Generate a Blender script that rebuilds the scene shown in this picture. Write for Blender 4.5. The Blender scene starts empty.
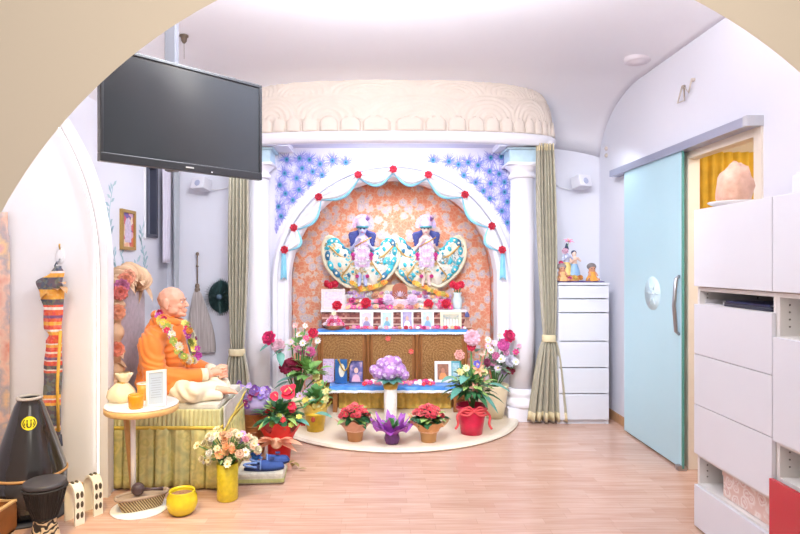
import bpy, bmesh, math, random
from mathutils import Vector, Matrix, Quaternion, noise
random.seed(7)
PI = math.pi
SC = bpy.context.scene
COL = SC.collection
F, CX, CY, H = 580.0, 378.0, 264.0, 1.37      # lens and eye height worked out from the photograph


def P(px, py, Y):
    return Vector(((px - CX) * Y / F, Y, H - (py - CY) * Y / F))


def PX(px, Y):
    return (px - CX) * Y / F


def PZ(py, Y):
    return H - (py - CY) * Y / F


def V(*a):
    return Vector(a)


# ------------------------------------------------------------------ materials
MATS = {}


def srgb(c):
    return tuple(((v / 255.0) / 12.92 if v / 255.0 <= 0.04045 else ((v / 255.0 + 0.055) / 1.055) ** 2.4) for v in c) + (1.0,)


def mat(name, rgb, rough=0.5, metal=0.0, var=0.06, scale=8.0, bump=0.0, bscale=40.0, spec=0.5, alpha=1.0,
        trans=0.0, emit=None, estr=0.0, coat=0.0, sheen=0.0, sub=0.0):
    """principled material whose colour is varied a little by procedural noise"""
    if name in MATS:
        return MATS[name]
    m = bpy.data.materials.new(name)
    m.use_nodes = True
    nt = m.node_tree
    b = nt.nodes['Principled BSDF']
    c = srgb(rgb)
    tc = nt.nodes.new('ShaderNodeTexCoord')
    if var > 0:
        n = nt.nodes.new('ShaderNodeTexNoise')
        n.inputs['Scale'].default_value = scale
        n.inputs['Detail'].default_value = 3
        nt.links.new(tc.outputs['Object'], n.inputs['Vector'])
        mx = nt.nodes.new('ShaderNodeMix')
        mx.data_type = 'RGBA'
        mx.inputs[6].default_value = tuple(max(0, v * (1 - var * 2)) for v in c[:3]) + (1,)
        mx.inputs[7].default_value = tuple(min(1, v * (1 + var * 2)) for v in c[:3]) + (1,)
        nt.links.new(n.outputs['Fac'], mx.inputs[0])
        nt.links.new(mx.outputs[2], b.inputs['Base Color'])
    else:
        b.inputs['Base Color'].default_value = c
    b.inputs['Roughness'].default_value = rough
    b.inputs['Metallic'].default_value = metal
    b.inputs['Specular IOR Level'].default_value = spec
    b.inputs['Transmission Weight'].default_value = trans
    b.inputs['Alpha'].default_value = alpha
    b.inputs['Coat Weight'].default_value = coat
    b.inputs['Sheen Weight'].default_value = sheen
    if sub:
        b.inputs['Subsurface Weight'].default_value = sub
        b.inputs['Subsurface Radius'].default_value = (0.02, 0.01, 0.006)
    if emit:
        b.inputs['Emission Color'].default_value = srgb(emit)
        b.inputs['Emission Strength'].default_value = estr
    if bump:
        n2 = nt.nodes.new('ShaderNodeTexNoise')
        n2.inputs['Scale'].default_value = bscale
        n2.inputs['Detail'].default_value = 4
        nt.links.new(tc.outputs['Object'], n2.inputs['Vector'])
        bp = nt.nodes.new('ShaderNodeBump')
        bp.inputs['Strength'].default_value = bump
        bp.inputs['Distance'].default_value = 0.01
        nt.links.new(n2.outputs['Fac'], bp.inputs['Height'])
        nt.links.new(bp.outputs['Normal'], b.inputs['Normal'])
    MATS[name] = m
    return m


def ramp_mat(name, build, rough=0.6, spec=0.4, bump=0.0, metal=0.0, coat=0.0):
    """material whose colour comes from a small node graph; build(nt, tc) returns (colour socket, height socket or None)"""
    if name in MATS:
        return MATS[name]
    m = bpy.data.materials.new(name)
    m.use_nodes = True
    nt = m.node_tree
    b = nt.nodes['Principled BSDF']
    tc = nt.nodes.new('ShaderNodeTexCoord')
    col, hgt = build(nt, tc)
    nt.links.new(col, b.inputs['Base Color'])
    b.inputs['Roughness'].default_value = rough
    b.inputs['Specular IOR Level'].default_value = spec
    b.inputs['Metallic'].default_value = metal
    b.inputs['Coat Weight'].default_value = coat
    if bump and hgt is not None:
        bp = nt.nodes.new('ShaderNodeBump')
        bp.inputs['Strength'].default_value = bump
        bp.inputs['Distance'].default_value = 0.01
        nt.links.new(hgt, bp.inputs['Height'])
        nt.links.new(bp.outputs['Normal'], b.inputs['Normal'])
    MATS[name] = m
    return m


def N(nt, t, **kw):
    n = nt.nodes.new(t)
    for k, v in kw.items():
        if k.startswith('i_'):
            n.inputs[k[2:].replace('_', ' ')].default_value = v
        else:
            setattr(n, k, v)
    return n


def ramp(nt, fac, stops, interp='LINEAR'):
    r = nt.nodes.new('ShaderNodeValToRGB')
    r.color_ramp.interpolation = interp
    e = r.color_ramp.elements
    e.remove(e[-1])
    e[0].position = stops[0][0]
    e[0].color = srgb(stops[0][1])
    for p, c in stops[1:]:
        e.new(p).color = srgb(c)
    nt.links.new(fac, r.inputs[0])
    return r.outputs[0]


def mixc(nt, fac, a, b):
    mx = nt.nodes.new('ShaderNodeMix')
    mx.data_type = 'RGBA'
    if isinstance(fac, float):
        mx.inputs[0].default_value = fac
    else:
        nt.links.new(fac, mx.inputs[0])
    for s, i in ((a, 6), (b, 7)):
        if isinstance(s, tuple):
            mx.inputs[i].default_value = srgb(s)
        else:
            nt.links.new(s, mx.inputs[i])
    return mx.outputs[2]


def math_(nt, op, a, b=None, c=None):
    n = nt.nodes.new('ShaderNodeMath')
    n.operation = op
    for i, s in enumerate((a, b, c)):
        if s is None:
            continue
        if isinstance(s, (int, float)):
            n.inputs[i].default_value = s
        else:
            nt.links.new(s, n.inputs[i])
    return n.outputs[0]


# ------------------------------------------------------------------ mesh builder
class MB:
    def __init__(self):
        self.bm = bmesh.new()
        self.mi = 0

    def _new(self, faces):
        for f in faces:
            f.material_index = self.mi
            f.smooth = True

    def box(self, c, s, rz=0.0, bev=0.0, rot=None):
        M = Matrix.Translation(Vector(c)) @ (rot.to_4x4() if rot is not None else Matrix.Rotation(rz, 4, 'Z')) @ Matrix.Diagonal((s[0], s[1], s[2], 1))
        r = bmesh.ops.create_cube(self.bm, size=1.0, matrix=M)
        fs = list({f for v in r['verts'] for f in v.link_faces})
        for f in fs:
            f.material_index = self.mi
            f.smooth = False
        if bev:
            es = list({e for v in r['verts'] for e in v.link_edges})
            bmesh.ops.bevel(self.bm, geom=es, offset=bev, segments=2, affect='EDGES', profile=0.6, material=-1)
        return self

    def bx(self, x0, x1, y0, y1, z0, z1, bev=0.0):
        return self.box(((x0 + x1) / 2, (y0 + y1) / 2, (z0 + z1) / 2), (abs(x1 - x0), abs(y1 - y0), abs(z1 - z0)), bev=bev)

    def lathe(self, prof, c=(0, 0, 0), seg=24, axis=None, squash=(1, 1), cap=True, wob=None):
        """prof: list of (radius, height)"""
        c = Vector(c)
        q = Vector((0, 0, 1)).rotation_difference(Vector(axis)) if axis is not None else Quaternion()
        rings = []
        for k, (r, h) in enumerate(prof):
            ring = []
            if r < 1e-6:
                rings.append([self.bm.verts.new(c + q @ Vector((0, 0, h)))])
                continue
            for i in range(seg):
                a = 2 * PI * i / seg
                rr = r * (wob(a, k / max(1, len(prof) - 1)) if wob else 1)
                ring.append(self.bm.verts.new(c + q @ Vector((rr * math.cos(a) * squash[0], rr * math.sin(a) * squash[1], h))))
            rings.append(ring)
        fs = []
        for a, b in zip(rings, rings[1:]):
            if len(a) == 1 and len(b) == 1:
                continue
            for i in range(seg):
                j = (i + 1) % seg
                if len(a) == 1:
                    fs.append(self.bm.faces.new((a[0], b[j], b[i])))
                elif len(b) == 1:
                    fs.append(self.bm.faces.new((a[i], a[j], b[0])))
                else:
                    fs.append(self.bm.faces.new((a[i], a[j], b[j], b[i])))
        if cap:
            if prof[0][0] > 1e-5:
                fs.append(self.bm.faces.new(rings[0][::-1]))
            if prof[-1][0] > 1e-5:
                fs.append(self.bm.faces.new(rings[-1]))
        self._new(fs)
        return self

    def ell(self, c, r, seg=16, rings=10, rot=None):
        M = Matrix.Translation(Vector(c))
        if rot is not None:
            M = M @ rot.to_4x4()
        M = M @ Matrix.Diagonal((r[0], r[1], r[2], 1))
        o = bmesh.ops.create_uvsphere(self.bm, u_segments=seg, v_segments=rings, radius=1.0, matrix=M)
        self._new({f for v in o['verts'] for f in v.link_faces})
        return self

    def ico(self, c, r, sub=2):
        M = Matrix.Translation(Vector(c)) @ Matrix.Diagonal((r[0], r[1], r[2], 1))
        o = bmesh.ops.create_icosphere(self.bm, subdivisions=sub, radius=1.0, matrix=M)
        self._new({f for v in o['verts'] for f in v.link_faces})
        return self

    def tube(self, pts, r, seg=8, cap=True, closed=False):
        pts = [Vector(p) for p in pts]
        n = len(pts)
        rad = r if isinstance(r, (list, tuple)) else [r] * n
        rings = []
        up = Vector((0, 0, 1))
        prevn = None
        for i, p in enumerate(pts):
            if closed:
                t = pts[(i + 1) % n] - pts[i - 1]
            else:
                t = pts[min(i + 1, n - 1)] - pts[max(i - 1, 0)]
            if t.length < 1e-9:
                t = Vector((0, 0, 1))
            t.normalize()
            if prevn is None:
                a = up if abs(t.dot(up)) < 0.9 else Vector((1, 0, 0))
                nn = (a - t * a.dot(t)).normalized()
            else:
                nn = prevn - t * prevn.dot(t)
                nn = nn.normalized() if nn.length > 1e-6 else t.orthogonal().normalized()
            prevn = nn
            bb = t.cross(nn)
            rings.append([self.bm.verts.new(p + (nn * math.cos(2 * PI * k / seg) + bb * math.sin(2 * PI * k / seg)) * rad[i]) for k in range(seg)])
        fs = []
        rr = list(zip(rings, rings[1:]))
        if closed:
            rr.append((rings[-1], rings[0]))
        for a, b in rr:
            for i in range(seg):
                j = (i + 1) % seg
                fs.append(self.bm.faces.new((a[i], a[j], b[j], b[i])))
        if cap and not closed:
            fs.append(self.bm.faces.new(rings[0][::-1]))
            fs.append(self.bm.faces.new(rings[-1]))
        self._new(fs)
        return self

    def cap(self, a, b, r0, r1, seg=14):
        """tapered capsule"""
        a, b = Vector(a), Vector(b)
        self.ico(a, (r0,) * 3, 2)
        self.ico(b, (r1,) * 3, 2)
        if (b - a).length > 1e-6:
            self.tube([a, b], [r0, r1], seg)
        return self

    def prism(self, poly, y0, y1, plane='XZ'):
        """polygon extruded; XZ: along Y, YZ: along X, XY: along Z"""
        def mk(u, v, w):
            return {'XZ': (u, w, v), 'YZ': (w, u, v), 'XY': (u, v, w)}[plane]
        a = [self.bm.verts.new(mk(u, v, y0)) for u, v in poly]
        b = [self.bm.verts.new(mk(u, v, y1)) for u, v in poly]
        fs = [self.bm.faces.new(a), self.bm.faces.new(b[::-1])]
        n = len(poly)
        for i in range(n):
            j = (i + 1) % n
            fs.append(self.bm.faces.new((a[i], b[i], b[j], a[j])))
        for f in fs:
            f.material_index = self.mi
        return self

    def grid(self, fn, nu, nv, thick=0.0, closed_u=False, smooth=True):
        """fn(u,v) -> point for u,v in 0..1; thick: a second skin behind"""
        nu_ = nu if closed_u else nu + 1
        vs = [[self.bm.verts.new(fn(i / nu, j / nv)) for j in range(nv + 1)] for i in range(nu_)]
        fs = []
        for i in range(nu):
            for j in range(nv):
                k = (i + 1) % nu_ if closed_u else i + 1
                fs.append(self.bm.faces.new((vs[i][j], vs[k][j], vs[k][j + 1], vs[i][j + 1])))
        self._new(fs)
        if not smooth:
            for f in fs:
                f.smooth = False
        if thick:
            bmesh.ops.recalc_face_normals(self.bm, faces=fs)
            bmesh.ops.solidify(self.bm, geom=fs, thickness=thick)
        return self

    def leaf(self, b, d, L, W, droop=0.3, fold=0.25, n=4):
        d = Vector(d).normalized()
        side = d.cross(Vector((0, 0, 1)))
        if side.length < 1e-3:
            side = Vector((1, 0, 0))
        side.normalize()
        nrm = side.cross(d).normalized()
        rows = []
        for i in range(n + 1):
            t = i / n
            w = W * 0.5 * (math.sin(PI * min(1, t ** 0.75)) ** 0.8 if 0 < t < 1 else 0.02)
            c = Vector(b) + d * (L * t) - Vector((0, 0, 1)) * (droop * L * t * t)
            rows.append([self.bm.verts.new(c - side * w + nrm * fold * w), self.bm.verts.new(c), self.bm.verts.new(c + side * w + nrm * fold * w)])
        fs = []
        for a, c in zip(rows, rows[1:]):
            fs.append(self.bm.faces.new((a[0], a[1], c[1], c[0])))
            fs.append(self.bm.faces.new((a[1], a[2], c[2], c[1])))
        self._new(fs)
        return self

    def mesh(self, name, mats):
        if not isinstance(mats, (list, tuple)):
            mats = [mats]
        bmesh.ops.recalc_face_normals(self.bm, faces=self.bm.faces)
        me = bpy.data.meshes.new(name)
        self.bm.to_mesh(me)
        self.bm.free()
        for m in mats:
            me.materials.append(m)
        return me

    def build(self, name, mats, parent=None, local=False):
        """top level: the origin goes to the middle of the base.  Under a parent: built in world space unless local."""
        me = self.mesh(name, mats)
        o = bpy.data.objects.new(name, me)
        COL.objects.link(o)
        if parent is None:
            xs = [v.co for v in me.vertices]
            c = Vector(((min(v.x for v in xs) + max(v.x for v in xs)) / 2, (min(v.y for v in xs) + max(v.y for v in xs)) / 2, min(v.z for v in xs)))
            me.transform(Matrix.Translation(-c))
            o.location = c
        else:
            if not local:
                me.transform(world_of(parent).inverted())
            o.parent = parent
        return o


def curve(pts, n=6):
    """smooth line through the points"""
    pts = [Vector(p) for p in pts]
    q = [pts[0] * 2 - pts[1]] + pts + [pts[-1] * 2 - pts[-2]]
    out = []
    for i in range(1, len(q) - 2):
        a, b, c, d = q[i - 1:i + 3]
        for k in range(n):
            u = k / n
            out.append(.5 * (2 * b + (c - a) * u + (2 * a - 5 * b + 4 * c - d) * u * u + (3 * b - a - 3 * c + d) * u ** 3))
    return out + [pts[-1]]


def world_of(o):
    m = Matrix.LocRotScale(o.location, o.rotation_euler, o.scale)
    return world_of(o.parent) @ m if o.parent else m


def thing(name, label, cat, loc=(0, 0, 0), rz=0.0, group=None):
    o = bpy.data.objects.new(name, None)
    o.empty_display_size = 0.05
    COL.objects.link(o)
    o.location = loc
    o.rotation_euler = (0, 0, rz)
    return tag(o, label, cat, group)


def tag(o, label, cat, group=None, kind=None):
    o['label'] = label
    o['category'] = cat
    if group:
        o['group'] = group
    if kind:
        o['kind'] = kind
    return o


def struct(o):
    o['kind'] = 'structure'
    return o


def remesh(o, vox, smooth=4, fold=None):
    """join overlapping closed pieces of one mesh into one continuous skin"""
    m = o.modifiers.new('r', 'REMESH')
    m.mode = 'VOXEL'
    m.voxel_size = vox
    m.use_smooth_shade = True
    s = o.modifiers.new('s', 'SMOOTH')
    s.factor = 0.5
    s.iterations = smooth
    dg = bpy.context.evaluated_depsgraph_get()
    me = bpy.data.meshes.new_from_object(o.evaluated_get(dg))
    mats = [x for x in o.data.materials]
    o.modifiers.clear()
    old = o.data
    o.data = me
    me.name = old.name
    me.materials.clear()
    for x in mats:
        me.materials.append(x)
    bpy.data.meshes.remove(old)
    if fold:
        me.update()
        nr = [v.normal.copy() for v in me.vertices]
        for v, n in zip(me.vertices, nr):
            v.co += n * fold(v.co)
    for p in me.polygons:
        p.use_smooth = True
    return o


# ------------------------------------------------------------------ blooms
BM = {}
GREEN = lambda: mat('leaf_green', (92, 150, 84), 0.45, var=0.22, scale=30)
DKGREEN = lambda: mat('leaf_dark_green', (58, 112, 72), 0.4, var=0.2, scale=30)
LTGREEN = lambda: mat('leaf_light_green', (160, 195, 110), 0.45, var=0.15, scale=30)
TEALGREEN = lambda: mat('leaf_blue_green', (96, 160, 145), 0.4, var=0.15, scale=30)


def petal(mb, az, tilt, L, W, cup, base=0.05, n=4, m=4, z0=0.0, tip=0.0):
    """one cupped petal; tilt 0 = flat, 90 = upright"""
    ca, sa = math.cos(az), math.sin(az)

    def fn(u, v):
        t = v
        s = (u - 0.5) * 2
        w = W * 0.5 * (0.25 + 0.75 * math.sin(PI * min(1.0, 0.12 + 0.74 * t)) if t < 0.999 else 0.55 - tip)
        ang = tilt * (1 - cup * t)
        r = base + L * t * math.cos(ang)
        z = z0 + L * t * math.sin(ang) + cup * 0.25 * L * s * s * 0.6
        y = s * w
        r2 = r - 0.12 * L * s * s
        return Vector((ca * r2 - sa * y, sa * r2 + ca * y, z))
    mb.grid(fn, n, m)


def bloom_mesh(kind, rgb, rgb2=None):
    key = (kind, rgb, rgb2)
    if key in BM:
        return BM[key]
    nm = '%d_%d_%d' % rgb
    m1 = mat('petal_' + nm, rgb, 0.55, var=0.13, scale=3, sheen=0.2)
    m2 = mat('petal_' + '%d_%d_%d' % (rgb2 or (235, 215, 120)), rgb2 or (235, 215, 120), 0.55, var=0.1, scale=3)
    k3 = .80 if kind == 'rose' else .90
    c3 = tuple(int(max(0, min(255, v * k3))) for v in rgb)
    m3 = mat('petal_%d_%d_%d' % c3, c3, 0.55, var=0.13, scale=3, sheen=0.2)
    mb = MB()
    if kind == 'rose':
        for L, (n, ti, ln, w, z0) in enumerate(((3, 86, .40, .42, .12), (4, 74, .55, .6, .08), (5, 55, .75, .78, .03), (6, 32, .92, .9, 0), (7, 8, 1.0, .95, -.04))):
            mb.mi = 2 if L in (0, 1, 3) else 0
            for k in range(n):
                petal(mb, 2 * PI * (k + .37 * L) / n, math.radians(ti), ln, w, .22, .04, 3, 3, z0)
        mb.ell((0, 0, .25), (.22, .22, .3), 8, 6)
    elif kind == 'peony':
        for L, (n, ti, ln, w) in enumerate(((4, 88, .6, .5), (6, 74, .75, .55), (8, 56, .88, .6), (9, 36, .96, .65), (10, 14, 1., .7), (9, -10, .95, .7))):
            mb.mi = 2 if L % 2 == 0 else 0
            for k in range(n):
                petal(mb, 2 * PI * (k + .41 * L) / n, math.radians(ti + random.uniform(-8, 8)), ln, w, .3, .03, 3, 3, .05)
    elif kind == 'daisy':
        for k in range(9):
            petal(mb, 2 * PI * k / 9, math.radians(16), .95, .55, .4, .1, 2, 3)
        mb.mi = 1
        mb.ell((0, 0, .1), (.3, .3, .2), 8, 6)
    elif kind == 'small':
        for L, (n, ti, ln) in enumerate(((4, 60, .7), (6, 20, 1.0))):
            for k in range(n):
                petal(mb, 2 * PI * (k + .4 * L) / n, math.radians(ti), ln, .85, .25, .05, 2, 2)
        mb.mi = 1
        mb.ell((0, 0, .15), (.15, .15, .22), 6, 5)
    elif kind == 'lily':
        for k in range(6):
            petal(mb, 2 * PI * k / 6, math.radians(48), 1.2, .42, .75, .06, 2, 4, tip=.5)
        mb.mi = 1
        for k in range(4):
            a = 2 * PI * k / 4
            mb.tube([(0, 0, 0), (.12 * math.cos(a), .12 * math.sin(a), .45), (.3 * math.cos(a), .3 * math.sin(a), .8)], .025, 5)
    elif kind == 'anthurium':
        def fn(u, v):
            a = 2 * PI * u
            rr = v * (0.62 + .32 * math.cos(a) + .1 * abs(math.sin(a)) - .12 * max(0, -math.cos(a)) ** 3)
            return Vector((rr * math.cos(a) + .1, rr * math.sin(a) * 1.25, .16 * v * v + .05 * math.sin(3 * a) * v))
        mb.grid(fn, 22, 4, closed_u=True, thick=.02)
        mb.mi = 1
        mb.tube([(0, 0, 0), (.12, 0, .2), (.3, 0, .45), (.38, 0, .6)], [.05, .075, .06, .02], 8)
    elif kind == 'viola':
        for k, (az, ln, w) in enumerate(((60, .9, .9), (120, .9, .9), (10, .85, .8), (170, .85, .8), (270, 1., 1.1))):
            petal(mb, math.radians(az), math.radians(10 + 3 * k), ln, w, .3, .05, 3, 3)
        mb.mi = 1
        mb.ell((0, 0, .08), (.16, .16, .12), 6, 5)
    elif kind == 'hydrangea':
        for i in range(46):
            z = 1 - 1.75 * (i + .5) / 46
            a = i * 2.39996
            r = math.sqrt(max(0, 1 - z * z))
            d = Vector((r * math.cos(a), r * math.sin(a), z))
            q = Vector((0, 0, 1)).rotation_difference(d)
            for k in range(4):
                aa = 2 * PI * k / 4 + i
                c = d * .86
                p = [c + q @ Vector((math.cos(aa) * x - math.sin(aa) * y, math.sin(aa) * x + math.cos(aa) * y, zz)) for x, y, zz in ((0, 0, 0), (.16, -.12, .05), (.27, 0, .03), (.16, .12, .05))]
                f = mb.bm.faces.new([mb.bm.verts.new(x) for x in p])
                f.smooth = True
                f.material_index = 0 if (i % 3) else 1
        mb.ell((0, 0, 0), (.78, .78, .78), 10, 8)
    elif kind == 'tuft':       # a ragged carnation like head
        for i in range(60):
            z = 1 - 1.5 * (i + .5) / 60
            a = i * 2.39996
            r = math.sqrt(max(0, 1 - z * z))
            d = Vector((r * math.cos(a), r * math.sin(a), z))
            mb.leaf(d * .25, d, .75, .38, random.uniform(-.1, .2), .4, 2)
        mb.ell((0, 0, 0), (.5, .5, .5), 8, 6)
    BM[key] = mb.mesh('bloom', [m1, m2, m3])
    return BM[key]


def bloom(parent, pos, r, kind, rgb, rgb2=None, d=None, name='blossom', roll=None):
    """a blossom; child of parent (world position given) or a top level thing"""
    o = bpy.data.objects.new(name, bloom_mesh(kind, rgb, rgb2))
    COL.objects.link(o)
    d = Vector(d if d is not None else (random.uniform(-.5, .5), -.8, random.uniform(.3, .9))).normalized()
    q = Vector((0, 0, 1)).rotation_difference(d) @ Quaternion((0, 0, 1), random.uniform(0, 6) if roll is None else roll)
    Mw = Matrix.LocRotScale(Vector(pos), q, Vector((r, r, r)))
    if parent is not None:
        o.parent = parent
        Mw = world_of(parent).inverted() @ Mw
    l, q2, s = Mw.decompose()
    o.location, o.rotation_euler, o.scale = l, q2.to_euler(), s
    return o


def foliage(mb, c, rad, n, L, W, droop=.35, up=.2, hemi=True):
    """n leaves spread over an ellipsoid"""
    c = Vector(c)
    for i in range(n):
        z = random.uniform(-.2 if hemi else -1, 1)
        a = random.uniform(0, 2 * PI)
        r = math.sqrt(1 - z * z)
        d = Vector((r * math.cos(a), r * math.sin(a), z))
        k = random.uniform(.15, .75)
        b = c + Vector((d.x * rad[0] * k, d.y * rad[1] * k, d.z * rad[2] * k))
        l = L * random.uniform(.7, 1.2)
        mb.leaf(b, d + Vector((0, 0, up)), l, W * random.uniform(.8, 1.2), droop)


def collar(mb, c, r0, r1, h, n=22, rows=5, amp=.22, ph=0.0, spikes=6):
    """crinkled wrapping sheet flaring upwards from a pot"""
    c = Vector(c)

    def fn(u, v):
        a = 2 * PI * u
        t = v
        r = r0 + (r1 - r0) * t ** 1.3
        z = h * t
        w = amp * t * (math.sin(spikes * a + ph) + .5 * math.sin(2.3 * spikes * a + 1.7 + ph))
        rr = r * (1 + .35 * w)
        return c + Vector((rr * math.cos(a), rr * math.sin(a), z * (1 + .75 * w) - .25 * (r1 - r0) * t * t))
    mb.grid(fn, n * 3, rows, closed_u=True)
    return mb
# ================================================================== THE ROOM
def floor_build(nt, tc):
    mp = N(nt, 'ShaderNodeMapping')
    nt.links.new(tc.outputs['Object'], mp.inputs['Vector'])
    br = N(nt, 'ShaderNodeTexBrick', offset=0.37, offset_frequency=2, squash=1.3, squash_frequency=3)
    br.inputs['Color1'].default_value = srgb((208, 168, 150))
    br.inputs['Color2'].default_value = srgb((184, 136, 116))
    br.inputs['Mortar'].default_value = srgb((166, 124, 104))
    br.inputs['Scale'].default_value = 1.0
    br.inputs['Mortar Size'].default_value = 0.0012
    br.inputs['Brick Width'].default_value = 0.36
    br.inputs['Row Height'].default_value = 0.066
    br.inputs['Bias'].default_value = -0.15
    nt.links.new(mp.outputs[0], br.inputs['Vector'])
    mp2 = N(nt, 'ShaderNodeMapping')
    mp2.inputs['Scale'].default_value = (2.5, 40, 1)
    nt.links.new(tc.outputs['Object'], mp2.inputs['Vector'])
    n = N(nt, 'ShaderNodeTexNoise', i_Scale=1.5, i_Detail=5.0)
    nt.links.new(mp2.outputs[0], n.inputs['Vector'])
    g = ramp(nt, n.outputs['Fac'], [(.3, (194, 150, 130)), (.7, (226, 198, 180))])
    c = mixc(nt, .45, br.outputs['Color'], g)
    return c, None


M_FLOOR = ramp_mat('laminate_strip_floor', floor_build, rough=.24, spec=.5)
M_WALL = mat('lilac_white_wall_paint', (230, 230, 240), .8, var=.012, scale=2)
M_CEIL = mat('ceiling_paint', (233, 231, 237), .85, var=.012, scale=2)
M_CREAM = mat('cream_wall_paint', (230, 216, 198), .8, var=.012, scale=2)
M_WHITE = mat('white_paint', (240, 238, 242), .55, var=.01)
M_STUCCO = mat('white_stucco_gloss', (238, 236, 244), .45, var=.01)
M_BASE = mat('oak_baseboard', (196, 152, 112), .45, var=.12, scale=25)
M_LACQ = mat('white_lacquer', (224, 225, 234), .3, var=.006)
M_STEEL = mat('brushed_steel', (176, 176, 182), .32, metal=1.0, var=.04)
M_ALU = mat('satin_aluminium', (182, 186, 206), .4, metal=.7, var=.03)
M_BLACK = mat('black_plastic', (30, 30, 33), .4, var=.05)
M_GOLDM = mat('gold_metal', (212, 170, 84), .35, metal=.7, var=.08)
M_LED = mat('led_strip_light', (255, 255, 255), .5, var=0, emit=(255, 252, 250), estr=3.0)
M_LEDC = mat('cool_led_strip_light', (255, 255, 255), .5, var=0, emit=(226, 232, 255), estr=5.0)

# floor
mb = MB()
mb.bx(-3.0, 3.6, -1.5, 6.3, -.1, 0)
struct(mb.build('floor', M_FLOOR))

XL, XR, YB = -1.98, 2.08, 5.45
A0 = .137                                    # middle of the shrine


def sstep(t):
    t = max(0.0, min(1.0, t))
    return t * t * (3 - 2 * t)


def ceil_z(x, y):
    z = 2.93
    k = sstep((y - 3.3) / .5)
    t = max(0, min(1, (-1.25 - x) / (-1.25 - XL)))
    z -= k * .5 * (1 - math.sqrt(1 - t * t * .998))
    t = max(0, min(1, (x - 1.5) / .6))
    z -= .09 * t * t
    t = max(0, min(1, (y - 4.6) / .86))
    z -= .55 * (1 - math.sqrt(1 - t * t * .998)) * (1 if abs(x - A0) > 0 else 1)
    return z


mb = MB()
mb.grid(lambda u, v: V(-2.95 + 5.05 * u, 1.55 + 3.92 * v, ceil_z(-2.95 + 5.05 * u, 1.55 + 3.92 * v)), 70, 60)
geo = mb.bm.faces[:]
ext = bmesh.ops.extrude_face_region(mb.bm, geom=geo)
for e in ext['geom']:
    if isinstance(e, bmesh.types.BMVert):
        e.co.z = 3.3
struct(mb.build('ceiling', M_CEIL))

# left wall with its window opening
WY0, WY1, WZ0, WZ1 = 4.93, 5.17, 1.60, 2.24
mb = MB()
mb.bx(XL - .12, XL, 3.502, WY0, 0, 2.75)
mb.bx(XL - .12, XL, WY1, 5.55, 0, 2.75)
mb.bx(XL - .12, XL, WY0, WY1, 0, WZ0)
mb.bx(XL - .12, XL, WY0, WY1, WZ1, 2.75)
struct(mb.build('wall_left', M_WALL))
mb = MB()
mb.bx(-2.95, -2.83, 1.5, 3.6, 0, 3.0)
mb.bx(-2.95, XL - .12, 3.502, 3.6, 0, 3.0)
struct(mb.build('wall_recess', M_WALL))

# back wall, left and right of the shrine niche
mb = MB()
mb.bx(XL, A0 - 1.1, YB, YB + .1, 0, 2.62)
mb.bx(A0 + 1.1, XR, YB, YB + .1, 0, 2.62)
mb.bx(A0 - 1.1, A0 + 1.1, YB, YB + .1, 2.3, 2.62)
struct(mb.build('wall_back', M_WALL))

# right wall with doorway
DY0, DY1, DZ = 3.16, 3.90, 2.105
mb = MB()
mb.bx(XR, XR + .06, 1.5, DY0, 0, 2.95)
mb.bx(XR, XR + .06, DY1, 5.55, 0, 2.95)
mb.bx(XR, XR + .06, DY0, DY1, DZ, 2.95)
struct(mb.build('wall_right', M_WALL))
# frame of the doorway
mb = MB()
mb.bx(XR - .012, XR + .065, DY1 - .035, DY1 + .03, 0, DZ + .03, .003)
mb.bx(XR - .012, XR + .065, DY0 - .03, DY0 + .035, 0, DZ + .03, .003)
mb.bx(XR - .012, XR + .065, DY0 + .035, DY1 - .035, DZ - .035, DZ + .03, .003)
struct(mb.build('trim_1', mat('cream_door_frame', (234, 222, 206), .5, var=.01)))
# the side room behind the doorway
mb = MB()
mb.bx(3.3, 3.4, 2.5, 4.4, 0, 2.45)
mb.bx(XR + .06, 3.4, 4.3, 4.4, 0, 2.45)
mb.bx(XR + .06, 3.4, 2.4, 2.5, 0, 2.45)
mb.bx(XR + .06, 3.4, 2.4, 4.4, 2.45, 2.55)
struct(mb.build('wall_side_room', M_CREAM))

# baseboards
mb = MB()
mb.bx(XR - .014, XR, DY1 + .032, YB, 0, .075, .002)
mb.bx(XR - .014, XR, 1.85, DY0 - .032, 0, .075, .002)
struct(mb.build('baseboard_right', M_BASE))
mb = MB()
mb.bx(A0 + 1.3, XR - .015, YB - .014, YB, 0, .075, .002)
mb.bx(XL + .015, A0 - 1.3, YB - .014, YB, 0, .075, .002)
struct(mb.build('baseboard_back', M_BASE))
mb = MB()
mb.bx(XL, XL + .014, 3.66, YB - .014, 0, .075, .002)
struct(mb.build('baseboard_left', M_BASE))

# the wide cream arch the camera looks through
AX, AZ, AR = .242, .765, 1.605
mb = MB()


def arch_outline(r):
    return [(-2.95, 0), (AX - r, 0)] + [(AX - r * math.cos(PI * i / 96), AZ + r * math.sin(PI * i / 96)) for i in range(97)] + [(AX + r, 0), (3.0, 0), (3.0, 3.3), (-2.95, 3.3)]


fr_ = [mb.bm.verts.new((x, 1.80, z)) for x, z in arch_outline(AR)]          # splayed reveal: wider at the back
bk_ = [mb.bm.verts.new((x, 1.92, z)) for x, z in arch_outline(AR + .16)]
mb.bm.faces.new(fr_)
mb.bm.faces.new(bk_[::-1])
for i in range(len(fr_)):
    j = (i + 1) % len(fr_)
    mb.bm.faces.new((fr_[i], bk_[i], bk_[j], fr_[j]))
struct(mb.build('wall_front', M_CREAM))

# ------------------------------------------------------------------ arched recess on the left, lit from its rim
CXa, CZa, CR, YA = -3.295, 1.33, 1.70, 3.42


def alc(r, a):
    return (CXa + r * math.cos(a), CZa + r * math.sin(a))


def alc_path(r, n=30, amax=.96):
    return [(CXa + r, 0)] + [alc(r, amax * i / n) for i in range(n + 1)]


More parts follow.
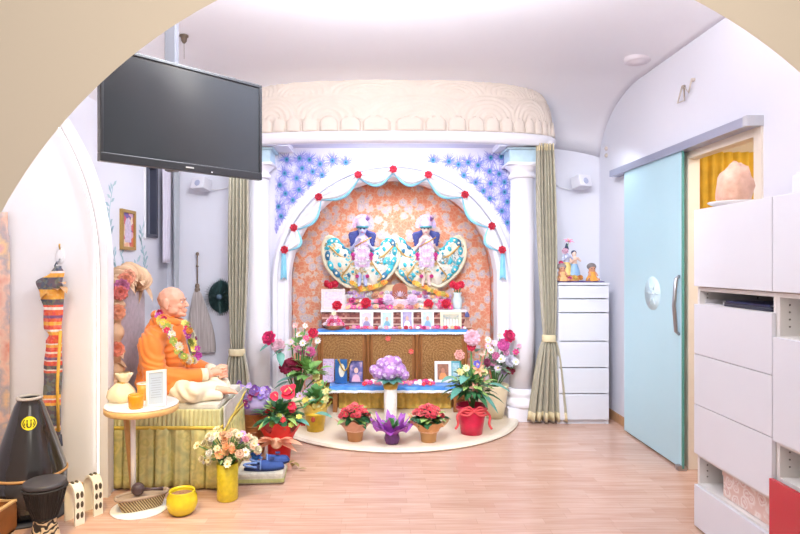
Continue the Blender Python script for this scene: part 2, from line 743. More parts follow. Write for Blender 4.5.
def alc_poly(r, n=30):
    amax = math.acos((-2.83 - CXa) / r)
    return [(-2.83, 0), (CXa + r, 0)] + [alc(r, amax * i / n) for i in range(n + 1)]


mb = MB()
mb.prism(alc_poly(CR), 3.488, 3.50, 'XZ')                               # back of the recess
inner = [(CXa + CR - .05, 0)] + [alc(CR - .05, 1.25 * i / 30) for i in range(31)]
outer = [(CXa + CR, 0)] + [alc(CR, 1.25 * i / 30) for i in range(31)]
mb.prism(inner + outer[::-1], YA, 3.492, 'XZ')                         # rim
inner = [(CXa + CR - .028, 0)] + [alc(CR - .028, 1.25 * i / 30) for i in range(31)]
outer = [(CXa + CR + .012, 0)] + [alc(CR + .012, 1.25 * i / 30) for i in range(31)]
mb.prism(inner + outer[::-1], YA - .02, YA + .02, 'XZ')                # raised moulding
struct(mb.build('wall_arched_recess', M_WHITE))
mb = MB()
pp = [(CXa + CR - .057, .02)] + [alc(CR - .057, 1.2 * i / 40) for i in range(41)]
mb.tube([(x, 3.430, z) for x, z in pp], .0065, 6)
tag(mb.build('light_strip', M_LED), 'glowing white light strip along the rim of the left arched recess', 'light')
mb = MB()
mb.bx(-2.83, CXa + CR - .075, 3.470, 3.488, 0, .06, .002)
struct(mb.build('baseboard_recess', M_BASE))

# window on the left wall
mb = MB()
t = .03
for (y0, y1, z0, z1) in ((WY0, WY0 + t, WZ0, WZ1), (WY1 - t, WY1, WZ0, WZ1), (WY0 + t, WY1 - t, WZ0, WZ0 + t), (WY0 + t, WY1 - t, WZ1 - t, WZ1)):
    mb.bx(XL - .08, XL + .02, y0, y1, z0, z1, .004)
win = struct(mb.build('window_1', mat('dark_window_frame', (70, 72, 88), .4, var=.03)))
mb = MB()
mb.bx(XL - .05, XL - .042, WY0 + t, WY1 - t, WZ0 + t, WZ1 - t)
o = mb.build('window_pane', mat('bright_window_glass', (200, 210, 235), .15, var=0, trans=.6), win)
mb = MB()
mb.bx(XL - .0, XL + .012, WY0 - .03, WY0 - .002, WZ0 - .02, WZ1 + .02, .003)
struct(mb.build('trim_2', M_WHITE))


def cloth(mb, x0, x1, y, z0, z1, nf, amp, axis='X', wfn=None, thick=.004, nz=16, nu=None):
    """hanging pleated cloth"""
    nu = nu or nf * 8

    def fn(u, v):
        z = z0 + (z1 - z0) * v
        w, cshift, am = wfn(v) if wfn else (1, 0, 1)
        c = (x0 + x1) / 2 + cshift
        s = c + (u - .5) * (x1 - x0) * w
        d = amp * am * (math.sin(2 * PI * nf * u) + .35 * math.sin(2 * PI * nf * 1.7 * u + 2 * v + 1))
        return V(s, y + d, z) if axis == 'X' else V(y + d, s, z)
    mb.grid(fn, nu, nz, thick=thick)


mb = MB()
cloth(mb, 5.16, 5.36, XL + .06, 1.38, 2.28, 4, .012, 'Y')
tag(mb.build('window_curtain', mat('white_net_cloth', (226, 220, 236), .8, var=.02)), 'short white curtain at the edge of the narrow left window', 'curtain')
mb = MB()
cloth(mb, 5.34, 5.425, XL + .10, .3, 2.3, 3, .014, 'Y')
tag(mb.build('sheer_curtain', mat('grey_green_sheer', (196, 200, 208), .85, var=.05)), 'long thin grey sheer cloth hanging in the back left corner', 'curtain')

# gold curtain in the side room
mb = MB()
cloth(mb, 2.16, 3.2, 4.15, .05, 2.17, 17, .012)
gm = mat('gold_curtain_cloth', (214, 172, 52), .7, var=.14, scale=14)
tag(mb.build('side_room_curtain', gm), 'golden yellow curtain seen through the open sliding doorway', 'curtain')

# ------------------------------------------------------------------ sliding glass door
dr = thing('sliding_door', 'pale blue frosted glass sliding door on aluminium rail', 'door', (2.02, 4.3, 0))
mb = MB()
mb.bx(2.012, 2.024, 3.84, 4.74, .015, 2.12, .001)
gl = mb.build('glass_panel', mat('frosted_blue_glass', (206, 243, 255), .3, var=0, trans=.24, spec=.4), dr)
mb = MB()
mb.bx(2.011, 2.025, 3.834, 3.842, .015, 2.12)
mb.build('glass_edge', mat('green_glass_edge', (92, 158, 150), .2, var=0), dr)
mb = MB()
mb.tube([(2.012, 3.87, .90), (1.988, 3.87, .92), (1.975, 3.87, 1.09), (1.988, 3.87, 1.27), (2.012, 3.87, 1.29)], [.010, .012, .013, .012, .010], 10)
mb.build('handle', M_STEEL, dr)
mb = MB()
mb.lathe([(.0, 0), (.122, 0), (.122, .002), (0, .002)], (2.012, 4.25, 1.155), 40, axis=(-1, 0, 0), cap=False)
em = mb.build('etched_emblem', mat('etched_white', (206, 232, 242), .7, var=.01), dr)
mb = MB()
for k in range(6):
    a = k * PI / 3
    mb.tube([(2.009, 4.25 + .03 * math.cos(a), 1.155 + .03 * math.sin(a)), (2.009, 4.25 + .09 * math.cos(a), 1.155 + .09 * math.sin(a))], .004, 5)
mb.lathe([(.010, 0), (.010, .002)], (2.0105, 4.25, 1.155), 16, axis=(-1, 0, 0))
mb.build('emblem_motif', mat('etched_pale_blue', (210, 228, 236), .5, var=.01), em)
mb = MB()
mb.bx(1.985, 2.045, 3.835, 3.875, 0.0, .035, .004)
mb.build('floor_guide', M_STEEL, dr)
rl = thing('door_rail', 'long aluminium rail box above the sliding glass door', 'rail', (2.04, 4.0, 2.13))
mb = MB()
mb.bx(1.99, XR, 3.165, 4.99, 2.117, 2.172, .003)
mb.build('rail_cover', M_ALU, rl)
mb = MB()
mb.bx(1.988, XR, 3.125, 3.165, 2.115, 2.174, .003)
mb.build('end_cap', mat('light_grey_plastic', (196, 196, 202), .5, var=.02), rl)
# ================================================================== SHRINE ARCHITECTURE
def arch_pts(r, y, n=48, z0=0.0, cz=1.2):
    return [V(A0 - r, y, z0)] + [V(A0 - r * math.cos(PI * i / n), y, cz + r * math.sin(PI * i / n)) for i in range(n + 1)] + [V(A0 + r, y, z0)]


YW = 5.30
mb = MB()
pl = [(p.x, p.z) for p in arch_pts(.97, 0)]
mb.prism([(A0 - 1.22, 0)] + pl + [(A0 + 1.22, 0), (A0 + 1.22, 2.44), (A0 - 1.22, 2.44)], YW, YW + .15, 'XZ')
struct(mb.build('wall_shrine', mat('shrine_wall_paint', (232, 230, 244), .7, var=.01)))


def sweep_arch(mb, prof, n=48, z0=.035, cz=1.2):
    """prof: closed loop of (radius, y)"""
    k = len(prof)
    rings = []
    for i in range(-1, n + 2):
        ring = []
        for r, y in prof:
            if i == -1:
                co = (A0 - r, y, z0)
            elif i == n + 1:
                co = (A0 + r, y, z0)
            else:
                co = (A0 - r * math.cos(PI * i / n), y, cz + r * math.sin(PI * i / n))
            ring.append(mb.bm.verts.new(co))
        rings.append(ring)
    for a, b in zip(rings, rings[1:]):
        for i in range(k):
            j = (i + 1) % k
            mb.bm.faces.new((a[i], a[j], b[j], b[i]))
    mb.bm.faces.new(rings[0])
    mb.bm.faces.new(rings[-1][::-1])


mb = MB()
sweep_arch(mb, [(.95, YW + .16), (.95, YW - .02), (.965, YW - .04), (.985, YW - .04), (.995, YW - .015), (1.045, YW - .015), (1.055, YW - .05), (1.085, YW - .06), (1.105, YW - .04), (1.115, YW - .0), (1.115, YW + .01), (.97, YW + .01)])
struct(mb.build('trim_3', M_STUCCO))


def paper(nt, tc):
    v1 = N(nt, 'ShaderNodeTexVoronoi', i_Scale=11.5, i_Randomness=.8)
    nt.links.new(tc.outputs['Object'], v1.inputs['Vector'])
    n1 = N(nt, 'ShaderNodeTexNoise', i_Scale=38.0, i_Detail=2.0)
    nt.links.new(tc.outputs['Object'], n1.inputs['Vector'])
    w = math_(nt, 'ADD', v1.outputs['Distance'], math_(nt, 'MULTIPLY', math_(nt, 'SUBTRACT', n1.outputs['Fac'], .5), .62))
    fl = ramp(nt, w, [(0.0, (250, 226, 170)), (.10, (186, 200, 224)), (.2, (236, 238, 246)), (.38, (206, 204, 224)), (.48, (246, 232, 216)), (.56, (242, 170, 136)), (1, (242, 158, 128))])
    v2 = N(nt, 'ShaderNodeTexVoronoi', i_Scale=24.0, feature='DISTANCE_TO_EDGE')
    nt.links.new(tc.outputs['Object'], v2.inputs['Vector'])
    ln = ramp(nt, v2.outputs['Distance'], [(0, (255, 240, 220)), (.05, (250, 214, 160)), (.09, (0, 0, 0))])
    msk = ramp(nt, v2.outputs['Distance'], [(0, (200, 200, 200)), (.06, (150, 150, 150)), (.1, (0, 0, 0))])
    c = mixc(nt, msk, fl, (248, 222, 190))
    n2 = N(nt, 'ShaderNodeTexNoise', i_Scale=2.2)
    nt.links.new(tc.outputs['Object'], n2.inputs['Vector'])
    sh = ramp(nt, n2.outputs['Fac'], [(.35, (238, 150, 110)), (.65, (236, 132, 150))])
    return mixc(nt, .14, c, sh), None


M_PAPER = ramp_mat('orange_floral_damask', paper, rough=.75, spec=.2)
mb = MB()
pl = [(p.x, p.z) for p in arch_pts(1.08, 0)]
mb.prism(pl, 6.0, 6.06, 'XZ')
a, b = arch_pts(1.02, YW + .16), arch_pts(1.02, 6.0)
mb.grid(lambda u, v: a[round(u * (len(a) - 1))].lerp(b[0] * 0 + b[round(u * (len(a) - 1))], v), len(a) - 1, 4, thick=-.03)
struct(mb.build('wall_niche', M_PAPER))

# raised half round dais with stone rim
da = thing('dais', 'low half round cream marble platform in front of the shrine', 'platform', (A0, 5.3, 0))
M_MARBLE = mat('cream_marble', (238, 222, 198), .3, var=.06, scale=5)
mb = MB()
pts = [(A0 + 1.06 * math.cos(PI + PI * i / 60), 5.3 + 1.06 * math.sin(PI + PI * i / 60)) for i in range(61)]
pts = pts + [(A0 + .96, 5.3), (A0 + .96, 5.99), (A0 - .96, 5.99), (A0 - .96, 5.3)]
mb.prism(pts, .0, .033, 'XY')
mb.build('platform_top', M_MARBLE, da)
mb = MB()
prof = [(1.05, 0), (1.10, 0), (1.115, .012), (1.10, .03), (1.07, .036), (1.05, .034)]
n = 60
for k in range(n):
    pass
rings = []
for i in range(n + 1):
    an = PI + PI * i / n
    rings.append([mb.bm.verts.new((A0 + r * math.cos(an), 5.3 + r * math.sin(an), z)) for r, z in prof])
for a, b in zip(rings, rings[1:]):
    for i in range(len(prof)):
        j = (i + 1) % len(prof)
        f = mb.bm.faces.new((a[i], a[j], b[j], b[i]))
mb.bm.faces.new(rings[0]); mb.bm.faces.new(rings[-1][::-1])
mb.build('rim', mat('pale_stone_rim', (240, 228, 208), .4, var=.05), da)


# columns
def column(px, label):
    x = PX(px, 5.15)
    t = thing('column', label, 'column', (x, 5.15, 0), group='columns beside the shrine')
    mb = MB()
    mb.box((x, 5.15, .06), (.30, .26, .12), bev=.006)
    mb.lathe([(.145, .12), (.15, .14), (.15, .17), (.13, .19), (.125, .21), (.138, .23), (.138, .255), (.118, .28)], (x, 5.15, 0), 32)
    mb.build('base', M_STUCCO, t)
    mb = MB()
    mb.lathe([(.112, .27), (.112, .8), (.107, 1.5), (.10, 2.12)], (x, 5.15, 0), 40, wob=lambda a, v: 1)
    mb.build('shaft', M_STUCCO, t)
    mb = MB()
    mb.lathe([(.10, 2.12), (.118, 2.125), (.122, 2.14), (.118, 2.155), (.104, 2.165), (.104, 2.19), (.14, 2.22), (.15, 2.235)], (x, 5.15, 0), 40)
    mb.box((x, 5.15, 2.245), (.31, .27, .02), bev=.004)
    mb.build('capital', M_STUCCO, t)
    mb = MB()
    mb.box((x, 5.15, 2.31), (.27, .23, .11), bev=.004)
    mb.box((x, 5.15, 2.372), (.33, .29, .016), bev=.004)
    b = mb.build('painted_block', mat('pale_blue_marbled', (188, 214, 228), .5, var=.12, scale=14), t)
    return t


column(257.5, 'white round column left of the shrine arch, behind the television edge')
column(522, 'white round column right of the shrine arch beside the right curtain')

# ------------------------------------------------------------------ canopy
can = thing('shrine_canopy', 'white half dome canopy with scalloped relief above the shrine', 'canopy', (.12, 5.15, 2.36))
KX, KA, KB, KY = .125, 1.42, .36, 5.16
M_PLASTER = mat('sculpted_plaster', (232, 218, 206), .75, var=.03, scale=10)


def el(t, a, b, z):
    """t 0..1 along the half ellipse from left to right"""
    an = PI - PI * t
    c, s = math.cos(an), math.sin(an)
    return V(KX + a * math.copysign(abs(c) ** .8, c), KY - b * abs(s) ** .8, z)


mb = MB()
prof = [(1.0, 2.385), (1.0, 2.405), (1.012, 2.41), (1.018, 2.44), (1.014, 2.465), (1.0, 2.475), (.93, 2.475), (.93, 2.385)]
rings = []
n = 72
for i in range(n + 1):
    rings.append([mb.bm.verts.new(el(i / n, KA * k, KB * k if k >= 1 else KB - KA * .07, z)) for k, z in prof])
for a, b in zip(rings, rings[1:]):
    for i in range(len(prof)):
        j = (i + 1) % len(prof)
        mb.bm.faces.new((a[i], a[j], b[j], b[i])).smooth = True
mb.bm.faces.new(rings[0]); mb.bm.faces.new(rings[-1][::-1])
mb.build('rim_band', M_STUCCO, can)
# upright lotus petals along the rim
npet = 26
for k in range(npet):
    mb = MB()
    u0, u1 = k / npet, (k + 1) / npet

    def fn(u, v, u0=u0, u1=u1):
        s = (u - .5) * 2
        hh = .128 * (1 - .42 * max(0, abs(s)) ** 2.6)
        bulge = .020 * (1 - s * s) ** .5 * (1 - .3 * v)
        p = el(u0 + (u1 - u0) * (.5 + s * .46), KA * .995, KB * .995, 2.475 + hh * v)
        nrm = V((p.x - KX) / KA ** 2, (p.y - KY) / KB ** 2, 0)
        nrm = nrm.normalized() if nrm.length > 1e-4 else V(-1 if k < 13 else 1, 0, 0)
        return p + nrm * (bulge * math.cos(v * 1.3) - .004)
    mb.grid(fn, 10, 6, thick=-.012)
    mb.build('lotus_petal', M_PLASTER, can)


def scale_relief(u, v):
    """overlapping fans of concentric arcs"""
    U, W = u * 7.5, v * 3.0
    best = 0
    for row in range(-1, 4):
        off = .5 * (row % 2)
        cx_ = round(U - off) + off
        d = math.hypot((U - cx_) * 1.0, (W - row) * .62)
        if W >= row - .02 and d < .62:
            best = (math.cos(d * 2 * PI / .105) * .5 + .5) + .3
    return best


mb = MB()


def dome(u, v):
    t = v
    k = math.cos(t * PI / 2) ** .42 if t < 1 else 0
    z = 2.575 + .40 * math.sin(t * PI / 2) ** .9
    p = el(u, KA * (.985 * (.42 + .58 * k)), KB * (.97 * (.45 + .55 * k)), z)
    nrm = V((p.x - KX) / KA ** 2, (p.y - KY) / KB ** 2, .6 * t)
    nrm = nrm.normalized() if nrm.length > 1e-5 else V(0, 0, 1)
    return p + nrm * .012 * scale_relief(u, v)


mb.grid(dome, 260, 60)
mb.grid(lambda u, v: el(u, KA * .985, KB * .97, 2.47 + .11 * v), 72, 1)
mb.build('dome', M_PLASTER, can)
# ceiling under the canopy
mb = MB()
pts = [el(i / 60, KA - .09, KB - .09, 0) for i in range(61)]
mb.prism([(p.x, p.y) for p in pts] + [(KX + KA - .09, YW - .002), (KX - KA + .09, YW - .002)], 2.43, 2.46, 'XY')
mb.build('soffit', mat('soffit_paint', (220, 222, 240), .7, var=.01), can)
for s in (-1, 1):
    mb = MB()
    c = A0 + s * 1.16
    mb.prism([(c - .25, 4.98), (c + .2, 4.98), (c + .2, YW - .002), (c - .25, YW - .002)] if s > 0 else [(c - .2, 4.98), (c + .25, 4.98), (c + .25, YW - .002), (c - .2, YW - .002)], 2.385, 2.43, 'XY')
    mb.build('corner_block', M_STUCCO, can)
mb = MB()
mb.tube([el(i / 60, KA - .11, KB - .115, 2.42) for i in range(3, 58)], .008, 6)
mb.build('light_strip', M_LEDC, can)

# ------------------------------------------------------------------ painted peacock feathers on the spandrels
M_FE1 = mat('feather_lilac', (168, 160, 220), .8, var=.12, scale=30)
M_FE2 = mat('feather_blue', (120, 138, 206), .8, var=.1, scale=30)
M_FE3 = mat('feather_teal', (56, 150, 170), .8, var=.08)
M_FE4 = mat('feather_navy', (52, 60, 130), .8, var=.05)


def feather_mural(side, label):
    mb = MB()
    y = YW - .003
    rnd = random.Random(5 + side)
    spots = []
    tries = 0
    while len(spots) < 26 and tries < 4000:
        tries += 1
        x = rnd.uniform(.2, 1.06)
        z = rnd.uniform(1.55, 2.36)
        r = math.hypot(x, z - 1.2)
        if r < 1.17 or x > 1.045 or (z > 2.33 and x < .5) or (x < .62 and z < 2.27):
            continue
        if all(math.hypot(x - a, z - b) > .088 for a, b in spots):
            spots.append((x, z))
    for (x, z) in spots:
        an = math.atan2(z - 1.15, x - 1.0) if rnd.random() < .5 else rnd.uniform(.6, 2.2)
        mb.mi = 0
        for k in range(90):                                # barbs
            a = rnd.uniform(0, 2 * PI)
            L = rnd.uniform(.05, .105)
            c, s = math.cos(a), math.sin(a)
            p = [(x + c * .02 - s * .003, z + s * .02 + c * .003), (x + c * .02 + s * .003, z + s * .02 - c * .003), (x + c * L + .01 * s, z + s * L - .01 * c)]
            rr = [math.hypot(q[0], q[1] - 1.2) for q in p]
            if min(rr) < 1.12 or max(q[0] for q in p) > 1.09 or max(q[1] for q in p) > 2.42:
                continue
            mb.mi = 0 if rnd.random() < .62 else 1
            f = mb.bm.faces.new([mb.bm.verts.new((A0 + side * q[0], y - .0004 * rnd.random(), q[1])) for q in p])
            f.material_index = mb.mi
        for r, m_, k in ((.026, 1, 1), (.016, 2, 2), (.008, 3, 3)):
            vs = [mb.bm.verts.new((A0 + side * (x + r * math.cos(2 * PI * i / 14)), y - .0005 * k - .0006, z + r * 1.15 * math.sin(2 * PI * i / 14))) for i in range(14)]
            mb.bm.faces.new(vs).material_index = m_
    # fine stalks filling the narrow foot of the spandrel
    for k in range(520):
        z = rnd.uniform(1.35, 2.34)
        lo = math.sqrt(max(0, 1.15 ** 2 - (z - 1.2) ** 2)) if abs(z - 1.2) < 1.15 else 0
        lo = max(lo, 1.0 - (z - 1.3) * .62)
        if lo > 1.06:
            continue
        x = rnd.uniform(lo, 1.07)
        L = rnd.uniform(.03, .08)
        a = rnd.uniform(.8, 2.2)
        p = [(x, z), (x + .004, z), (x + L * math.cos(a) * .5, z + L * math.sin(a))]
        if min(math.hypot(q[0], q[1] - 1.2) for q in p) < 1.125 or max(q[0] for q in p) > 1.09:
            continue
        f = mb.bm.faces.new([mb.bm.verts.new((A0 + side * q[0], y - .0003 * rnd.random(), q[1])) for q in p])
        f.material_index = 0 if rnd.random() < .7 else 1
    tag(mb.build('feather_mural', [M_FE1, M_FE2, M_FE3, M_FE4]), label, 'mural', 'painted peacock feathers')


feather_mural(-1, 'painted blue peacock feathers on the wall left above the shrine arch')
feather_mural(1, 'painted blue peacock feathers on the wall right above the shrine arch')

# swags of pale blue cloth and red rosettes round the inside of the arch
sw = thing('arch_drapery', 'white and pale blue swagged drapery with red rosettes inside the shrine arch', 'drapery', (A0, YW, 0))
angs = [163, 151, 131, 108, 90, 72, 51, 30, 17]
M_SW = mat('pale_blue_satin', (140, 206, 232), .45, var=.12, scale=12)
M_SWW = mat('white_satin', (240, 242, 248), .45, var=.03)
for a0, a1 in zip(angs, angs[1:]):
    mb = MB()

    def fn(u, v, a0=a0, a1=a1):
        a = math.radians(a0 + (a1 - a0) * u)
        sag = math.sin(PI * u)
        r = 1.03 - v * (.035 + .078 * sag) - .006 * sag
        y = YW - .080 + .03 * v - .016 * math.sin(v * PI * 3.5) * (.3 + sag)
        return V(A0 + r * math.cos(a), y, 1.2 + r * math.sin(a) - .02 * sag * v * abs(math.sin(a)))
    mb.grid(fn, 18, 16, thick=.003)
    sg = mb.build('swag', M_SWW, sw)
    mb = MB()
    mb.tube([fn(i / 14, .97) + V(0, -.006, 0) for i in range(15)], [.007 + .009 * math.sin(PI * i / 14) for i in range(15)], 8)
    mb.build('swag_hem', M_SW, sw)
for s in (-1, 1):
    mb = MB()

    def fn(u, v, s=s):
        w = .03 + .02 * v
        return V(A0 + s * (.985 - .0 * v + (u - .5) * w * 1.2), YW - .085 + .010 * math.sin(u * 9), 1.50 - .25 * v - .05 * abs(u - .5))
    mb.grid(fn, 10, 8, thick=.003)
    mb.build('tail', M_SW, sw)
for a in angs:
    a = math.radians(a)
    bloom(sw, (A0 + 1.02 * math.cos(a), YW - .105, 1.2 + 1.02 * math.sin(a)), .036, 'rose', (222, 40, 70), d=(0, -1, .1), name='rosette')

# ------------------------------------------------------------------ curtains at both ends of the canopy
M_CURT = mat('sage_gold_curtain', (174, 167, 146), .6, var=.12, scale=22, sheen=.4)
M_TIE = mat('cream_tieback', (222, 206, 168), .6, var=.06)


def side_curtain(pxs, Y, ztop, zbot, ztie, wt, wtie, wb, cx0, cxt, cxb, label):
    t = thing('shrine_curtain', label, 'curtain', (cxt, Y, 0), group='curtains of the shrine canopy')
    mb = MB()
    nf = 6

    def fn(u, v):
        z = ztop + (zbot - ztop) * v
        if z > ztie:
            k = (ztop - z) / (ztop - ztie)
            w = wt + (wtie - wt) * k ** 2 + .03 * math.sin(PI * k)
            c = cx0 + (cxt - cx0) * k
        else:
            k = (ztie - z) / (ztie - zbot)
            w = wtie + (wb - wtie) * k ** .65
            c = cxt + (cxb - cxt) * k
        am = .018 + .018 * (w / wb)
        if abs(z - ztie) < .05:
            am *= .5
        d = am * (math.sin(2 * PI * nf * u) + .4 * math.sin(2 * PI * nf * 1.63 * u + 1.2 + v))
        return V(c + (u - .5) * w, Y + d, z)
    mb.grid(fn, 72, 50, thick=.004)
    mb.build('cloth', M_CURT, t)
    mb = MB()
    mb.lathe([(wtie * .56, -.03), (wtie * .60, -.02), (wtie * .60, .02), (wtie * .56, .03)], (cxt, Y, ztie), 24, squash=(1, .75), cap=False)
    mb.build('tieback', M_TIE, t)
    mb = MB()
    mb.grid(lambda u, v: fn(u, .965 + .03 * v) + V(0, -.006, 0), 72, 2, thick=.003)
    mb.build('hem_border', M_TIE, t)
    mb = MB()
    mb.grid(lambda u, v: fn(u, .0 + .025 * v) + V(0, -.006, 0), 72, 2, thick=.003)
    mb.build('heading', M_TIE, t)


side_curtain(None, 4.98, 2.40, .02, PZ(338, 4.98), .14, .10, .34, PX(544.5, 4.98), PX(549, 4.98), PX(547, 4.98), 'long sage curtain tied back at the right end of the canopy')
side_curtain(None, 4.98, 2.40, .02, PZ(352, 4.98), .16, .12, .30, PX(239, 4.98), PX(237, 4.98), PX(236, 4.98), 'long sage curtain tied back at the left end behind the seated figure')
# ================================================================== FURNITURE ON THE RIGHT
def malm():
    x0, x1, y0, y1 = 1.54, 1.975, 4.95, 5.43
    t = thing('chest_of_drawers', 'tall narrow white chest of six drawers in the back right corner', 'chest of drawers', ((x0 + x1) / 2, (y0 + y1) / 2, 0))
    zt = PZ(282.5, y0)
    mb = MB()
    mb.bx(x0, x0 + .022, y0 + .02, y1, 0, zt - .022)
    mb.bx(x1 - .022, x1, y0 + .02, y1, 0, zt - .022)
    mb.bx(x0, x1, y0, y1, zt - .022, zt, .002)
    mb.bx(x0 + .022, x1 - .022, y1 - .02, y1 - .01, .02, zt - .022)
    mb.bx(x0 + .022, x1 - .022, y0 + .03, y0 + .045, 0, .05)
    mb.build('carcass', M_LACQ, t)
    zs = [zt - .026, PZ(299, y0), PZ(313, y0), PZ(341.5, y0), PZ(368, y0), PZ(394, y0), PZ(420.5, y0)]
    for a, b in zip(zs, zs[1:]):
        mb = MB()
        mb.bx(x0 + .003, x1 - .003, y0 + .002, y0 + .02, b + .006, a - .010, .002)
        mb.bx(x0 + .03, x1 - .03, y0 + .02, y0 + .4, b + .012, a - .03)
        d = mb.build('drawer', M_LACQ, t)
        mb = MB()
        mb.bx(x0 + .003, x1 - .003, y0 + .010, y0 + .02, a - .010, a - .003)
        mb.build('grip_edge', M_LACQ, d)
    return zt


ZM = malm()

# built-in white wall of cabinets by the doorway
CXF = 1.645                                           # plane of the fronts
M_IN = mat('cabinet_inside', (226, 222, 220), .5, var=.01)
M_RED = mat('red_gloss_lacquer', (196, 22, 52), .12, var=.02, coat=.6)
M_HOLE = mat('shelf_pin_hole', (120, 112, 110), .7, var=0)


def carcass(mb, y0, y1, z0, z1, boards):
    xf, xb, t = CXF + .02, XR - .006, .018
    mb.bx(xf, xb, y0, y0 + t, z0, z1)
    mb.bx(xf, xb, y1 - t, y1, z0, z1)
    mb.bx(xb - .008, xb, y0 + t, y1 - t, z0, z1)
    mb.bx(xf, xb, y0 + t, y1 - t, z0, z0 + t)
    mb.bx(xf, xb, y0 + t, y1 - t, z1 - t, z1)
    for b in boards:
        mb.bx(xf, xb - .008, y0 + t, y1 - t, b - t, b)


def pins(mb, y, zs, side):
    for z in zs:
        for x in (CXF + .06, CXF + .32):
            mb.lathe([(.004, 0), (.004, .001)], (x, y, z), 8, axis=(0, side, 0))


def front(name, parent, y0, y1, z0, z1, m=None, x=CXF, bottom=None):
    mb = MB()
    mb.bx(x, x + .018, y0 + .0015, y1 - .0015, z0 + .0015, z1 - .0015, .0015)
    return mb.build(name, m or M_LACQ, parent)


ca = thing('cabinet', 'white tall cabinet of three drawers with folders in its upper slot', 'cabinet', (1.86, 2.72, 0), group='white wall of cabinets')
ya, yb = 2.422, 3.02
mb = MB()
carcass(mb, ya, yb, .02, 1.25, [1.165, .388, .235])
mb.bx(CXF + .05, XR - .03, ya + .01, yb - .01, 0, .02)
mb.build('carcass', M_IN, ca)
for z0, z1 in ((.905, 1.165), (.645, .905), (.388, .645), (.012, .228)):
    d = front('drawer', ca, ya, yb, z0, z1)
mb = MB()
pins(mb, yb - .0185, (.27, .30, .33), -1)
pins(mb, yb - .0185, (1.195, 1.215), -1)
mb.build('shelf_pin_holes', M_HOLE, ca)
cu = thing('wall_cabinet', 'white one-door cabinet on top of the tall cabinet beside the doorway', 'cabinet', (1.86, 2.72, 1.252), group='white wall of cabinets')
mb = MB()
carcass(mb, ya, yb, 1.252, 1.65, [])
mb.build('carcass', M_IN, cu)
front('door', cu, ya, yb, 1.254, 1.652)
cb = thing('cabinet', 'white tall cabinet with red drawer at the right edge', 'cabinet', (1.86, 2.12, 0), group='white wall of cabinets')
yc, yd = 1.822, 2.42
mb = MB()
carcass(mb, yc, yd, .02, 1.25, [1.07, .635, .485])
mb.bx(CXF + .05, XR - .03, yc + .01, yd - .01, 0, .02)
mb.build('carcass', M_IN, cb)
front('door', cb, yc, yd, .633, 1.068)
front('red_drawer', cb, yc, yd + .004, .012, .478, M_RED, CXF - .012)['label'] = 'glossy red drawer front'
mb = MB()
pins(mb, yd - .0185, (1.11, 1.14, 1.17, 1.2, .53, .56, .59), -1)
mb.build('shelf_pin_holes', M_HOLE, cb)
cv = thing('wall_cabinet', 'white one-door cabinet on top of the cabinet with the red drawer', 'cabinet', (1.86, 2.12, 1.252), group='white wall of cabinets')
mb = MB()
carcass(mb, yc, yd, 1.252, 1.65, [])
mb.build('carcass', M_IN, cv)
front('door', cv, yc, yd, 1.254, 1.652)

# things in the slots
for k, (nm, lab, c, z, y0, y1, x0, th) in enumerate((
        ('laptop', 'closed dark laptop lowest in the cabinet slot', (42, 44, 62), 1.166, 2.46, 2.80, 1.67, .020),
        ('folder', 'navy folder on top of the closed laptop in the slot', (52, 60, 104), 1.1865, 2.47, 2.78, 1.668, .008),
        ('document_tray', 'pale grey flat tray beside the laptop in the slot', (206, 204, 210), 1.166, 2.82, 2.98, 1.68, .022))):
    t = thing(nm, lab, nm.replace('_', ' '), (x0 + .14, (y0 + y1) / 2, z))
    mm = mat(nm + '_shell', c, .35, var=.03)
    if nm == 'laptop':
        mb = MB(); mb.bx(x0, x0 + .25, y0, y1, z, z + th * .55, .003); mb.build('base', mm, t)
        mb = MB(); mb.bx(x0, x0 + .25, y0, y1, z + th * .6, z + th, .003); mb.build('lid', mat('laptop_lid', (58, 60, 78), .3, var=.02), t)
    elif nm == 'folder':
        mb = MB(); mb.bx(x0, x0 + .24, y0, y1, z, z + .002); mb.bx(x0, x0 + .24, y0, y1, z + th - .002, z + th); mb.bx(x0, x0 + .003, y0, y1, z, z + th); mb.build('cover', mm, t)
        mb = MB(); mb.bx(x0 + .006, x0 + .235, y0 + .004, y1 - .004, z + .002, z + th - .002); mb.build('papers', M_WHITE, t)
    else:
        mb = MB()
        mb.bx(x0, x0 + .24, y0, y1, z, z + .004); mb.bx(x0, x0 + .24, y0, y0 + .004, z, z + th); mb.bx(x0, x0 + .24, y1 - .004, y1, z, z + th); mb.bx(x0 + .236, x0 + .24, y0, y1, z, z + th)
        mb.build('tray', mm, t)


def flowerbox(nt, tc):
    v = N(nt, 'ShaderNodeTexVoronoi', i_Scale=18.0)
    nt.links.new(tc.outputs['Object'], v.inputs['Vector'])
    n = N(nt, 'ShaderNodeTexNoise', i_Scale=40.0)
    nt.links.new(tc.outputs['Object'], n.inputs['Vector'])
    w = math_(nt, 'ADD', v.outputs['Distance'], math_(nt, 'MULTIPLY', math_(nt, 'SUBTRACT', n.outputs['Fac'], .5), .5))
    return ramp(nt, w, [(.0, (206, 150, 140)), (.22, (236, 222, 216)), (.3, (214, 172, 164)), (.42, (238, 226, 222)), (.6, (222, 190, 180))]), None


bx_ = thing('storage_box', 'pink and white flower patterned box in the bottom cabinet compartment', 'box', (1.83, 2.65, .236))
M_FB = ramp_mat('pink_flower_print', flowerbox, rough=.6)
mb = MB(); mb.bx(1.69, 1.98, 2.46, 2.84, .2355, .335, .004); mb.build('body', M_FB, bx_)
mb = MB(); mb.bx(1.686, 1.984, 2.456, 2.844, .335, .372, .004); mb.build('lid', M_FB, bx_)

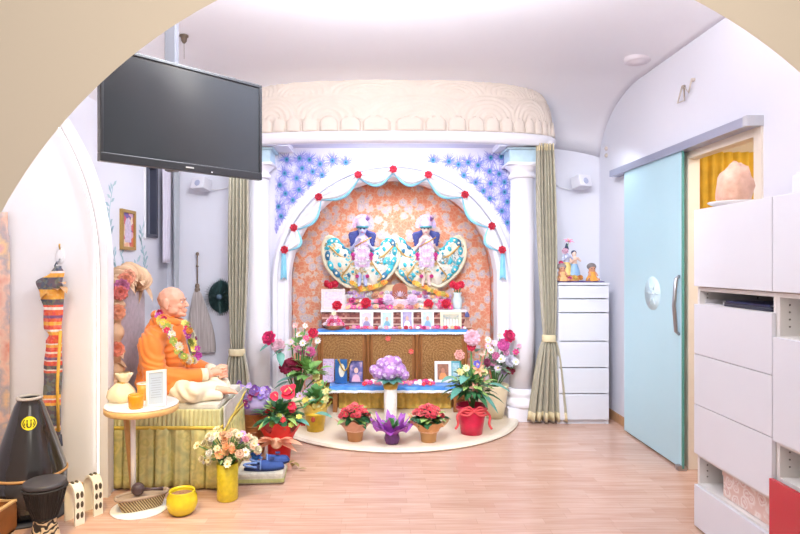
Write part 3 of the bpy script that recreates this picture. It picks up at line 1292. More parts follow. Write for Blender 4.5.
# rock salt lamp on a plate
pl_ = MB()
cpl = V(1.785, 2.90, 1.654)
pl_.lathe([(.0, .004), (.06, .0), (.075, .002), (.105, .012), (.12, .022), (.122, .026), (.104, .018), (.07, .010), (0, .010)], cpl, 32, cap=False)
tag(pl_.build('plate', mat('white_china', (240, 236, 236), .2, var=.01)), 'white plate under the pink crystal on the cabinet', 'plate')
mb = MB()


def rock(u, v):
    a, b = 2 * PI * u, PI * (v - .5)
    d = V(math.cos(a) * math.cos(b), math.sin(a) * math.cos(b), math.sin(b))
    k = 1 + .20 * noise.noise(d * 1.9) + .07 * noise.noise(d * 4.6) + .05 * noise.noise(d * 11)
    z = d.z * .126 * k
    tap = 1 - .12 * max(0, d.z) ** 2
    return cpl + V(d.x * .082 * k * tap, d.y * .078 * k * tap, max(-.085, z) + .0975)


mb.grid(rock, 26, 16, closed_u=True)
bmesh.ops.remove_doubles(mb.bm, verts=mb.bm.verts, dist=.0008)
M_SALT = mat('pink_rock_salt', (244, 182, 158), .45, var=.2, scale=20, bump=.8, bscale=22, sub=.12)
o = mb.build('crystal_lamp', M_SALT)
tag(o, 'rough pink salt crystal on the white plate atop the cabinet', 'crystal')
mb = MB()
mb.bx(1.70, 1.84, 2.22, 2.385, 1.653, 1.735, .010)
mb.bx(1.71, 1.83, 2.23, 2.375, 1.735, 1.744, .004)
tag(mb.build('router', mat('pale_plastic', (232, 228, 230), .4, var=.01)), 'small white plastic box on the cabinet top at the right edge', 'box')

# hooks, sensor and vent
mb = MB()
hp = V(XR, 3.87, 2.52)
mb.tube([(XR - .02, 3.93, hp.z + .05), (XR - .05, 3.93, hp.z - .06), (XR - .02, 3.90, hp.z - .05), (XR - .05, 3.85, hp.z + .03), (XR - .03, 3.83, hp.z - .02), (XR - .02, 3.81, hp.z + .06)], .006, 8)
mb.box((XR - .011, 3.93, hp.z + .05), (.022, .02, .02), bev=.003)
mb.box((XR - .011, 3.81, hp.z + .06), (.022, .02, .02), bev=.003)
tag(mb.build('wall_bracket', mat('pale_beige_wire', (206, 192, 180), .5, var=.02)), 'small bent wire bracket high on the right wall', 'bracket')
for z, w in ((1.37 + 110 * 5.2 / 580, 'upper'), (1.37 + 117 * 5.2 / 580, 'lower')):
    mb = MB()
    mb.lathe([(.018, 0), (.018, .012), (.008, .02), (0, .02)], (XR, 5.27, z), 16, axis=(-1, 0, 0), cap=False)
    tag(mb.build('wall_sensor', mat('pale_beige_wire', (206, 192, 180))), w + ' of two small beige knobs high in the right wall corner', 'sensor')
mb = MB()
cz = ceil_z(1.95, 4.34)
mb.lathe([(.0, -.02), (.04, -.022), (.05, -.012), (.085, -.012), (.10, -.004), (.10, .03)], (1.93, 4.30, cz - .002), 28, cap=False)
tag(mb.build('ceiling_vent', mat('vent_grey', (228, 220, 226), .6, var=.02)), 'round pale vent on the ceiling near the right wall', 'vent')


def speaker(pt, aim, label):
    t = thing('loudspeaker', label, 'loudspeaker', pt, group='small white wall speakers')
    p = V(*pt)
    R = Matrix.Rotation(aim, 3, 'Z') @ Matrix.Rotation(math.radians(-14), 3, 'X')
    mb = MB()
    mb.box(p + V(0, -.12, 0), (.15, .11, .11), rot=R, bev=.012)
    b = mb.build('cabinet', mat('speaker_white', (226, 224, 232), .4, var=.01), t)
    mb = MB()
    mb.lathe([(.028, -.01), (.028, .004), (.024, .005), (.0, .002)], p + R @ V(.0, -.056, -.005) + V(0, -.12, 0), 24, axis=R @ V(0, -1, 0), cap=False)
    mb.build('driver', mat('speaker_cone', (176, 180, 206), .5, var=.03), b)
    mb = MB()
    mb.tube([p + V(0, 0, .02), p + V(0, -.05, .03), p + V(0, -.08, .0)], .012, 8)
    mb.lathe([(.03, 0), (.03, .012)], p + V(0, .0, .02), 16, axis=(0, -1, 0))
    mb.build('wall_bracket', mat('speaker_white', (226, 224, 232)), t)
    mb = MB()
    mb.tube([p + V(-.02, -.1, -.03), p + V(-.08, -.03, -.055), p + V(-.16, -.006, -.03), p + V(-.2, -.005, .0)] if aim >= 0 else [p + V(.02, -.1, -.03), p + V(.1, -.03, -.04), p + V(.2, -.006, -.02), p + V(.25, -.005, .02)], .004, 6)
    mb.build('cable', M_WHITE, t)


speaker((PX(577, 5.43), 5.44, PZ(184, 5.43)), .5, 'small white loudspeaker on the back wall right of the curtain')
speaker((PX(205, 5.43), 5.44, PZ(186, 5.43)), -.4, 'small white loudspeaker on the back wall under the television')

# ------------------------------------------------------------------ figurines on the chest of drawers
M_SKIN2 = mat('figurine_skin', (222, 186, 166), .5, var=.04)


def prims(mb, ps):
    for p in ps:
        if p[0] == 's':
            mb.ico(p[1], p[2], 2)
        else:
            mb.cap(*p[1:])


mb = MB()
mb.grid(lambda u, v: V(1.555 + .39 * u, 4.965 + .2 * v + .01 * math.sin(u * 14), ZM + .002 + .004 * (1 + math.sin(u * 21) * math.sin(v * 9))), 30, 8, thick=.003)
tag(mb.build('display_cloth', mat('violet_blue_cloth', (98, 74, 150), .7, var=.3, scale=18)), 'crumpled violet cloth spread on the white chest of drawers', 'cloth')
fz = ZM + .011
cpx = PX(570, 5.06)
ft = thing('figurine', 'figurine of a standing couple in yellow and blue on the chest', 'figurine', (cpx, 5.06, fz))
mb = MB()
mb.lathe([(.075, 0), (.08, .012), (.06, .03), (.065, .045), (.0, .05)], (cpx, 5.06, fz), 24, cap=False)
mb.build('base', mat('figurine_base', (206, 150, 90), .45, var=.2, scale=20), ft)
for k, (dx, cl, ht, lbl) in enumerate(((-.03, (238, 196, 120), .235, 'yellow'), (.032, (140, 176, 214), .205, 'blue'))):
    x, y = cpx + dx, 5.06 - .01 * k
    mb = MB()
    h = ht
    prims(mb, [('s', (x, y, fz + .05 + h * .9), (.020, .021, .026)), ('c', (x, y, fz + .05 + h * .70), (x, y, fz + .05 + h * .8), .024, .010),
               ('c', (x, y, fz + .05 + h * .45), (x, y, fz + .05 + h * .70), .024, .026),
               ('c', (x - .03, y - .01, fz + .05 + h * .72), (x - .045, y - .03, fz + .05 + h * .55), .010, .008),
               ('c', (x + .03, y - .01, fz + .05 + h * .72), (x + .045, y - .03, fz + .05 + h * .60), .010, .008),
               ('c', (x - .045, y - .03, fz + .05 + h * .55), (x - .01, y - .045, fz + .05 + h * .66), .008, .007),
               ('c', (x + .045, y - .03, fz + .05 + h * .60), (x + .01, y - .045, fz + .05 + h * .72), .008, .007),
               ('c', (x - .012, y, fz + .045), (x - .012, y, fz + .05 + h * .45), .013, .018), ('c', (x + .012, y, fz + .045), (x + .012, y, fz + .05 + h * .45), .013, .018)])
    bd = remesh(mb.build('body', mat('figurine_skin_%d' % k, (196, 200, 226) if k == 0 else (232, 196, 178), .5, var=.05), ft), .004, 2)
    mb = MB()
    mb.lathe([(.052, .05), (.046, .05 + h * .2), (.030, .05 + h * .45), (.028, .05 + h * .48)], (x, y, fz), 20, cap=False, wob=lambda a, t: 1 + .08 * math.sin(7 * a) * (1 - t))
    mb.build('dress', mat('figurine_dress_' + lbl, cl, .5, var=.15, scale=30), bd)
    mb = MB()
    mb.ell((x, y + .008, fz + .05 + h * .95), (.024, .022, .022), 12, 8)
    if k == 0:
        mb.lathe([(.018, 0), (.012, .02), (.003, .045)], (x, y, fz + .05 + h * 1.0), 12)
    mb.build('hair', mat('figurine_dark_blue_hair', (60, 70, 104), .5, var=.1), bd)
bloom(ft, (cpx - .02, 5.04, fz + .335), .042, 'lily', (244, 150, 190), d=(0, -.6, 1))
bloom(ft, (cpx - .045, 5.05, fz + .26), .030, 'rose', (246, 190, 214), d=(-.4, -1, .4))
bloom(ft, (cpx - .075, 5.03, fz + .09), .024, 'rose', (236, 90, 150), d=(-.2, -1, .4))
bloom(ft, (cpx + .075, 5.02, fz + .03), .026, 'rose', (240, 150, 60), d=(.2, -1, .4))
bloom(ft, (cpx + .02, 5.0, fz + .03), .026, 'rose', (236, 190, 90), d=(0, -1, .4))
bloom(ft, (cpx - .02, 5.0, fz + .02), .024, 'rose', (206, 60, 130), d=(0, -1, .4))
mb = MB()
mb.tube([(cpx - .03, 5.06, fz + .02), (cpx - .05, 5.07, fz + .2), (cpx - .02, 5.045, fz + .33)], .004, 6)
mb.build('stem', GREEN(), ft)
for px, lab, hc in ((562, 'small seated doll with grey hair at the left of the chest', (150, 140, 140)), (592, 'small seated doll with grey turban at the right of the chest', (128, 122, 124))):
    x, y = PX(px, 5.02), 5.02
    t = thing('doll', lab, 'doll', (x, y, fz))
    mb = MB()
    prims(mb, [('s', (x, y, fz + .105), (.030, .030, .032)), ('c', (x, y, fz + .025), (x, y, fz + .085), .03, .02),
               ('c', (x - .02, y - .01, fz + .02), (x - .045, y - .045, fz + .014), .014, .010), ('c', (x + .02, y - .01, fz + .02), (x + .045, y - .045, fz + .014), .014, .010),
               ('c', (x - .026, y, fz + .075), (x - .03, y - .04, fz + .05), .010, .008), ('c', (x + .026, y, fz + .075), (x + .03, y - .04, fz + .05), .010, .008)])
    remesh(mb.build('body', mat('doll_skin', (206, 146, 118), .5, var=.05), t), .004, 2)
    mb = MB(); mb.ell((x, y + .012, fz + .125), (.040, .036, .032), 14, 10); mb.build('hair', mat('doll_hair_%d' % px, hc, .8, var=.12, scale=60), t)
    mb = MB()
    mb.lathe([(.052, .0), (.048, .02), (.032, .05), (.024, .08)], (x, y, fz), 20, cap=False, wob=lambda a, q: 1 + .07 * math.sin(6 * a))
    mb.build('dress', mat('doll_dress_%d' % px, (236, 160, 70) if px > 580 else (238, 176, 120), .6, var=.15, scale=30), t)
    mb = MB()
    for s in (-1, 1):
        mb.ell((x + s * .011, y - .029, fz + .108), (.004, .003, .005), 8, 6)
    mb.build('eyes', M_BLACK, t)
bloom(None, (PX(562, 5.0), 5.03, fz + .155), .022, 'rose', (232, 60, 120), d=(0, -1, .4), name='pink_flower')
o = COL.objects['pink_flower']; tag(o, 'tiny pink flower stuck above the left doll on the chest', 'flower')
# ================================================================== LEFT SIDE
# television on its ceiling pole
tl, tr = V(-1.053, 2.19, 1.97), V(-.547, 2.71, 1.997)
mid = (tl + tr) / 2
tv = thing('television', 'black flat television hanging from the ceiling at an angle', 'television', (mid.x, mid.y, 1.76), math.atan2(.52, .506))
M_TV = mat('tv_dark_plastic', (40, 40, 44), .3, var=.03)
W2, ZB, ZT = .363, .0, .442


def tvp(name, m, fn, parent=None):
    mb = MB(); fn(mb)
    return mb.build(name, m, parent or tv, local=True)


scr = tvp('screen', mat('tv_glass_screen', (46, 48, 52), .14, var=.02, spec=.6), lambda b: b.bx(-W2 + .014, W2 - .014, -.004, .006, .034, ZT - .014))
bez = tvp('bezel', M_TV, lambda b: (b.bx(-W2, W2, -.010, .02, 0, .034, .003), b.bx(-W2, W2, -.010, .02, ZT - .014, ZT, .003), b.bx(-W2, -W2 + .014, -.010, .02, .034, ZT - .014, .003), b.bx(W2 - .014, W2, -.010, .02, .034, ZT - .014, .003)))
tvp('rear_housing', M_BLACK, lambda b: (b.bx(-W2 + .01, W2 - .01, .02, .035, .01, ZT - .01, .003), b.bx(-.25, .25, .035, .07, .05, .33, .01)))
tvp('maker_badge', mat('badge_silver', (206, 204, 200), .3, metal=.5, var=0), lambda b: b.bx(-.018, .018, -.0125, -.010, .013, .019))
tvp('status_light', mat('tv_status', (220, 220, 226), .3, var=0), lambda b: b.bx(.10, .106, -.0125, -.010, .006, .010))
mt = thing('ceiling_mount', 'pale grey pole fixing the television to the ceiling', 'mount', (-.955, 2.70, 1.9))
mb = MB()
mb.bx(-.985, -.935, 2.675, 2.725, 1.80, 2.925, .004)
mb.build('pole', mat('mount_grey', (112, 112, 120), .5, var=.02), mt)
mb = MB()
mb.bx(-1.05, -.87, 2.61, 2.79, 2.912, 2.93, .003)
mb.build('ceiling_plate', mat('mount_grey', (112, 112, 120)), mt)
mb = MB()
nv = V(-.717, .698, 0)
mb.tube([mid + nv * .07 + V(0, 0, .0), V(-.955, 2.70, 1.98)], .018, 10)
mb.build('arm', M_BLACK, mt)
mb = MB()
hk = V(-1.36, 4.07, ceil_z(-1.36, 4.07))
hk = V(PX(184, 3.95), 3.95, 0); hk.z = ceil_z(hk.x, hk.y)
mb.lathe([(.0, 0), (.030, .0), (.030, -.010), (.022, -.014), (.018, -.04), (.008, -.055), (.0, -.055)], hk, 16, cap=False)
mb.tube([hk + V(0, 0, -.05), hk + V(.001, 0, -.16)], .0015, 5)
tag(mb.build('ceiling_hook', mat('dark_bronze', (92, 76, 64), .4, var=.05)), 'small dark hook on the ceiling above the television', 'hook')
mb = MB()
mb.bx(XL + .0, XL + .014, 4.43, 4.69, 0, .01) if False else None

# picture on the left wall
pf = thing('framed_picture', 'small gold framed colourful picture on the left wall', 'picture', (XL + .01, 4.565, PZ(250, 4.57)))
z0, z1 = PZ(250, 4.57), PZ(210, 4.57)
mb = MB()
for (a, b, c, d) in ((4.44, 4.465, z0, z1), (4.665, 4.69, z0, z1), (4.465, 4.665, z0, z0 + .025), (4.465, 4.665, z1 - .025, z1)):
    mb.bx(XL, XL + .026, a, b, c, d, .003)
mb.build('frame', mat('antique_gold', (188, 150, 84), .4, metal=.4, var=.1), pf)


def art(nt, tc):
    v = N(nt, 'ShaderNodeTexVoronoi', i_Scale=22.0)
    nt.links.new(tc.outputs['Object'], v.inputs['Vector'])
    s = N(nt, 'ShaderNodeSeparateColor')
    nt.links.new(v.outputs['Color'], s.inputs[0])
    return ramp(nt, s.outputs[0], [(0, (206, 90, 110)), (.25, (236, 186, 150)), (.45, (120, 96, 160)), (.6, (240, 216, 190)), (.75, (222, 120, 90)), (.9, (226, 180, 206))], 'CONSTANT'), None


mb = MB(); mb.bx(XL, XL + .012, 4.465, 4.665, z0 + .025, z1 - .025); mb.build('picture', ramp_mat('colourful_print', art, rough=.4), pf)
mb = MB()
mb.prism([(4.565 + .055 * math.cos(PI * i / 14), z0 + .19 + .06 * math.sin(PI * i / 14)) for i in range(15)] + [(4.51, z0 + .06), (4.62, z0 + .06)], XL + .012, XL + .0145, 'YZ')
mb.build('figure_motif', mat('picture_lilac', (214, 196, 232), .5, var=.25, scale=40), pf)

# painted leaf sprays
rnd = random.Random(3)
for (y0, zb, zt, cx, lab) in ((4.30, 1.05, 1.98, -1, 'pale blue green leaf spray painted left of the small gold framed picture'), (4.92, 1.22, 1.80, 1, 'pale blue green leaf spray painted right of the small picture beside the window'), (4.62, 1.0, 1.42, 0, 'pale blue green leaf spray painted below the small gold framed picture')):
    mb = MB()
    n = 60
    stem = []
    for k in range(n):
        t = k / n
        c = V(XL + .002, y0 + .05 * math.sin(t * 7) + cx * -.06 * (1 - t) + (.3 * (t - .5) if cx == 0 else 0), zb + (zt - zb) * (t if cx else .5 + 1.1 * (t - .5) ** 2 * 2))
        stem.append(c)
        if k % 2:
            continue
        a = rnd.choice([.5, .9, 2.2, 2.7]) + rnd.uniform(-.2, .2)
        L, w = rnd.uniform(.06, .085), .013
        co_, s = math.cos(a), math.sin(a)
        y, z = c.y, c.z
        vs = [(y, z), (y + co_ * L * .6 - s * w, z + s * L * .6 + co_ * w), (y + co_ * L, z + s * L), (y + co_ * L * .6 + s * w, z + s * L * .6 - co_ * w)]
        mb.bm.faces.new([mb.bm.verts.new((XL + .002, p, q)) for p, q in vs]).material_index = 0 if k % 3 else 1
    mb.tube(stem, .0022, 4)
    o = mb.build('leaf_mural', [mat('painted_sage', (182, 208, 214), .8, var=.1), mat('painted_blue_green', (164, 198, 210), .8, var=.1)])
    tag(o, lab, 'mural', 'painted leaf sprays')

# whisk and feather fan on the back wall
wk = thing('whisk', 'long grey hair whisk hanging on the back wall', 'whisk', (PX(204, 5.40), 5.40, PZ(352, 5.4)))
xw = PX(197, 5.40)
mb = MB()
mb.tube([(xw, 5.41, PZ(255, 5.4)), (xw, 5.41, PZ(287, 5.4))], .007, 8)
for py, r in ((254, .016), (266, .013), (286, .022), (290, .026)):
    mb.ell((xw, 5.41, PZ(py, 5.4)), (r, r, r * 1.2), 12, 8)
mb.build('handle', mat('whisk_handle', (130, 112, 96), .4, var=.1), wk)


def hair(u, v):
    a = 2 * PI * u
    z = PZ(290, 5.4) + (PZ(352, 5.4) - PZ(290, 5.4)) * v
    r = .02 + .135 * v ** .7 * (1 - .35 * v ** 4)
    k = 1 + .10 * math.sin(17 * a) * v + .05 * math.sin(41 * a) * v
    return V(xw + .055 * v + r * k * math.cos(a), 5.395 + min(.3, .35) * .35 * r * k * math.sin(a), z)


mb = MB(); mb.grid(hair, 90, 16, closed_u=True)


def hairmat(nt, tc):
    mp = N(nt, 'ShaderNodeMapping'); mp.inputs['Scale'].default_value = (60, 60, 2)
    nt.links.new(tc.outputs['Object'], mp.inputs[0])
    n = N(nt, 'ShaderNodeTexNoise', i_Scale=2.0, i_Detail=4.0)
    nt.links.new(mp.outputs[0], n.inputs['Vector'])
    return ramp(nt, n.outputs['Fac'], [(.3, (160, 148, 142)), (.7, (206, 196, 194))]), n.outputs['Fac']


mb.build('hair', ramp_mat('grey_hair', hairmat, rough=.6, bump=.5), wk)
fx, fzz = PX(220, 5.41), PZ(297, 5.41)
fn_ = thing('feather_fan', 'round dark green peacock feather fan on the back wall behind the curtain', 'fan', (fx, 5.42, fzz - .17))
mb = MB()
for ring, (r0, L, n) in enumerate(((.05, .13, 44), (.03, .10, 32), (.0, .08, 22))):
    for k in range(n):
        a = 2 * PI * k / n + ring
        mb.leaf((fx + r0 * .8 * math.cos(a), 5.425 - .012 * ring, fzz + r0 * math.sin(a)), (.8 * math.cos(a), -.10, math.sin(a)), L, .03, 0.0)
mb.lathe([(.15, .0), (.14, .02), (.08, .035), (0, .04)], (fx, 5.447, fzz), 28, axis=(0, -1, 0), squash=(.8, 1))
mb.build('feathers', mat('peacock_dark_green', (62, 92, 92), .5, var=.35, scale=60), fn_)
mb = MB(); mb.lathe([(.028, 0), (.024, .02), (0, .025)], (fx, 5.40, fzz), 18, axis=(0, -1, 0)); mb.build('boss', mat('fan_boss', (96, 120, 140), .4, var=.1), fn_)

# ------------------------------------------------------------------ throne seat with pleated cloth
SX0, SX1, SY0, SY1, SZ = -1.64, -.975, 3.545, 4.14, .515


def brocade(nt, tc):
    v = N(nt, 'ShaderNodeTexVoronoi', i_Scale=16.0)
    nt.links.new(tc.outputs['Object'], v.inputs['Vector'])
    n = N(nt, 'ShaderNodeTexNoise', i_Scale=30.0, i_Detail=3.0)
    nt.links.new(tc.outputs['Object'], n.inputs['Vector'])
    w = math_(nt, 'ADD', v.outputs['Distance'], math_(nt, 'MULTIPLY', math_(nt, 'SUBTRACT', n.outputs['Fac'], .5), .6))
    return ramp(nt, w, [(.1, (226, 212, 136)), (.3, (200, 192, 122)), (.5, (218, 206, 138)), (.8, (190, 186, 128))]), n.outputs['Fac']


M_BROC = ramp_mat('olive_gold_brocade', brocade, rough=.6, bump=.2)
M_RUCHE = mat('olive_ruched_satin', (204, 200, 146), .55, var=.12, scale=20, sheen=.3)
M_TRIM = mat('yellow_gold_trim', (226, 198, 84), .5, var=.1, scale=40)
st = thing('throne_seat', 'cloth covered throne seat with olive gold pleated skirt', 'seat', ((SX0 + SX1) / 2, (SY0 + SY1) / 2, 0))
mb = MB()
mb.bx(SX0 + .03, SX1 - .03, SY0 + .03, SY1 - .03, 0, SZ - .05)
mb.build('frame', mat('pine_wood', (206, 170, 120), .5, var=.1), st)
mb = MB()
mb.bx(SX0, SX1, SY0, SY1, SZ - .055, SZ, .022)
mb.build('cushion', mat('silver_grey_brocade', (206, 202, 190), .65, var=.12, scale=26), st)


def perim(s):
    """point and outward normal on the rim of the seat, front then right side"""
    L1, L2 = SX1 - SX0, SY1 - SY0
    d = s * (L1 + L2)
    if d < L1:
        return V(SX0 + d, SY0, 0), V(0, -1, 0)
    return V(SX1, SY0 + d - L1, 0), V(1, 0, 0)


def skirt(z0, z1, n, amp, off, flare, hard=False):
    def fn(u, v):
        p, nn = perim(u)
        L1, L2 = SX1 - SX0, SY1 - SY0
        uc = L1 / (L1 + L2)
        k = min(1, abs(u - uc) / .012)
        if k < 1:
            nn = (V(0, -1, 0).lerp(V(1, 0, 0), .5 + .5 * (u - uc) / .012)).normalized()
        ph = u * n
        w = math.sin(2 * PI * ph) if not hard else .25 + .12 * math.sin(2 * PI * ph * 2) - 1.25 * math.exp(-((1 - abs((ph + .12 * math.sin(7 * ph)) % 1.0 - .5) * 2) / .16) ** 2)
        return p + nn * (off + amp * w * (.4 + .6 * (1 - v)) + flare * (1 - v)) + V(0, 0, z0 + (z1 - z0) * v)
    return fn


mb = MB(); mb.grid(skirt(.375, SZ - .03, 46, .006, .010, .004), 460, 8, thick=.003); mb.build('ruched_band', M_RUCHE, st)
mb = MB(); mb.grid(skirt(.365, .385, 3, .001, .021, 0), 120, 2, thick=.005); mb.build('gold_braid', M_TRIM, st)
mb = MB(); mb.grid(skirt(.015, .372, 13, .032, .018, .014, True), 540, 8, thick=.003); mb.build('skirt', M_BROC, st)
# draped corner of the grey cover on the right side
mb = MB()
mb.grid(lambda u, v: V(SX1 + .030 + .003 * math.sin(u * 20), SY0 + .0 + .60 * u, SZ - .012 - v * (.03 + .12 * (1 - u))), 20, 8, thick=.003)
mb.build('side_cloth', mat('silver_grey_brocade', (206, 202, 190)), st)
mb = MB()
mb.tube([V(SX1 + .034, SY0 + .0 + .60 * i / 10, SZ - .042 - .12 * (1 - i / 10)) for i in range(11)], .007, 6)
mb.build('side_braid', M_TRIM, st)
# back of the throne, seen edge on, with peach ruffle
mb = MB()
yb_ = [(3.62, SZ - .03), (3.62, 1.12)] + [(3.88 - .26 * math.cos(PI * i / 16), 1.12 + .20 * math.sin(PI * i / 16)) for i in range(1, 16)] + [(4.14, 1.12), (4.14, SZ - .03)]
mb.prism(yb_, -1.74, -1.665, 'YZ')
mb.build('backrest', mat('lilac_grey_brocade', (190, 176, 184), .7, var=.15, scale=30), st)
mb = MB()
path = [V(-1.66, 3.63, SZ + .06), V(-1.66, 3.62, .8), V(-1.66, 3.63, 1.05)] + [V(-1.655, 3.88 - .24 * math.cos(PI * i / 10), 1.12 + .19 * math.sin(PI * i / 10)) for i in range(1, 9)]
pp, rr = [], []
for i in range(120):
    f = i / 119 * (len(path) - 1)
    k = min(int(f), len(path) - 2)
    pp.append(path[k].lerp(path[k + 1], f - k))
    rr.append(.062 + .018 * noise.noise(V(0, 0, i * .35)) + .012 * math.sin(i * 1.1))
mb.tube(pp, rr, 14)
for i in range(46):
    c = pp[int(i * 119 / 45)]
    a = random.uniform(0, 2 * PI)
    mb.leaf(c, V(math.cos(a) * .6 + .3, -.5 + .5 * math.sin(a), random.uniform(-.6, .5)), random.uniform(.07, .11), .07, .5)
mb.build('back_ruffle', mat('peach_ruffle_cloth', (238, 186, 150), .65, var=.22, scale=9), st)
for k, (t, c) in enumerate(((.12, (238, 140, 116)), (.22, (240, 160, 130)), (.32, (226, 120, 110)), (.40, (196, 110, 150)), (.48, (238, 150, 120)), (.56, (240, 170, 140)))):
    bloom(st, pp[int(t * 119)] + V(.05, -.055, 0), .05, 'peony', c, d=(.5, -.8, .2))

# ------------------------------------------------------------------ the seated statue, facing right
SYC = 3.82


def Q(px, py, y=SYC):
    return P(px, py, y)


stt = thing('statue', 'life-size bald seated statue in orange shawl with clasped hands', 'statue', (-1.36, SYC, SZ))
M_SKIN = mat('statue_skin', (232, 172, 146), .5, var=.05, scale=12, sub=.1)
hc = V(-1.352, SYC, 1.125)
mb = MB()
ps = [
    ('s', hc + V(-.010, 0, .014), (.091, .074, .082)),           # skull
    ('s', hc + V(.018, 0, -.030), (.064, .060, .074)),           # face
    ('s', hc + V(.040, 0, -.078), (.038, .040, .030)),           # chin and jaw
    ('s', hc + V(.008, .040, -.055), (.045, .022, .035)), ('s', hc + V(.008, -.040, -.055), (.045, .022, .035)),
    ('s', hc + V(.066, 0, .010), (.018, .044, .011)),            # brow
    ('c', hc + V(.078, 0, .002), hc + V(.097, 0, -.026), .007, .0105),   # nose
    ('s', hc + V(.089, .010, -.030), (.010, .009, .008)), ('s', hc + V(.089, -.010, -.030), (.010, .009, .008)),
    ('s', hc + V(.080, 0, -.054), (.016, .024, .007)), ('s', hc + V(.077, 0, -.066), (.016, .022, .008)),   # lips
    ('s', hc + V(.072, 0, -.088), (.018, .020, .015)),
    ('s', hc + V(.058, .032, -.030), (.022, .018, .020)), ('s', hc + V(.058, -.032, -.030), (.022, .018, .020)),  # cheeks
    ('c', hc + V(-.03, 0, -.05), V(-1.41, SYC, .93), .052, .060),          # neck
    ('c', V(-1.41, SYC, .90), V(-1.43, SYC, .62), .105, .115),             # trunk
    ('s', V(-1.43, SYC, .60), (.13, .15, .085)),
]
for s in (-1, 1):
    ps += [('s', hc + V(-.020, s * .076, -.012), (.021, .012, .036)), ('s', hc + V(-.012, s * .074, -.044), (.010, .010, .014)),   # ears
           ('c', V(-1.42, SYC + s * .11, .90), V(-1.42, SYC + s * .19, .87), .055, .05),
           ('c', V(-1.42, SYC + s * .19, .87), V(-1.36, SYC + s * .24, .665), .045, .036),
           ('c', V(-1.36, SYC + s * .24, .665), V(-1.095, SYC + s * .06, .655), .035, .024),
           ('c', V(-1.43, SYC + s * .09, .585), V(-1.17, SYC + s * .24, .575), .065, .045),
           ('c', V(-1.17, SYC + s * .24, .575), V(-1.06, SYC - s * .02, .555), .042, .030)]
# clasped hands: palms and ten interlaced fingers
for s in (-1, 1):
    pb = V(-1.085, SYC + s * .045, .660)
    pe = V(-1.040, SYC + s * .022, .665)
    ps.append(('c', pb, pe, .022, .024))
    for k in range(4):
        z = .634 + .0185 * k + (.0046 if s > 0 else -.0046)
        L = (.040, .052, .050, .042)[k]
        b0 = V(-1.028 - .004 * abs(k - 1.5), SYC + s * .030, z)
        k1 = V(-1.000, SYC + s * .014, z + .003)
        k2 = V(-.996 - .004 * (k % 2), SYC - s * .012, z - .002)
        k3 = V(-1.012, SYC - s * (.012 + L * .5), z - .006)
        ps += [('c', b0, k1, .0085, .0078), ('c', k1, k2, .0078, .0072), ('c', k2, k3, .0072, .0062)]
    t0, t1, t2 = V(-1.07, SYC + s * .03, .682), V(-1.04, SYC + s * .018, .700), V(-1.015, SYC + s * .004, .702)
    ps += [('c', t0, t1, .012, .010), ('c', t1, t2, .010, .008)]
# feet
ps += [('c', V(-1.03, 3.70, .565), V(-.96, 3.71, .560), .032, .024), ('s', V(-.95, 3.715, .556), (.030, .036, .018)), ('s', V(-1.04, 3.70, .558), (.038, .03, .032))]
for k in range(5):
    ps.append(('c', V(-.940, 3.694 + .0125 * k, .556), V(-.898 - .006 * k, 3.688 + .0150 * k, .550), .0095 - .0009 * k, .0080 - .0006 * k))
prims(mb, ps)
body = remesh(mb.build('body', M_SKIN, stt), .0036, 3)
mb = MB()
for s in (-1, 1):
    mb.ell(hc + V(.070, s * .028, -.004), (.008, .012, .006), 10, 8)
ey = mb.build('eyes', mat('eye_white', (226, 214, 206), .2, var=0), body)
mb = MB()
for s in (-1, 1):
    mb.ell(hc + V(.0765, s * .029, -.004), (.003, .005, .005), 8, 6)
mb.build('pupils', mat('dark_brown_eye', (52, 36, 30), .2, var=0), ey)
mb = MB()
for s in (-1, 1):
    mb.tube([hc + V(.085, s * .012, .014), hc + V(.079, s * .03, .018), hc + V(.064, s * .045, .014)], [.0022, .003, .0015], 6)
mb.build('eyebrows', mat('grey_brow', (176, 140, 122), .8, var=.05), body)
# orange shawl
mb = MB()
ps = [('c', V(-1.405, SYC, .90), V(-1.43, SYC, .62), .135, .150),
      ('s', V(-1.425, SYC, .60), (.16, .21, .09)),
      ('s', V(-1.44, SYC, .83), (.115, .20, .15)),
      ('c', V(-1.415, SYC - .02, .965), V(-1.39, SYC, .985), .088, .072)]
for s in (-1, 1):
    ps += [('c', V(-1.42, SYC + s * .10, .90), V(-1.425, SYC + s * .19, .865), .082, .078),
           ('c', V(-1.425, SYC + s * .19, .865), V(-1.37, SYC + s * .25, .67), .080, .070),
           ('c', V(-1.37, SYC + s * .25, .67), V(-1.15, SYC + s * .095, .655), .066, .048),
           ('c', V(-1.40, SYC + s * .2, .62), V(-1.28, SYC + s * .2, .60), .07, .06)]
prims(mb, ps)


def sfold(c):
    return .007 * math.sin((c.x * .8 + c.z * 1.0 + .4 * noise.noise(c * 4)) * 62) * (.45 + .55 * noise.noise(c * 5)) + .006 * noise.noise(c * 12)


M_SHAWL = mat('orange_shawl', (246, 134, 48), .65, var=.10, scale=7, sheen=.3)
shw = remesh(mb.build('shawl', M_SHAWL, stt), .007, 6, sfold)
# collar roll
mb = MB()
mb.tube([V(-1.385 + .078 * math.cos(2 * PI * i / 28) * 1.0, SYC + .074 * math.sin(2 * PI * i / 28), 1.012 - .028 * math.cos(2 * PI * i / 28)) for i in range(28)], [.024 + .006 * math.sin(i * 1.3) for i in range(28)], 10, closed=True)
mb.build('collar', M_SHAWL, shw)
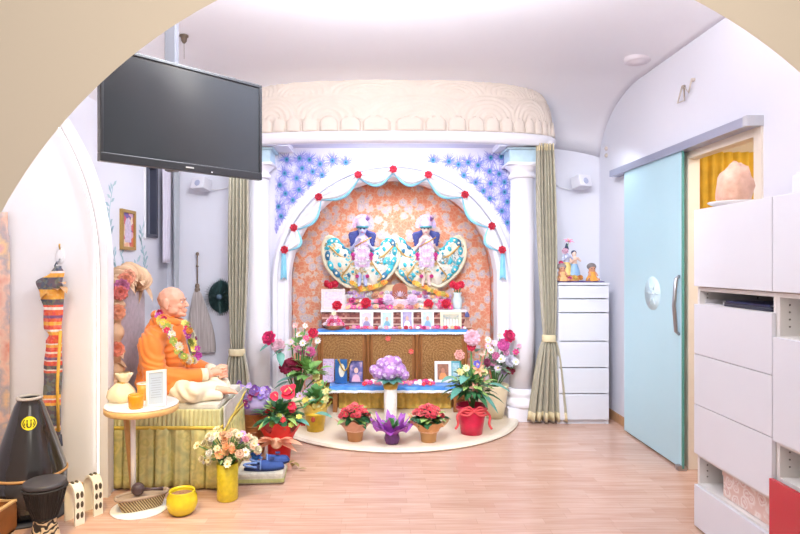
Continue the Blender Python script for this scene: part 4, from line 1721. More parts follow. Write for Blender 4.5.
# cream lower robe over the crossed legs
mb = MB()
ps = [('s', V(-1.40, SYC, .575), (.14, .20, .06))]
for s in (-1, 1):
    ps += [('c', V(-1.42, SYC + s * .10, .58), V(-1.14, SYC + s * .25, .578), .085, .065),
           ('c', V(-1.14, SYC + s * .25, .575), V(-1.03, SYC + s * .02, .560), .062, .050),
           ('c', V(-1.3, SYC + s * .2, .56), V(-1.18, SYC + s * .06, .55), .05, .04)]
ps += [('c', V(-1.14, 3.80, .62), V(-1.09, 3.80, .60), .045, .04), ('c', V(-1.09, 3.80, .60), V(-.99, 3.76, .56), .045, .035), ('c', V(-1.12, 3.60, .55), V(-1.0, 3.64, .545), .035, .03)]
prims(mb, ps)
remesh(mb.build('robe', mat('cream_robe', (240, 226, 200), .7, var=.05, scale=10), stt), .007, 5,
       lambda c: .008 * math.sin((c.x * .9 + c.z * 1.1 - c.y * .2) * 70 + 2 * noise.noise(c * 5)) * (.45 + .55 * noise.noise(c * 6)))
for s in (-1, 1):
    mb = MB()
    mb.tube([V(-1.14, SYC + s * .090, .655), V(-1.105, SYC + s * .068, .655)], [.047, .040], 14)
    mb.build('cuff', mat('cream_robe', (240, 226, 200)), stt)
# flower garland
gl_ = thing('flower_garland', 'thick garland of yellow, white and pink flowers around the statue neck', 'garland', Q(178, 345, 3.6))
gp = [Q(160, 314, 3.76), Q(163, 319, 3.70), Q(167, 326, 3.65), Q(171, 333, 3.62), Q(174, 340, 3.605), Q(178, 347, 3.60), Q(183, 354, 3.62), Q(188, 361, 3.65), Q(194, 361, 3.70), Q(197, 354, 3.73), Q(196, 346, 3.735), Q(193, 338, 3.735), Q(190, 331, 3.735), Q(187, 325, 3.74)]
gc = [(246, 226, 130), (250, 244, 226), (232, 60, 110), (170, 190, 90), (244, 150, 60), (190, 70, 170), (252, 214, 90), (248, 236, 220)]
tot = 34
for i in range(tot):
    f = i / (tot - 1) * (len(gp) - 1)
    k = min(int(f), len(gp) - 2)
    c = gp[k].lerp(gp[k + 1], f - k)
    for q in range(2):
        bloom(gl_, c + V(random.uniform(-.016, .016), random.uniform(-.02, .0), random.uniform(-.014, .014)), random.uniform(.02, .028), random.choice(['small', 'daisy', 'rose']), gc[(i * 3 + q * 5 + random.randint(0, 2)) % 8], d=(random.uniform(-.6, .6), -1, random.uniform(-.3, .6)))
mb = MB(); mb.tube(gp, .008, 6); mb.build('string', GREEN(), gl_)

# ------------------------------------------------------------------ round side table
TC = V(PX(142, 3.25), 3.25, 0)
ZT_ = PZ(403, 3.25)
tb = thing('side_table', 'small round white side table with wood edge beside the throne', 'table', TC)
mb = MB()
mb.lathe([(0, ZT_ - .010), (.192, ZT_ - .010), (.196, ZT_ - .004), (.192, ZT_), (0, ZT_)], TC, 56, cap=False)
mb.build('tabletop', mat('white_melamine', (244, 240, 238), .3, var=.005), tb)
mb = MB()
mb.lathe([(.0, ZT_ - .044), (.19, ZT_ - .044), (.197, ZT_ - .038), (.197, ZT_ - .012), (.190, ZT_ - .0101), (0, ZT_ - .0101)], TC, 56, cap=False)
mb.build('edge_band', mat('oak_veneer', (216, 176, 116), .45, var=.1, scale=20), tb)
mb = MB()
mb.tube([V(PX(133.5, 3.25), 3.25, .01), V(PX(133, 3.25), 3.25, ZT_ - .044)], .0135, 14)
mb.build('pole', mat('white_metal', (240, 238, 240), .35, var=.01), tb)
mb = MB()
mb.tube([V(PX(131, 3.33), 3.36, .0), V(PX(123, 3.3), 3.33, ZT_ - .044)], [.011, .017], 14)
mb.build('leg', mat('oak_leg', (206, 156, 92), .45, var=.1, scale=20), tb)
mb = MB()
mb.lathe([(.0, 0), (.152, 0), (.155, .004), (.152, .009), (.03, .011), (0, .011)], (PX(140, 3.25), 3.25, 0), 56, cap=False)
mb.build('base_plate', mat('white_metal', (240, 238, 240)), tb)

# on the table
pz = ZT_ + .001
pp_ = V(PX(122, 3.30), 3.30, pz)
po = thing('cloth_pouch', 'cream cloth pouch tied at the neck on the side table', 'pouch', pp_)
mb = MB()
mb.lathe([(.0, 0), (.065, .0), (.078, .025), (.070, .06), (.042, .09), (.022, .108)], pp_, 30, cap=False, wob=lambda a, t: 1 + .07 * math.sin(5 * a + 4 * t) + .03 * math.sin(13 * a))
mb.build('bag', mat('cream_calico', (238, 222, 188), .8, var=.06, scale=20), po)
mb = MB(); mb.lathe([(.022, .105), (.034, .13), (.044, .155), (.034, .16)], pp_ + V(.012, 0, 0), 30, cap=False, wob=lambda a, t: 1 + .25 * math.sin(6 * a) * t); mb.build('ruffled_top', mat('cream_calico', (238, 222, 188)), po)
mb = MB(); mb.lathe([(.027, .100), (.030, .106), (.027, .112)], pp_ + V(.003, 0, 0), 20, cap=False); mb.build('tie', M_GOLDM, po)
cp = V(PX(136, 3.13), 3.13, pz)
cn = thing('candle_glass', 'amber yellow candle glass on the side table', 'candle holder', cp)
mb = MB()
mb.lathe([(.0, 0), (.032, 0), (.038, .01), (.041, .06), (.039, .075), (.036, .075), (.037, .06), (.033, .012), (0, .012)], cp, 28, cap=False)
mb.build('glass', mat('amber_glass', (250, 176, 40), .15, var=.05, trans=.3), cn)
mb = MB(); mb.lathe([(0, .013), (.031, .013), (.034, .055), (0, .055)], cp, 20, cap=False); wx = mb.build('wax', mat('yellow_wax', (250, 206, 90), .4, var=.03, sub=.2), cn)
mb = MB(); mb.tube([cp + V(0, 0, .055), cp + V(.002, 0, .064)], .0015, 5); mb.build('wick', M_BLACK, wx)
cp = V(PX(143.5, 3.33), 3.33, pz)
cn = thing('spice_tin', 'orange cup half hidden behind the white frame on the table', 'cup', cp)
mb = MB(); mb.lathe([(0, 0), (.03, 0), (.036, .09), (.034, .09), (.028, .004), (0, .004)], cp, 24, cap=False); mb.build('cup_body', mat('orange_ceramic', (240, 160, 60), .3, var=.05), cn)
mb = MB(); mb.lathe([(.034, .088), (.038, .092), (.034, .098)], cp, 24, cap=False); mb.build('white_lid', M_WHITE, cn)
fp = V(PX(156.5, 3.16), 3.16, pz)
R = Matrix.Rotation(math.radians(-12), 3, 'Z') @ Matrix.Rotation(math.radians(-12), 3, 'X') @ Matrix.Rotation(math.radians(-8), 3, 'Y')


def stand_frame(name, label, base, w, h, R, mframe, mpic, border=.012, group=None, cat='picture frame', th=.012, art_fn=None):
    t = thing(name, label, cat, base, group=group)
    up = lambda x, y, z: V(*base) + R @ V(x, y, z)
    mb = MB()
    b = border
    for (x, z, sx, sz) in ((-w / 2 + b / 2, h / 2, b, h), (w / 2 - b / 2, h / 2, b, h), (0, b / 2, w - 2 * b, b), (0, h - b / 2, w - 2 * b, b)):
        mb.box(up(x, 0, z), (sx, th, sz), rot=R, bev=min(.0015, b / 5))
    mb.build('frame', mframe, t)
    mb = MB(); mb.box(up(0, th * .15, h / 2), (w - 2 * b, th * .6, h - 2 * b), rot=R)
    pic = mb.build('picture', mpic, t)
    if art_fn:
        art_fn(up, w, h, b, th, pic)
    mb = MB()
    mb.box(up(0, .04, h * .25), (.02, .075, .006), rot=R)
    mb.build('strut', M_WHITE, t)
    return t


def text_lines(up, w, h, b, th, pic):
    mb = MB()
    for k in range(9):
        mb.box(up(0, -th * .17, h * .78 - k * h * .065), ((w - 2 * b) * random.uniform(.5, .75), .0006, .0025), rot=R)
    mb.build('printed_lines', mat('grey_print', (150, 166, 196), .7, var=0), pic)


stand_frame('photo_frame', 'white photo frame with a pale blue page on the side table', fp, .118, .198, R, M_WHITE, mat('pale_blue_page', (186, 204, 230), .4, var=.02), .014, art_fn=text_lines, th=.014)

# ------------------------------------------------------------------ on the floor in front of the throne
# woven tray with fabric lid and rattle on the foot of the table
bt = thing('boat_basket', 'boat shaped woven basket on the white foot of the table', 'basket', (PX(142, 3.23), 3.23, .012))
bc, ba = V(PX(142, 3.23), 3.23, .012), math.radians(30)
BR = Matrix.Rotation(ba, 3, 'Z')


def boat(L, W, z, zoff=0.0, sh=.0):
    def fn(u):
        a = 2 * PI * u
        c, s = math.cos(a), math.sin(a)
        return bc + BR @ V(L * math.copysign(abs(c) ** .9, c) + sh, W * math.copysign(abs(s) ** .8, s) * (1 - .1 * c), z)
    return fn


mb = MB()
lo, hi = boat(.105, .038, 0), boat(.135, .055, .075)
mb.grid(lambda u, v: lo(u).lerp(hi(u), v) + V(0, 0, .002 * math.sin(v * 30)), 90, 14, closed_u=True)
mb.bm.faces.new([mb.bm.verts.new(lo(i / 40)) for i in range(40)])


def weave(nt, tc):
    wv = N(nt, 'ShaderNodeTexWave', bands_direction='DIAGONAL', i_Scale=34.0, i_Distortion=1.0)
    nt.links.new(tc.outputs['Object'], wv.inputs['Vector'])
    return ramp(nt, wv.outputs['Fac'], [(.2, (120, 96, 70)), (.8, (214, 194, 150))]), wv.outputs['Fac']


mb.build('woven_side', ramp_mat('woven_cane', weave, rough=.7, bump=.6), bt)
mb = MB()
mb.tube([hi(i / 60) for i in range(60)], .010, 8, closed=True)
f = mb.bm.faces.new([mb.bm.verts.new(boat(.13, .05, .072)(i / 40)) for i in range(40)])
mb.build('padded_rim', mat('taupe_felt', (166, 146, 130), .85, var=.08, scale=30), bt)
rt = thing('rattle', 'dark brown rattle with round head lying on the basket', 'rattle', bc + V(-.03, -.01, .085))
rc = P(138, 489, 3.19)
rc.z = max(rc.z, .125)
mb = MB(); mb.ell(rc, (.036, .036, .036), 20, 14); mb.build('head', mat('dark_wood_gloss', (74, 58, 62), .2, var=.06), rt)
mb = MB(); mb.tube([rc + V(.03, .008, -.004), rc + V(.07, .02, -.008), rc + V(.125, .04, -.012)], [.010, .008, .012], 10); mb.build('handle', mat('dark_wood_gloss', (74, 58, 62)), rt)

yp = V(PX(182, 3.19), 3.19, 0)
yt = thing('flower_pot', 'round yellow glazed pot with dry soil before the throne', 'pot', yp)
M_YEL = mat('yellow_glaze', (226, 204, 40), .2, var=.14, scale=22, coat=.3)
mb = MB()
mb.lathe([(0, 0), (.05, 0), (.072, .02), (.084, .055), (.080, .095), (.068, .120), (.070, .127), (.064, .127), (.060, .115), (.07, .1), (.06, .1)], yp, 36, cap=False)
mb.build('pot', M_YEL, yt)
mb = MB(); mb.lathe([(0, .104), (.03, .108), (.066, .102)], yp, 24, cap=False, wob=lambda a, t: 1 + .02 * math.sin(9 * a)); mb.build('soil', mat('dry_brown_soil', (150, 112, 84), .9, var=.3, scale=80, bump=.8, bscale=80), yt)

vp = V(PX(227.5, 3.38), 3.38, 0)
vt = thing('vase', 'tall yellow textured vase on the floor before the throne', 'vase', vp)
mb = MB()
mb.lathe([(0, 0), (.054, 0), (.06, .006), (.061, .11), (.062, .215), (.058, .215), (.057, .11), (.052, .01), (0, .01)], vp, 40, cap=False, wob=lambda a, t: 1 + .006 * math.sin(16 * a))
mb.build('vase_body', mat('yellow_textured_glaze', (228, 206, 50), .3, var=.16, scale=30, bump=.5, bscale=60), vt)
bq = thing('bouquet', 'loose bouquet of cream, peach and pink daisies in the yellow vase', 'bouquet', vp + V(0, 0, .19))
mb = MB()
bcol = [(250, 236, 196), (250, 226, 180), (246, 186, 140), (244, 160, 110), (250, 200, 170), (238, 150, 170), (252, 244, 226), (200, 150, 210)]
for i in range(92):
    px = random.gauss(227, 17); py = random.gauss(446, 9)
    px = max(197, min(258, px)); py = max(427, min(464, py))
    if ((px - 227) / 33) ** 2 + ((py - 447) / 20) ** 2 > 1:
        px = 227 + (px - 227) * .6; py = 447 + (py - 447) * .6
    Y = 3.38 + random.uniform(-.11, .09)
    p = P(px, py, Y)
    ci = 0 if px < 215 else (random.choice([0, 2, 3, 4]) if px < 240 else random.choice([4, 5, 6, 7, 0]))
    if px < 218:
        ci = random.choice([0, 1, 6])
    bloom(bq, p, random.uniform(.019, .028), random.choice(['daisy', 'small', 'rose']), bcol[ci], (206, 180, 90), d=(p - (vp + V(0, .08, .17))) + V(0, -.08, .04))
    mb.tube([vp + V(random.uniform(-.03, .03), random.uniform(-.03, .03), .20), vp.lerp(p, .5) + V(0, 0, .12), p], .0022, 5)
bloom(bq, P(256, 455, 3.40), .032, 'rose', (40, 110, 206), d=(.3, -1, .4))['label'] = 'bright blue blossom'
mb.build('stems', GREEN(), bq)
mb = MB(); foliage(mb, vp + V(0, 0, .27), (.16, .12, .09), 90, .06, .018, .2); mb.build('foliage', mat('sage_green_leaf', (150, 172, 110), .5, var=.15, scale=30), bq)
# ================================================================== ALTAR
def carved(nt, tc):
    sp = N(nt, 'ShaderNodeSeparateXYZ')
    nt.links.new(tc.outputs['Object'], sp.inputs[0])
    r = math_(nt, 'SQRT', math_(nt, 'ADD', math_(nt, 'POWER', sp.outputs[0], 2.0), math_(nt, 'POWER', math_(nt, 'SUBTRACT', sp.outputs[2], .46), 2.0)))
    a = math_(nt, 'ARCTAN2', math_(nt, 'SUBTRACT', sp.outputs[2], .46), sp.outputs[0])
    w1 = math_(nt, 'SINE', math_(nt, 'MULTIPLY', r, 240.0))
    w2 = math_(nt, 'SINE', math_(nt, 'MULTIPLY', a, 24.0))
    n = N(nt, 'ShaderNodeTexVoronoi', i_Scale=95.0)
    nt.links.new(tc.outputs['Object'], n.inputs['Vector'])
    h = math_(nt, 'ADD', math_(nt, 'MULTIPLY', math_(nt, 'ADD', w1, math_(nt, 'MULTIPLY', w2, .5)), .12), n.outputs['Distance'])
    return ramp(nt, h, [(.0, (112, 72, 34)), (.4, (150, 104, 54)), (.8, (176, 130, 76))]), h


M_CARV = ramp_mat('carved_teak', carved, rough=.55, bump=.4)
M_TEAK = mat('brown_teak', (152, 96, 48), .45, var=.14, scale=14)
M_SATIN = mat('royal_blue_satin', (46, 132, 216), .35, var=.2, scale=20, sheen=.3)
M_LACE = mat('white_lace', (244, 244, 250), .7, var=.04)

XA0, XA1, YF = PX(318, 5.5), PX(467, 5.5), 5.50
XM = (XA0 + XA1) / 2
ac = thing('altar_cabinet', 'carved brown wooden altar cabinet inside the shrine arch', 'cabinet', (XM, 5.72, .033))
mb = MB()
mb.bx(XA0 + .01, XA1 - .01, YF + .02, 5.96, .034, .72)
mb.bx(XA0, XA1, YF, 5.97, .72, .738, .003)
mb.build('body', M_TEAK, ac)
w3 = (XA1 - XA0) / 3
for k in range(3):
    x0 = XA0 + w3 * k
    cx = x0 + w3 / 2
    mb = MB()
    mb.bx(-w3 / 2 + .045, w3 / 2 - .045, -.006, .012, .06, .66)
    d = mb.build('carved_panel', M_CARV, ac, local=True)
    d.location = (cx - XM, YF + .008 - 5.72, 0)
    mb = MB()
    for (a, b, c, e) in ((x0 + .03, x0 + .05, .08, .71), (x0 + w3 - .05, x0 + w3 - .03, .08, .71), (x0 + .05, x0 + w3 - .05, .08, .10), (x0 + .05, x0 + w3 - .05, .69, .71)):
        mb.bx(a, b, YF - .006, YF + .021, c, e, .003)
    mb.build('panel_moulding', M_TEAK, d)
for k in range(4):
    mb = MB()
    x = XA0 + .012 + (XA1 - XA0 - .024) * k / 3
    mb.lathe([(.018, .034), (.02, .06), (.014, .10), (.018, .2), (.014, .38), (.019, .5), (.013, .62), (.02, .70), (.02, .719)], (x, YF, 0), 14)
    mb.build('turned_post', M_TEAK, ac)
for px, py in ((388, 338.5), (411, 351.5)):
    bloom(ac, P(px, py, YF - .012), .028, 'small', (236, 104, 92), d=(0, -1, .1), name='red_ornament')


def cloth_edge(name, label, x0, x1, y0, y1, z, drop, cat='cloth'):
    t = thing(name, label, cat, ((x0 + x1) / 2, (y0 + y1) / 2, z))
    wig = lambda u: .006 * math.sin(u * 43) + .004 * math.sin(u * 97 + 1)
    mb = MB()

    def fn(u, v):
        x = x0 + (x1 - x0) * u
        if v < .5:
            return V(x, y1 + (y0 - y1) * v * 2, z + .004 + .004 * abs(math.sin(u * 61 + v * 8)))
        k = (v - .5) * 2
        return V(x, y0 - .012 * k - .5 * wig(u) * k, z + .004 - drop * k * (1 + 6 * wig(u)))
    mb.grid(fn, 110, 12, thick=.003)
    mb.build('satin', M_SATIN, t)
    mb = MB()
    mb.grid(lambda u, v: fn(u, .90 + .1 * v) + V(0, -.005, -.012 * v * (1 + .5 * abs(math.sin(u * 170)))), 180, 2, thick=.003)
    mb.build('lace_border', M_LACE, t)
    return t


cloth_edge('altar_cloth', 'blue satin cloth with white lace edge on the carved cabinet top', XA0 - .01, XA1 + .01, YF - .005, 5.64, .739, .022)
# stepped shelf behind with reddish carved front
us = thing('altar_shelf', 'upper altar shelf with white top edge and red brown carved front', 'shelf', (XM, 5.81, .739))


def redcarve(nt, tc):
    br = N(nt, 'ShaderNodeTexVoronoi', i_Scale=30.0, distance='CHEBYCHEV')
    nt.links.new(tc.outputs['Object'], br.inputs['Vector'])
    return ramp(nt, br.outputs['Distance'], [(.1, (206, 150, 130)), (.4, (160, 92, 84)), (.7, (120, 64, 62))]), br.outputs['Distance']


mb = MB(); mb.bx(XA0 + .02, XA1 + .005, 5.655, 5.97, .739, .902); mb.build('riser', ramp_mat('red_carved_wood', redcarve, rough=.5, bump=.6), us)
mb = MB(); mb.bx(XA0 + .01, XA1 + .015, 5.625, 5.975, .902, .924, .004); mb.build('top', mat('white_shelf_top', (240, 236, 240), .4, var=.02), us)
for k in range(2):
    mb = MB(); mb.bx(XA0 + .02, XA1 + .005, 5.645, 5.656, .775 + .06 * k, .79 + .06 * k, .002); mb.build('moulding', mat('pale_rose_moulding', (222, 176, 160), .5, var=.06), us)
pd = thing('deity_pedestal', 'white and gold stepped pedestal carrying the two dressed deities', 'pedestal', (XM, 5.88, .9245))
mb = MB(); mb.bx(PX(345, 5.85), PX(443, 5.85), 5.80, 5.975, .9245, 1.06, .006); mb.build('lower_step', mat('white_shelf_top', (240, 236, 240)), pd)
mb = MB(); mb.bx(PX(350, 5.85), PX(438, 5.85), 5.83, 5.975, 1.06, 1.16, .006); mb.build('upper_step', mat('cream_gold_step', (236, 214, 170), .4, var=.1, scale=30), pd)

# bench with blue satin
BX0, BX1, BY0, BY1, BZ = PX(331, 5.2), PX(460, 5.2), 5.20, 5.46, .262
bn = thing('altar_bench', 'low gold fronted bench in front of the carved cabinet', 'bench', ((BX0 + BX1) / 2, 5.33, .033))
M_GOLDB = mat('gold_brocade', (216, 178, 84), .5, var=.22, scale=24, bump=.3)
mb = MB(); mb.bx(BX0, BX1, BY0 + .01, BY1, BZ - .03, BZ, .003); mb.build('board', M_TEAK, bn)
for x in (BX0 + .015, BX1 - .055):
    for y in (BY0 + .02, BY1 - .06):
        mb = MB(); mb.bx(x, x + .04, y, y + .04, .034, BZ - .03, .003); mb.build('leg', M_TEAK, bn)
mb = MB(); cloth(mb, BX0 + .06, BX1 - .06, BY1 - .1, .036, BZ - .032, 14, .008); mb.build('gold_drape', M_GOLDB, bn)
cloth_edge('bench_cloth', 'blue satin cloth with white lace edge on the low bench', BX0 - .02, BX1 + .015, BY0 + .004, BY1 - .01, BZ + .001, .035)

# deity figures in winged dresses
M_DSKIN = {0: mat('deity_pale_blue', (190, 196, 232), .45, var=.04), 1: mat('deity_pale_gold', (232, 208, 200), .45, var=.04)}


def winged(nt, tc):
    v = N(nt, 'ShaderNodeTexVoronoi', i_Scale=11.0, i_Randomness=.9)
    nt.links.new(tc.outputs['Object'], v.inputs['Vector'])
    s = N(nt, 'ShaderNodeSeparateColor')
    nt.links.new(v.outputs['Color'], s.inputs[0])
    n = N(nt, 'ShaderNodeTexNoise', i_Scale=38.0, i_Detail=2.0)
    nt.links.new(tc.outputs['Object'], n.inputs['Vector'])
    f = math_(nt, 'ADD', s.outputs[0], math_(nt, 'MULTIPLY', math_(nt, 'SUBTRACT', n.outputs['Fac'], .5), .9))
    return ramp(nt, f, [(0, (240, 238, 228)), (.34, (240, 232, 206)), (.42, (70, 180, 200)), (.56, (120, 206, 216)), (.62, (238, 228, 206)), (.74, (206, 170, 96)), (.82, (70, 130, 150)), (.92, (236, 240, 236))]), None


M_WING = ramp_mat('teal_white_embroidery', winged, rough=.5)
M_WINGB = mat('cream_gold_border', (244, 232, 204), .5, var=.08, scale=30)


def deity(pxc, Y, skin, label, sl, sr):
    t = thing('deity_statue', label, 'statue', (PX(pxc, Y), Y, 1.161), group='pair of dressed deities')
    k = Y / F
    X0 = PX(pxc, Y)

    def at(dx, py, dy=0.0):
        return V(X0 + dx * k, Y + dy, PZ(py, Y))
    # outline of the dress, right half, in steps of the photograph
    half = [(2, 243), (9, 247), (16, 249), (23, 246), (28, 239), (34, 236), (39, 240), (41, 250), (39, 262), (33, 272), (25, 280), (15, 287), (7, 285), (0, 282)]
    out = [(x * sr, y) for x, y in half] + [(-x * sl, y) for x, y in half[::-1][1:]]

    def smooth(ps, n):
        L = len(ps)
        r = []
        for i in range(n):
            f = i / n * L
            j = int(f)
            u = f - j
            p0, p1, p2, p3 = ps[j - 1], ps[j % L], ps[(j + 1) % L], ps[(j + 2) % L]
            r.append(tuple(.5 * (2 * p1[c] + (p2[c] - p0[c]) * u + (2 * p0[c] - 5 * p1[c] + 4 * p2[c] - p3[c]) * u * u + (3 * p1[c] - p0[c] - 3 * p2[c] + p3[c]) * u ** 3) for c in (0, 1)))
        return r
    o2 = smooth(out, 110)
    mb = MB()
    cen = (0, 264)

    def sk(u, v, side):
        x, y = o2[int(round(u * 110)) % 110]
        px_, py_ = cen[0] + (x - cen[0]) * v, cen[1] + (y - cen[1]) * v
        th = .085 * (1 - v ** 2.2) + .012
        rip = .010 * math.sin(px_ * .55) * (1 - v) + .005 * math.sin(u * 140) * v
        return at(px_, py_, side * (th + (rip if side < 0 else 0)))
    mb.grid(lambda u, v: sk(u, v, -1), 110, 10, closed_u=True)
    mb.grid(lambda u, v: sk(u, v, .35), 110, 5, closed_u=True)
    mb.grid(lambda u, v: sk(u, 1, -1).lerp(sk(u, 1, .35), v), 110, 1, closed_u=True)
    mb.build('winged_dress', M_WING, t)
    mb = MB()
    mb.tube([at(cen[0] + (x - cen[0]) * .97, cen[1] + (y - cen[1]) * .97, -.014) for x, y in o2], .019, 8, closed=True)
    mb.build('dress_border', M_WINGB, t)
    mb = MB()
    h = at(0, 230, -.06)
    tz = at(0, 262, -.05)
    ps = [('s', h, (.046, .045, .056)), ('s', h + V(0, -.03, -.02), (.026, .02, .022)), ('c', h + V(0, -.043, .0), h + V(0, -.053, -.012), .006, .009), ('c', h + V(0, 0, -.05), h + V(0, .01, -.08), .022, .026), ('c', at(0, 240, -.05), at(0, 250, -.05), .055, .048), ('c', at(0, 250, -.05), tz, .048, .055)]
    for s in (-1, 1):
        sh = at(s * 5.5, 240, -.05)
        el_ = at(s * 11, 250, -.07)
        ha = at(s * 5 + 2, 243 + 3 * s, -.135)
        ps += [('c', sh, el_, .026, .020), ('c', el_, ha, .019, .014)]
        for q in range(4):
            ps.append(('c', ha + V(-.008 + .006 * q, -.004, .006), ha + V(-s * .012 - .006 + .006 * q, -.026 - .003 * (q % 2), .010), .006, .005))
        ps.append(('c', ha + V(s * .010, 0, .004), ha + V(s * .010, -.016, .018), .006, .005))
        ps.append(('s', h + V(s * .046, .004, -.006), (.007, .010, .014)))
        ps += [('c', at(s * 3, 258, -.04), at(s * 3, 276, -.06), .03, .024), ('c', at(s * 3, 276, -.06), at(s * 3, 284, -.055), .024, .018), ('c', at(s * 3, 284.6, -.055), at(s * 3.4, 285, -.1), .016, .012)]
    prims(mb, ps)
    bd = remesh(mb.build('body', M_DSKIN[skin], t), .0045, 2)
    mb = MB()
    for s in (-1, 1):
        mb.ell(h + V(s * .018, -.041, .006), (.010, .005, .0055), 10, 6)
    mb.build('eyes', mat('deity_eye', (30, 30, 52), .3, var=0), bd)
    mb = MB()
    mb.tube([h + V(-.012, -.047, -.026), h + V(0, -.050, -.028), h + V(.012, -.047, -.026)], .0035, 6)
    mb.build('lips', mat('deity_lips', (206, 90, 110), .4, var=0), bd)
    # teal paisley patches stitched along the wings
    mts = [mat('teal_paisley', (60, 184, 208), .5, var=.3, scale=40), mat('blue_paisley', (54, 120, 160), .5, var=.2, scale=40), M_WINGB]
    for i in range(0, 110, 4):
        x, y = o2[i]
        if abs(x) < 10 or (y > 282 and abs(x) < 18):
            continue
        x2, y2 = o2[(i + 2) % 110]
        ang = math.atan2(-(y2 - y), x2 - x)
        for f, r, el_ in ((.84, .034, 1.5), (.60, .022, 1.2), (.42, .016, 1.0)):
            if f < .7 and (i // 4) % 2:
                continue
            r *= random.uniform(.8, 1.15)
            qx, qy = cen[0] + (x - cen[0]) * f, cen[1] + (y - cen[1]) * f
            th = .085 * (1 - f ** 2.2) + .012
            mb = MB()
            mb.mi = 0 if random.random() < .72 else 1
            mb.ell(at(qx, qy, -th - .004), (r * el_, .012, r * .8), 10, 6, rot=Matrix.Rotation(-ang, 3, 'Y'))
            if f > .8:
                mb.mi = 2
                mb.ell(at(qx, qy, -th - .011), (r * .4, .008, r * .4), 8, 6)
            mb.build('paisley_patch', mts, t)
    for s in (-1, 1):
        w_ = sr if s > 0 else sl
        for ps_, dy_ in ((((8, 252), (15, 257), (22, 256), (29, 250), (33, 246)), -.075), (((8, 258), (14, 268), (20, 276), (16, 281)), -.085)):
            mb = MB()
            mb.tube(curve([at(s * w_ * x, y, dy_) for x, y in ps_]), .008, 7)
            mb.build('gold_piping', mat('antique_gold_piping', (196, 156, 84), .4, metal=.3, var=.1), t)
    # hair locks
    mb = MB()
    mb.ell(h + V(0, .020, .010), (.050, .044, .050), 14, 10)
    for s in (-1, 1):
        for q in range(9):
            f = q / 8
            mb.tube([h + V(s * .040, .0, -.010 - .004 * q), h + V(s * (.062 + .004 * q), -.012, -.030 - .008 * q), h + V(s * (.118 - .030 * f + .012 * (q % 2)), -.020, -.045 - .016 * q), h + V(s * (.130 - .050 * f), -.025, -.085 - .012 * q)], [.012, .018, .020, .006], 7)
    mb.build('hair', mat('deity_blue_black_hair', (66, 78, 150), .45, var=.2, scale=30), t)
    # crown and halo of little flowers
    mb = MB()
    mb.lathe([(.050, .018), (.060, .030), (.062, .05), (.052, .08), (.034, .10), (.016, .115), (.004, .13)], h, 20, cap=False)
    mb.build('crown', mat('silver_crown', (206, 194, 230), .4, metal=.1, var=.1, scale=40), t)
    mb = MB()
    mb.lathe([(.053, .012), (.063, .020), (.063, .032), (.055, .038)], h, 24, cap=False)
    mb.build('crown_band', mat('teal_gold_band', (90, 160, 176), .4, metal=.2, var=.35, scale=60), t)
    mb = MB()
    for q in range(4):
        mb.leaf(h + V(.03, .0, .07), V(.35 + .16 * q, -.1, 1 - .12 * q), .10, .026, -.1)
    mb.build('crown_plume', mat('plume_teal_violet', (150, 110, 190), .5, var=.3, scale=40), t)
    for i in range(15):
        a = PI * (.0 + 1.0 * i / 14)
        bloom(t, h + V(.082 * math.cos(a), .012, .035 + .098 * math.sin(a)), .024, 'small', random.choice([(236, 200, 232), (214, 184, 230), (240, 190, 214), (196, 196, 236)]), (230, 200, 220), d=(0, -1, .2))
    # garland to the knees
    for s in (-1, 1):
        for i in range(11):
            f = i / 10
            bloom(t, at(s * (1.2 + .8 * math.sin(PI * f)), 241 + 24 * f, -.115 - .02 * math.sin(PI * f)), .026, 'small', [(236, 214, 244), (250, 244, 248), (232, 190, 226)][(i + 1) % 3], (236, 190, 220), d=(0, -1, .1))
            bloom(t, at(s * (3.2 + 2.2 * math.sin(PI * f * .8)), 240 + 27 * f, -.105 - .02 * math.sin(PI * f)), .030, 'small', [(226, 206, 240), (250, 244, 248), (226, 204, 238)][i % 3], (236, 190, 220), d=(0, -1, .1))
        bloom(t, at(s * 8.5, 255, -.125), .026, 'rose', (226, 40, 160), d=(0, -1, .2))
        bloom(t, at(s * 8.3, 258.5, -.12), .022, 'rose', (232, 80, 170), d=(0, -1, .2))
        bloom(t, at(s * 5, 276, -.11), .020, 'rose', (214, 50, 140), d=(0, -1, .2))
        bloom(t, at(s * 9, 264, -.11), .018, 'rose', (246, 196, 130), d=(0, -1, .2))
    # flute or hand ornaments
    mb = MB()
    mb.tube([at(-7, 247, -.150), at(9, 238, -.150)], .006, 8)
    mb.build('flute', M_GOLDM, t) if skin == 0 else mb.build('wand', M_GOLDM, t)
    return t


deity(362.5, 5.80, 0, 'left dressed deity with blue hair and wide teal winged dress', 1.0, .93)
deity(425.5, 5.84, 1, 'right dressed deity with blue hair and wide teal winged dress', .93, 1.0)

# ------------------------------------------------------------------ framed pictures and ornaments
M_FRW = mat('white_gold_frame', (240, 234, 230), .4, var=.05, scale=40)


def pic_mat(nm, cols, sc=26.0):
    def b(nt, tc):
        n = N(nt, 'ShaderNodeTexNoise', i_Scale=sc, i_Detail=2.0)
        nt.links.new(tc.outputs['Object'], n.inputs['Vector'])
        return ramp(nt, n.outputs['Fac'], [(.3 + .4 * i / max(1, len(cols) - 1), c) for i, c in enumerate(cols)]), None
    return ramp_mat(nm, b, rough=.45)


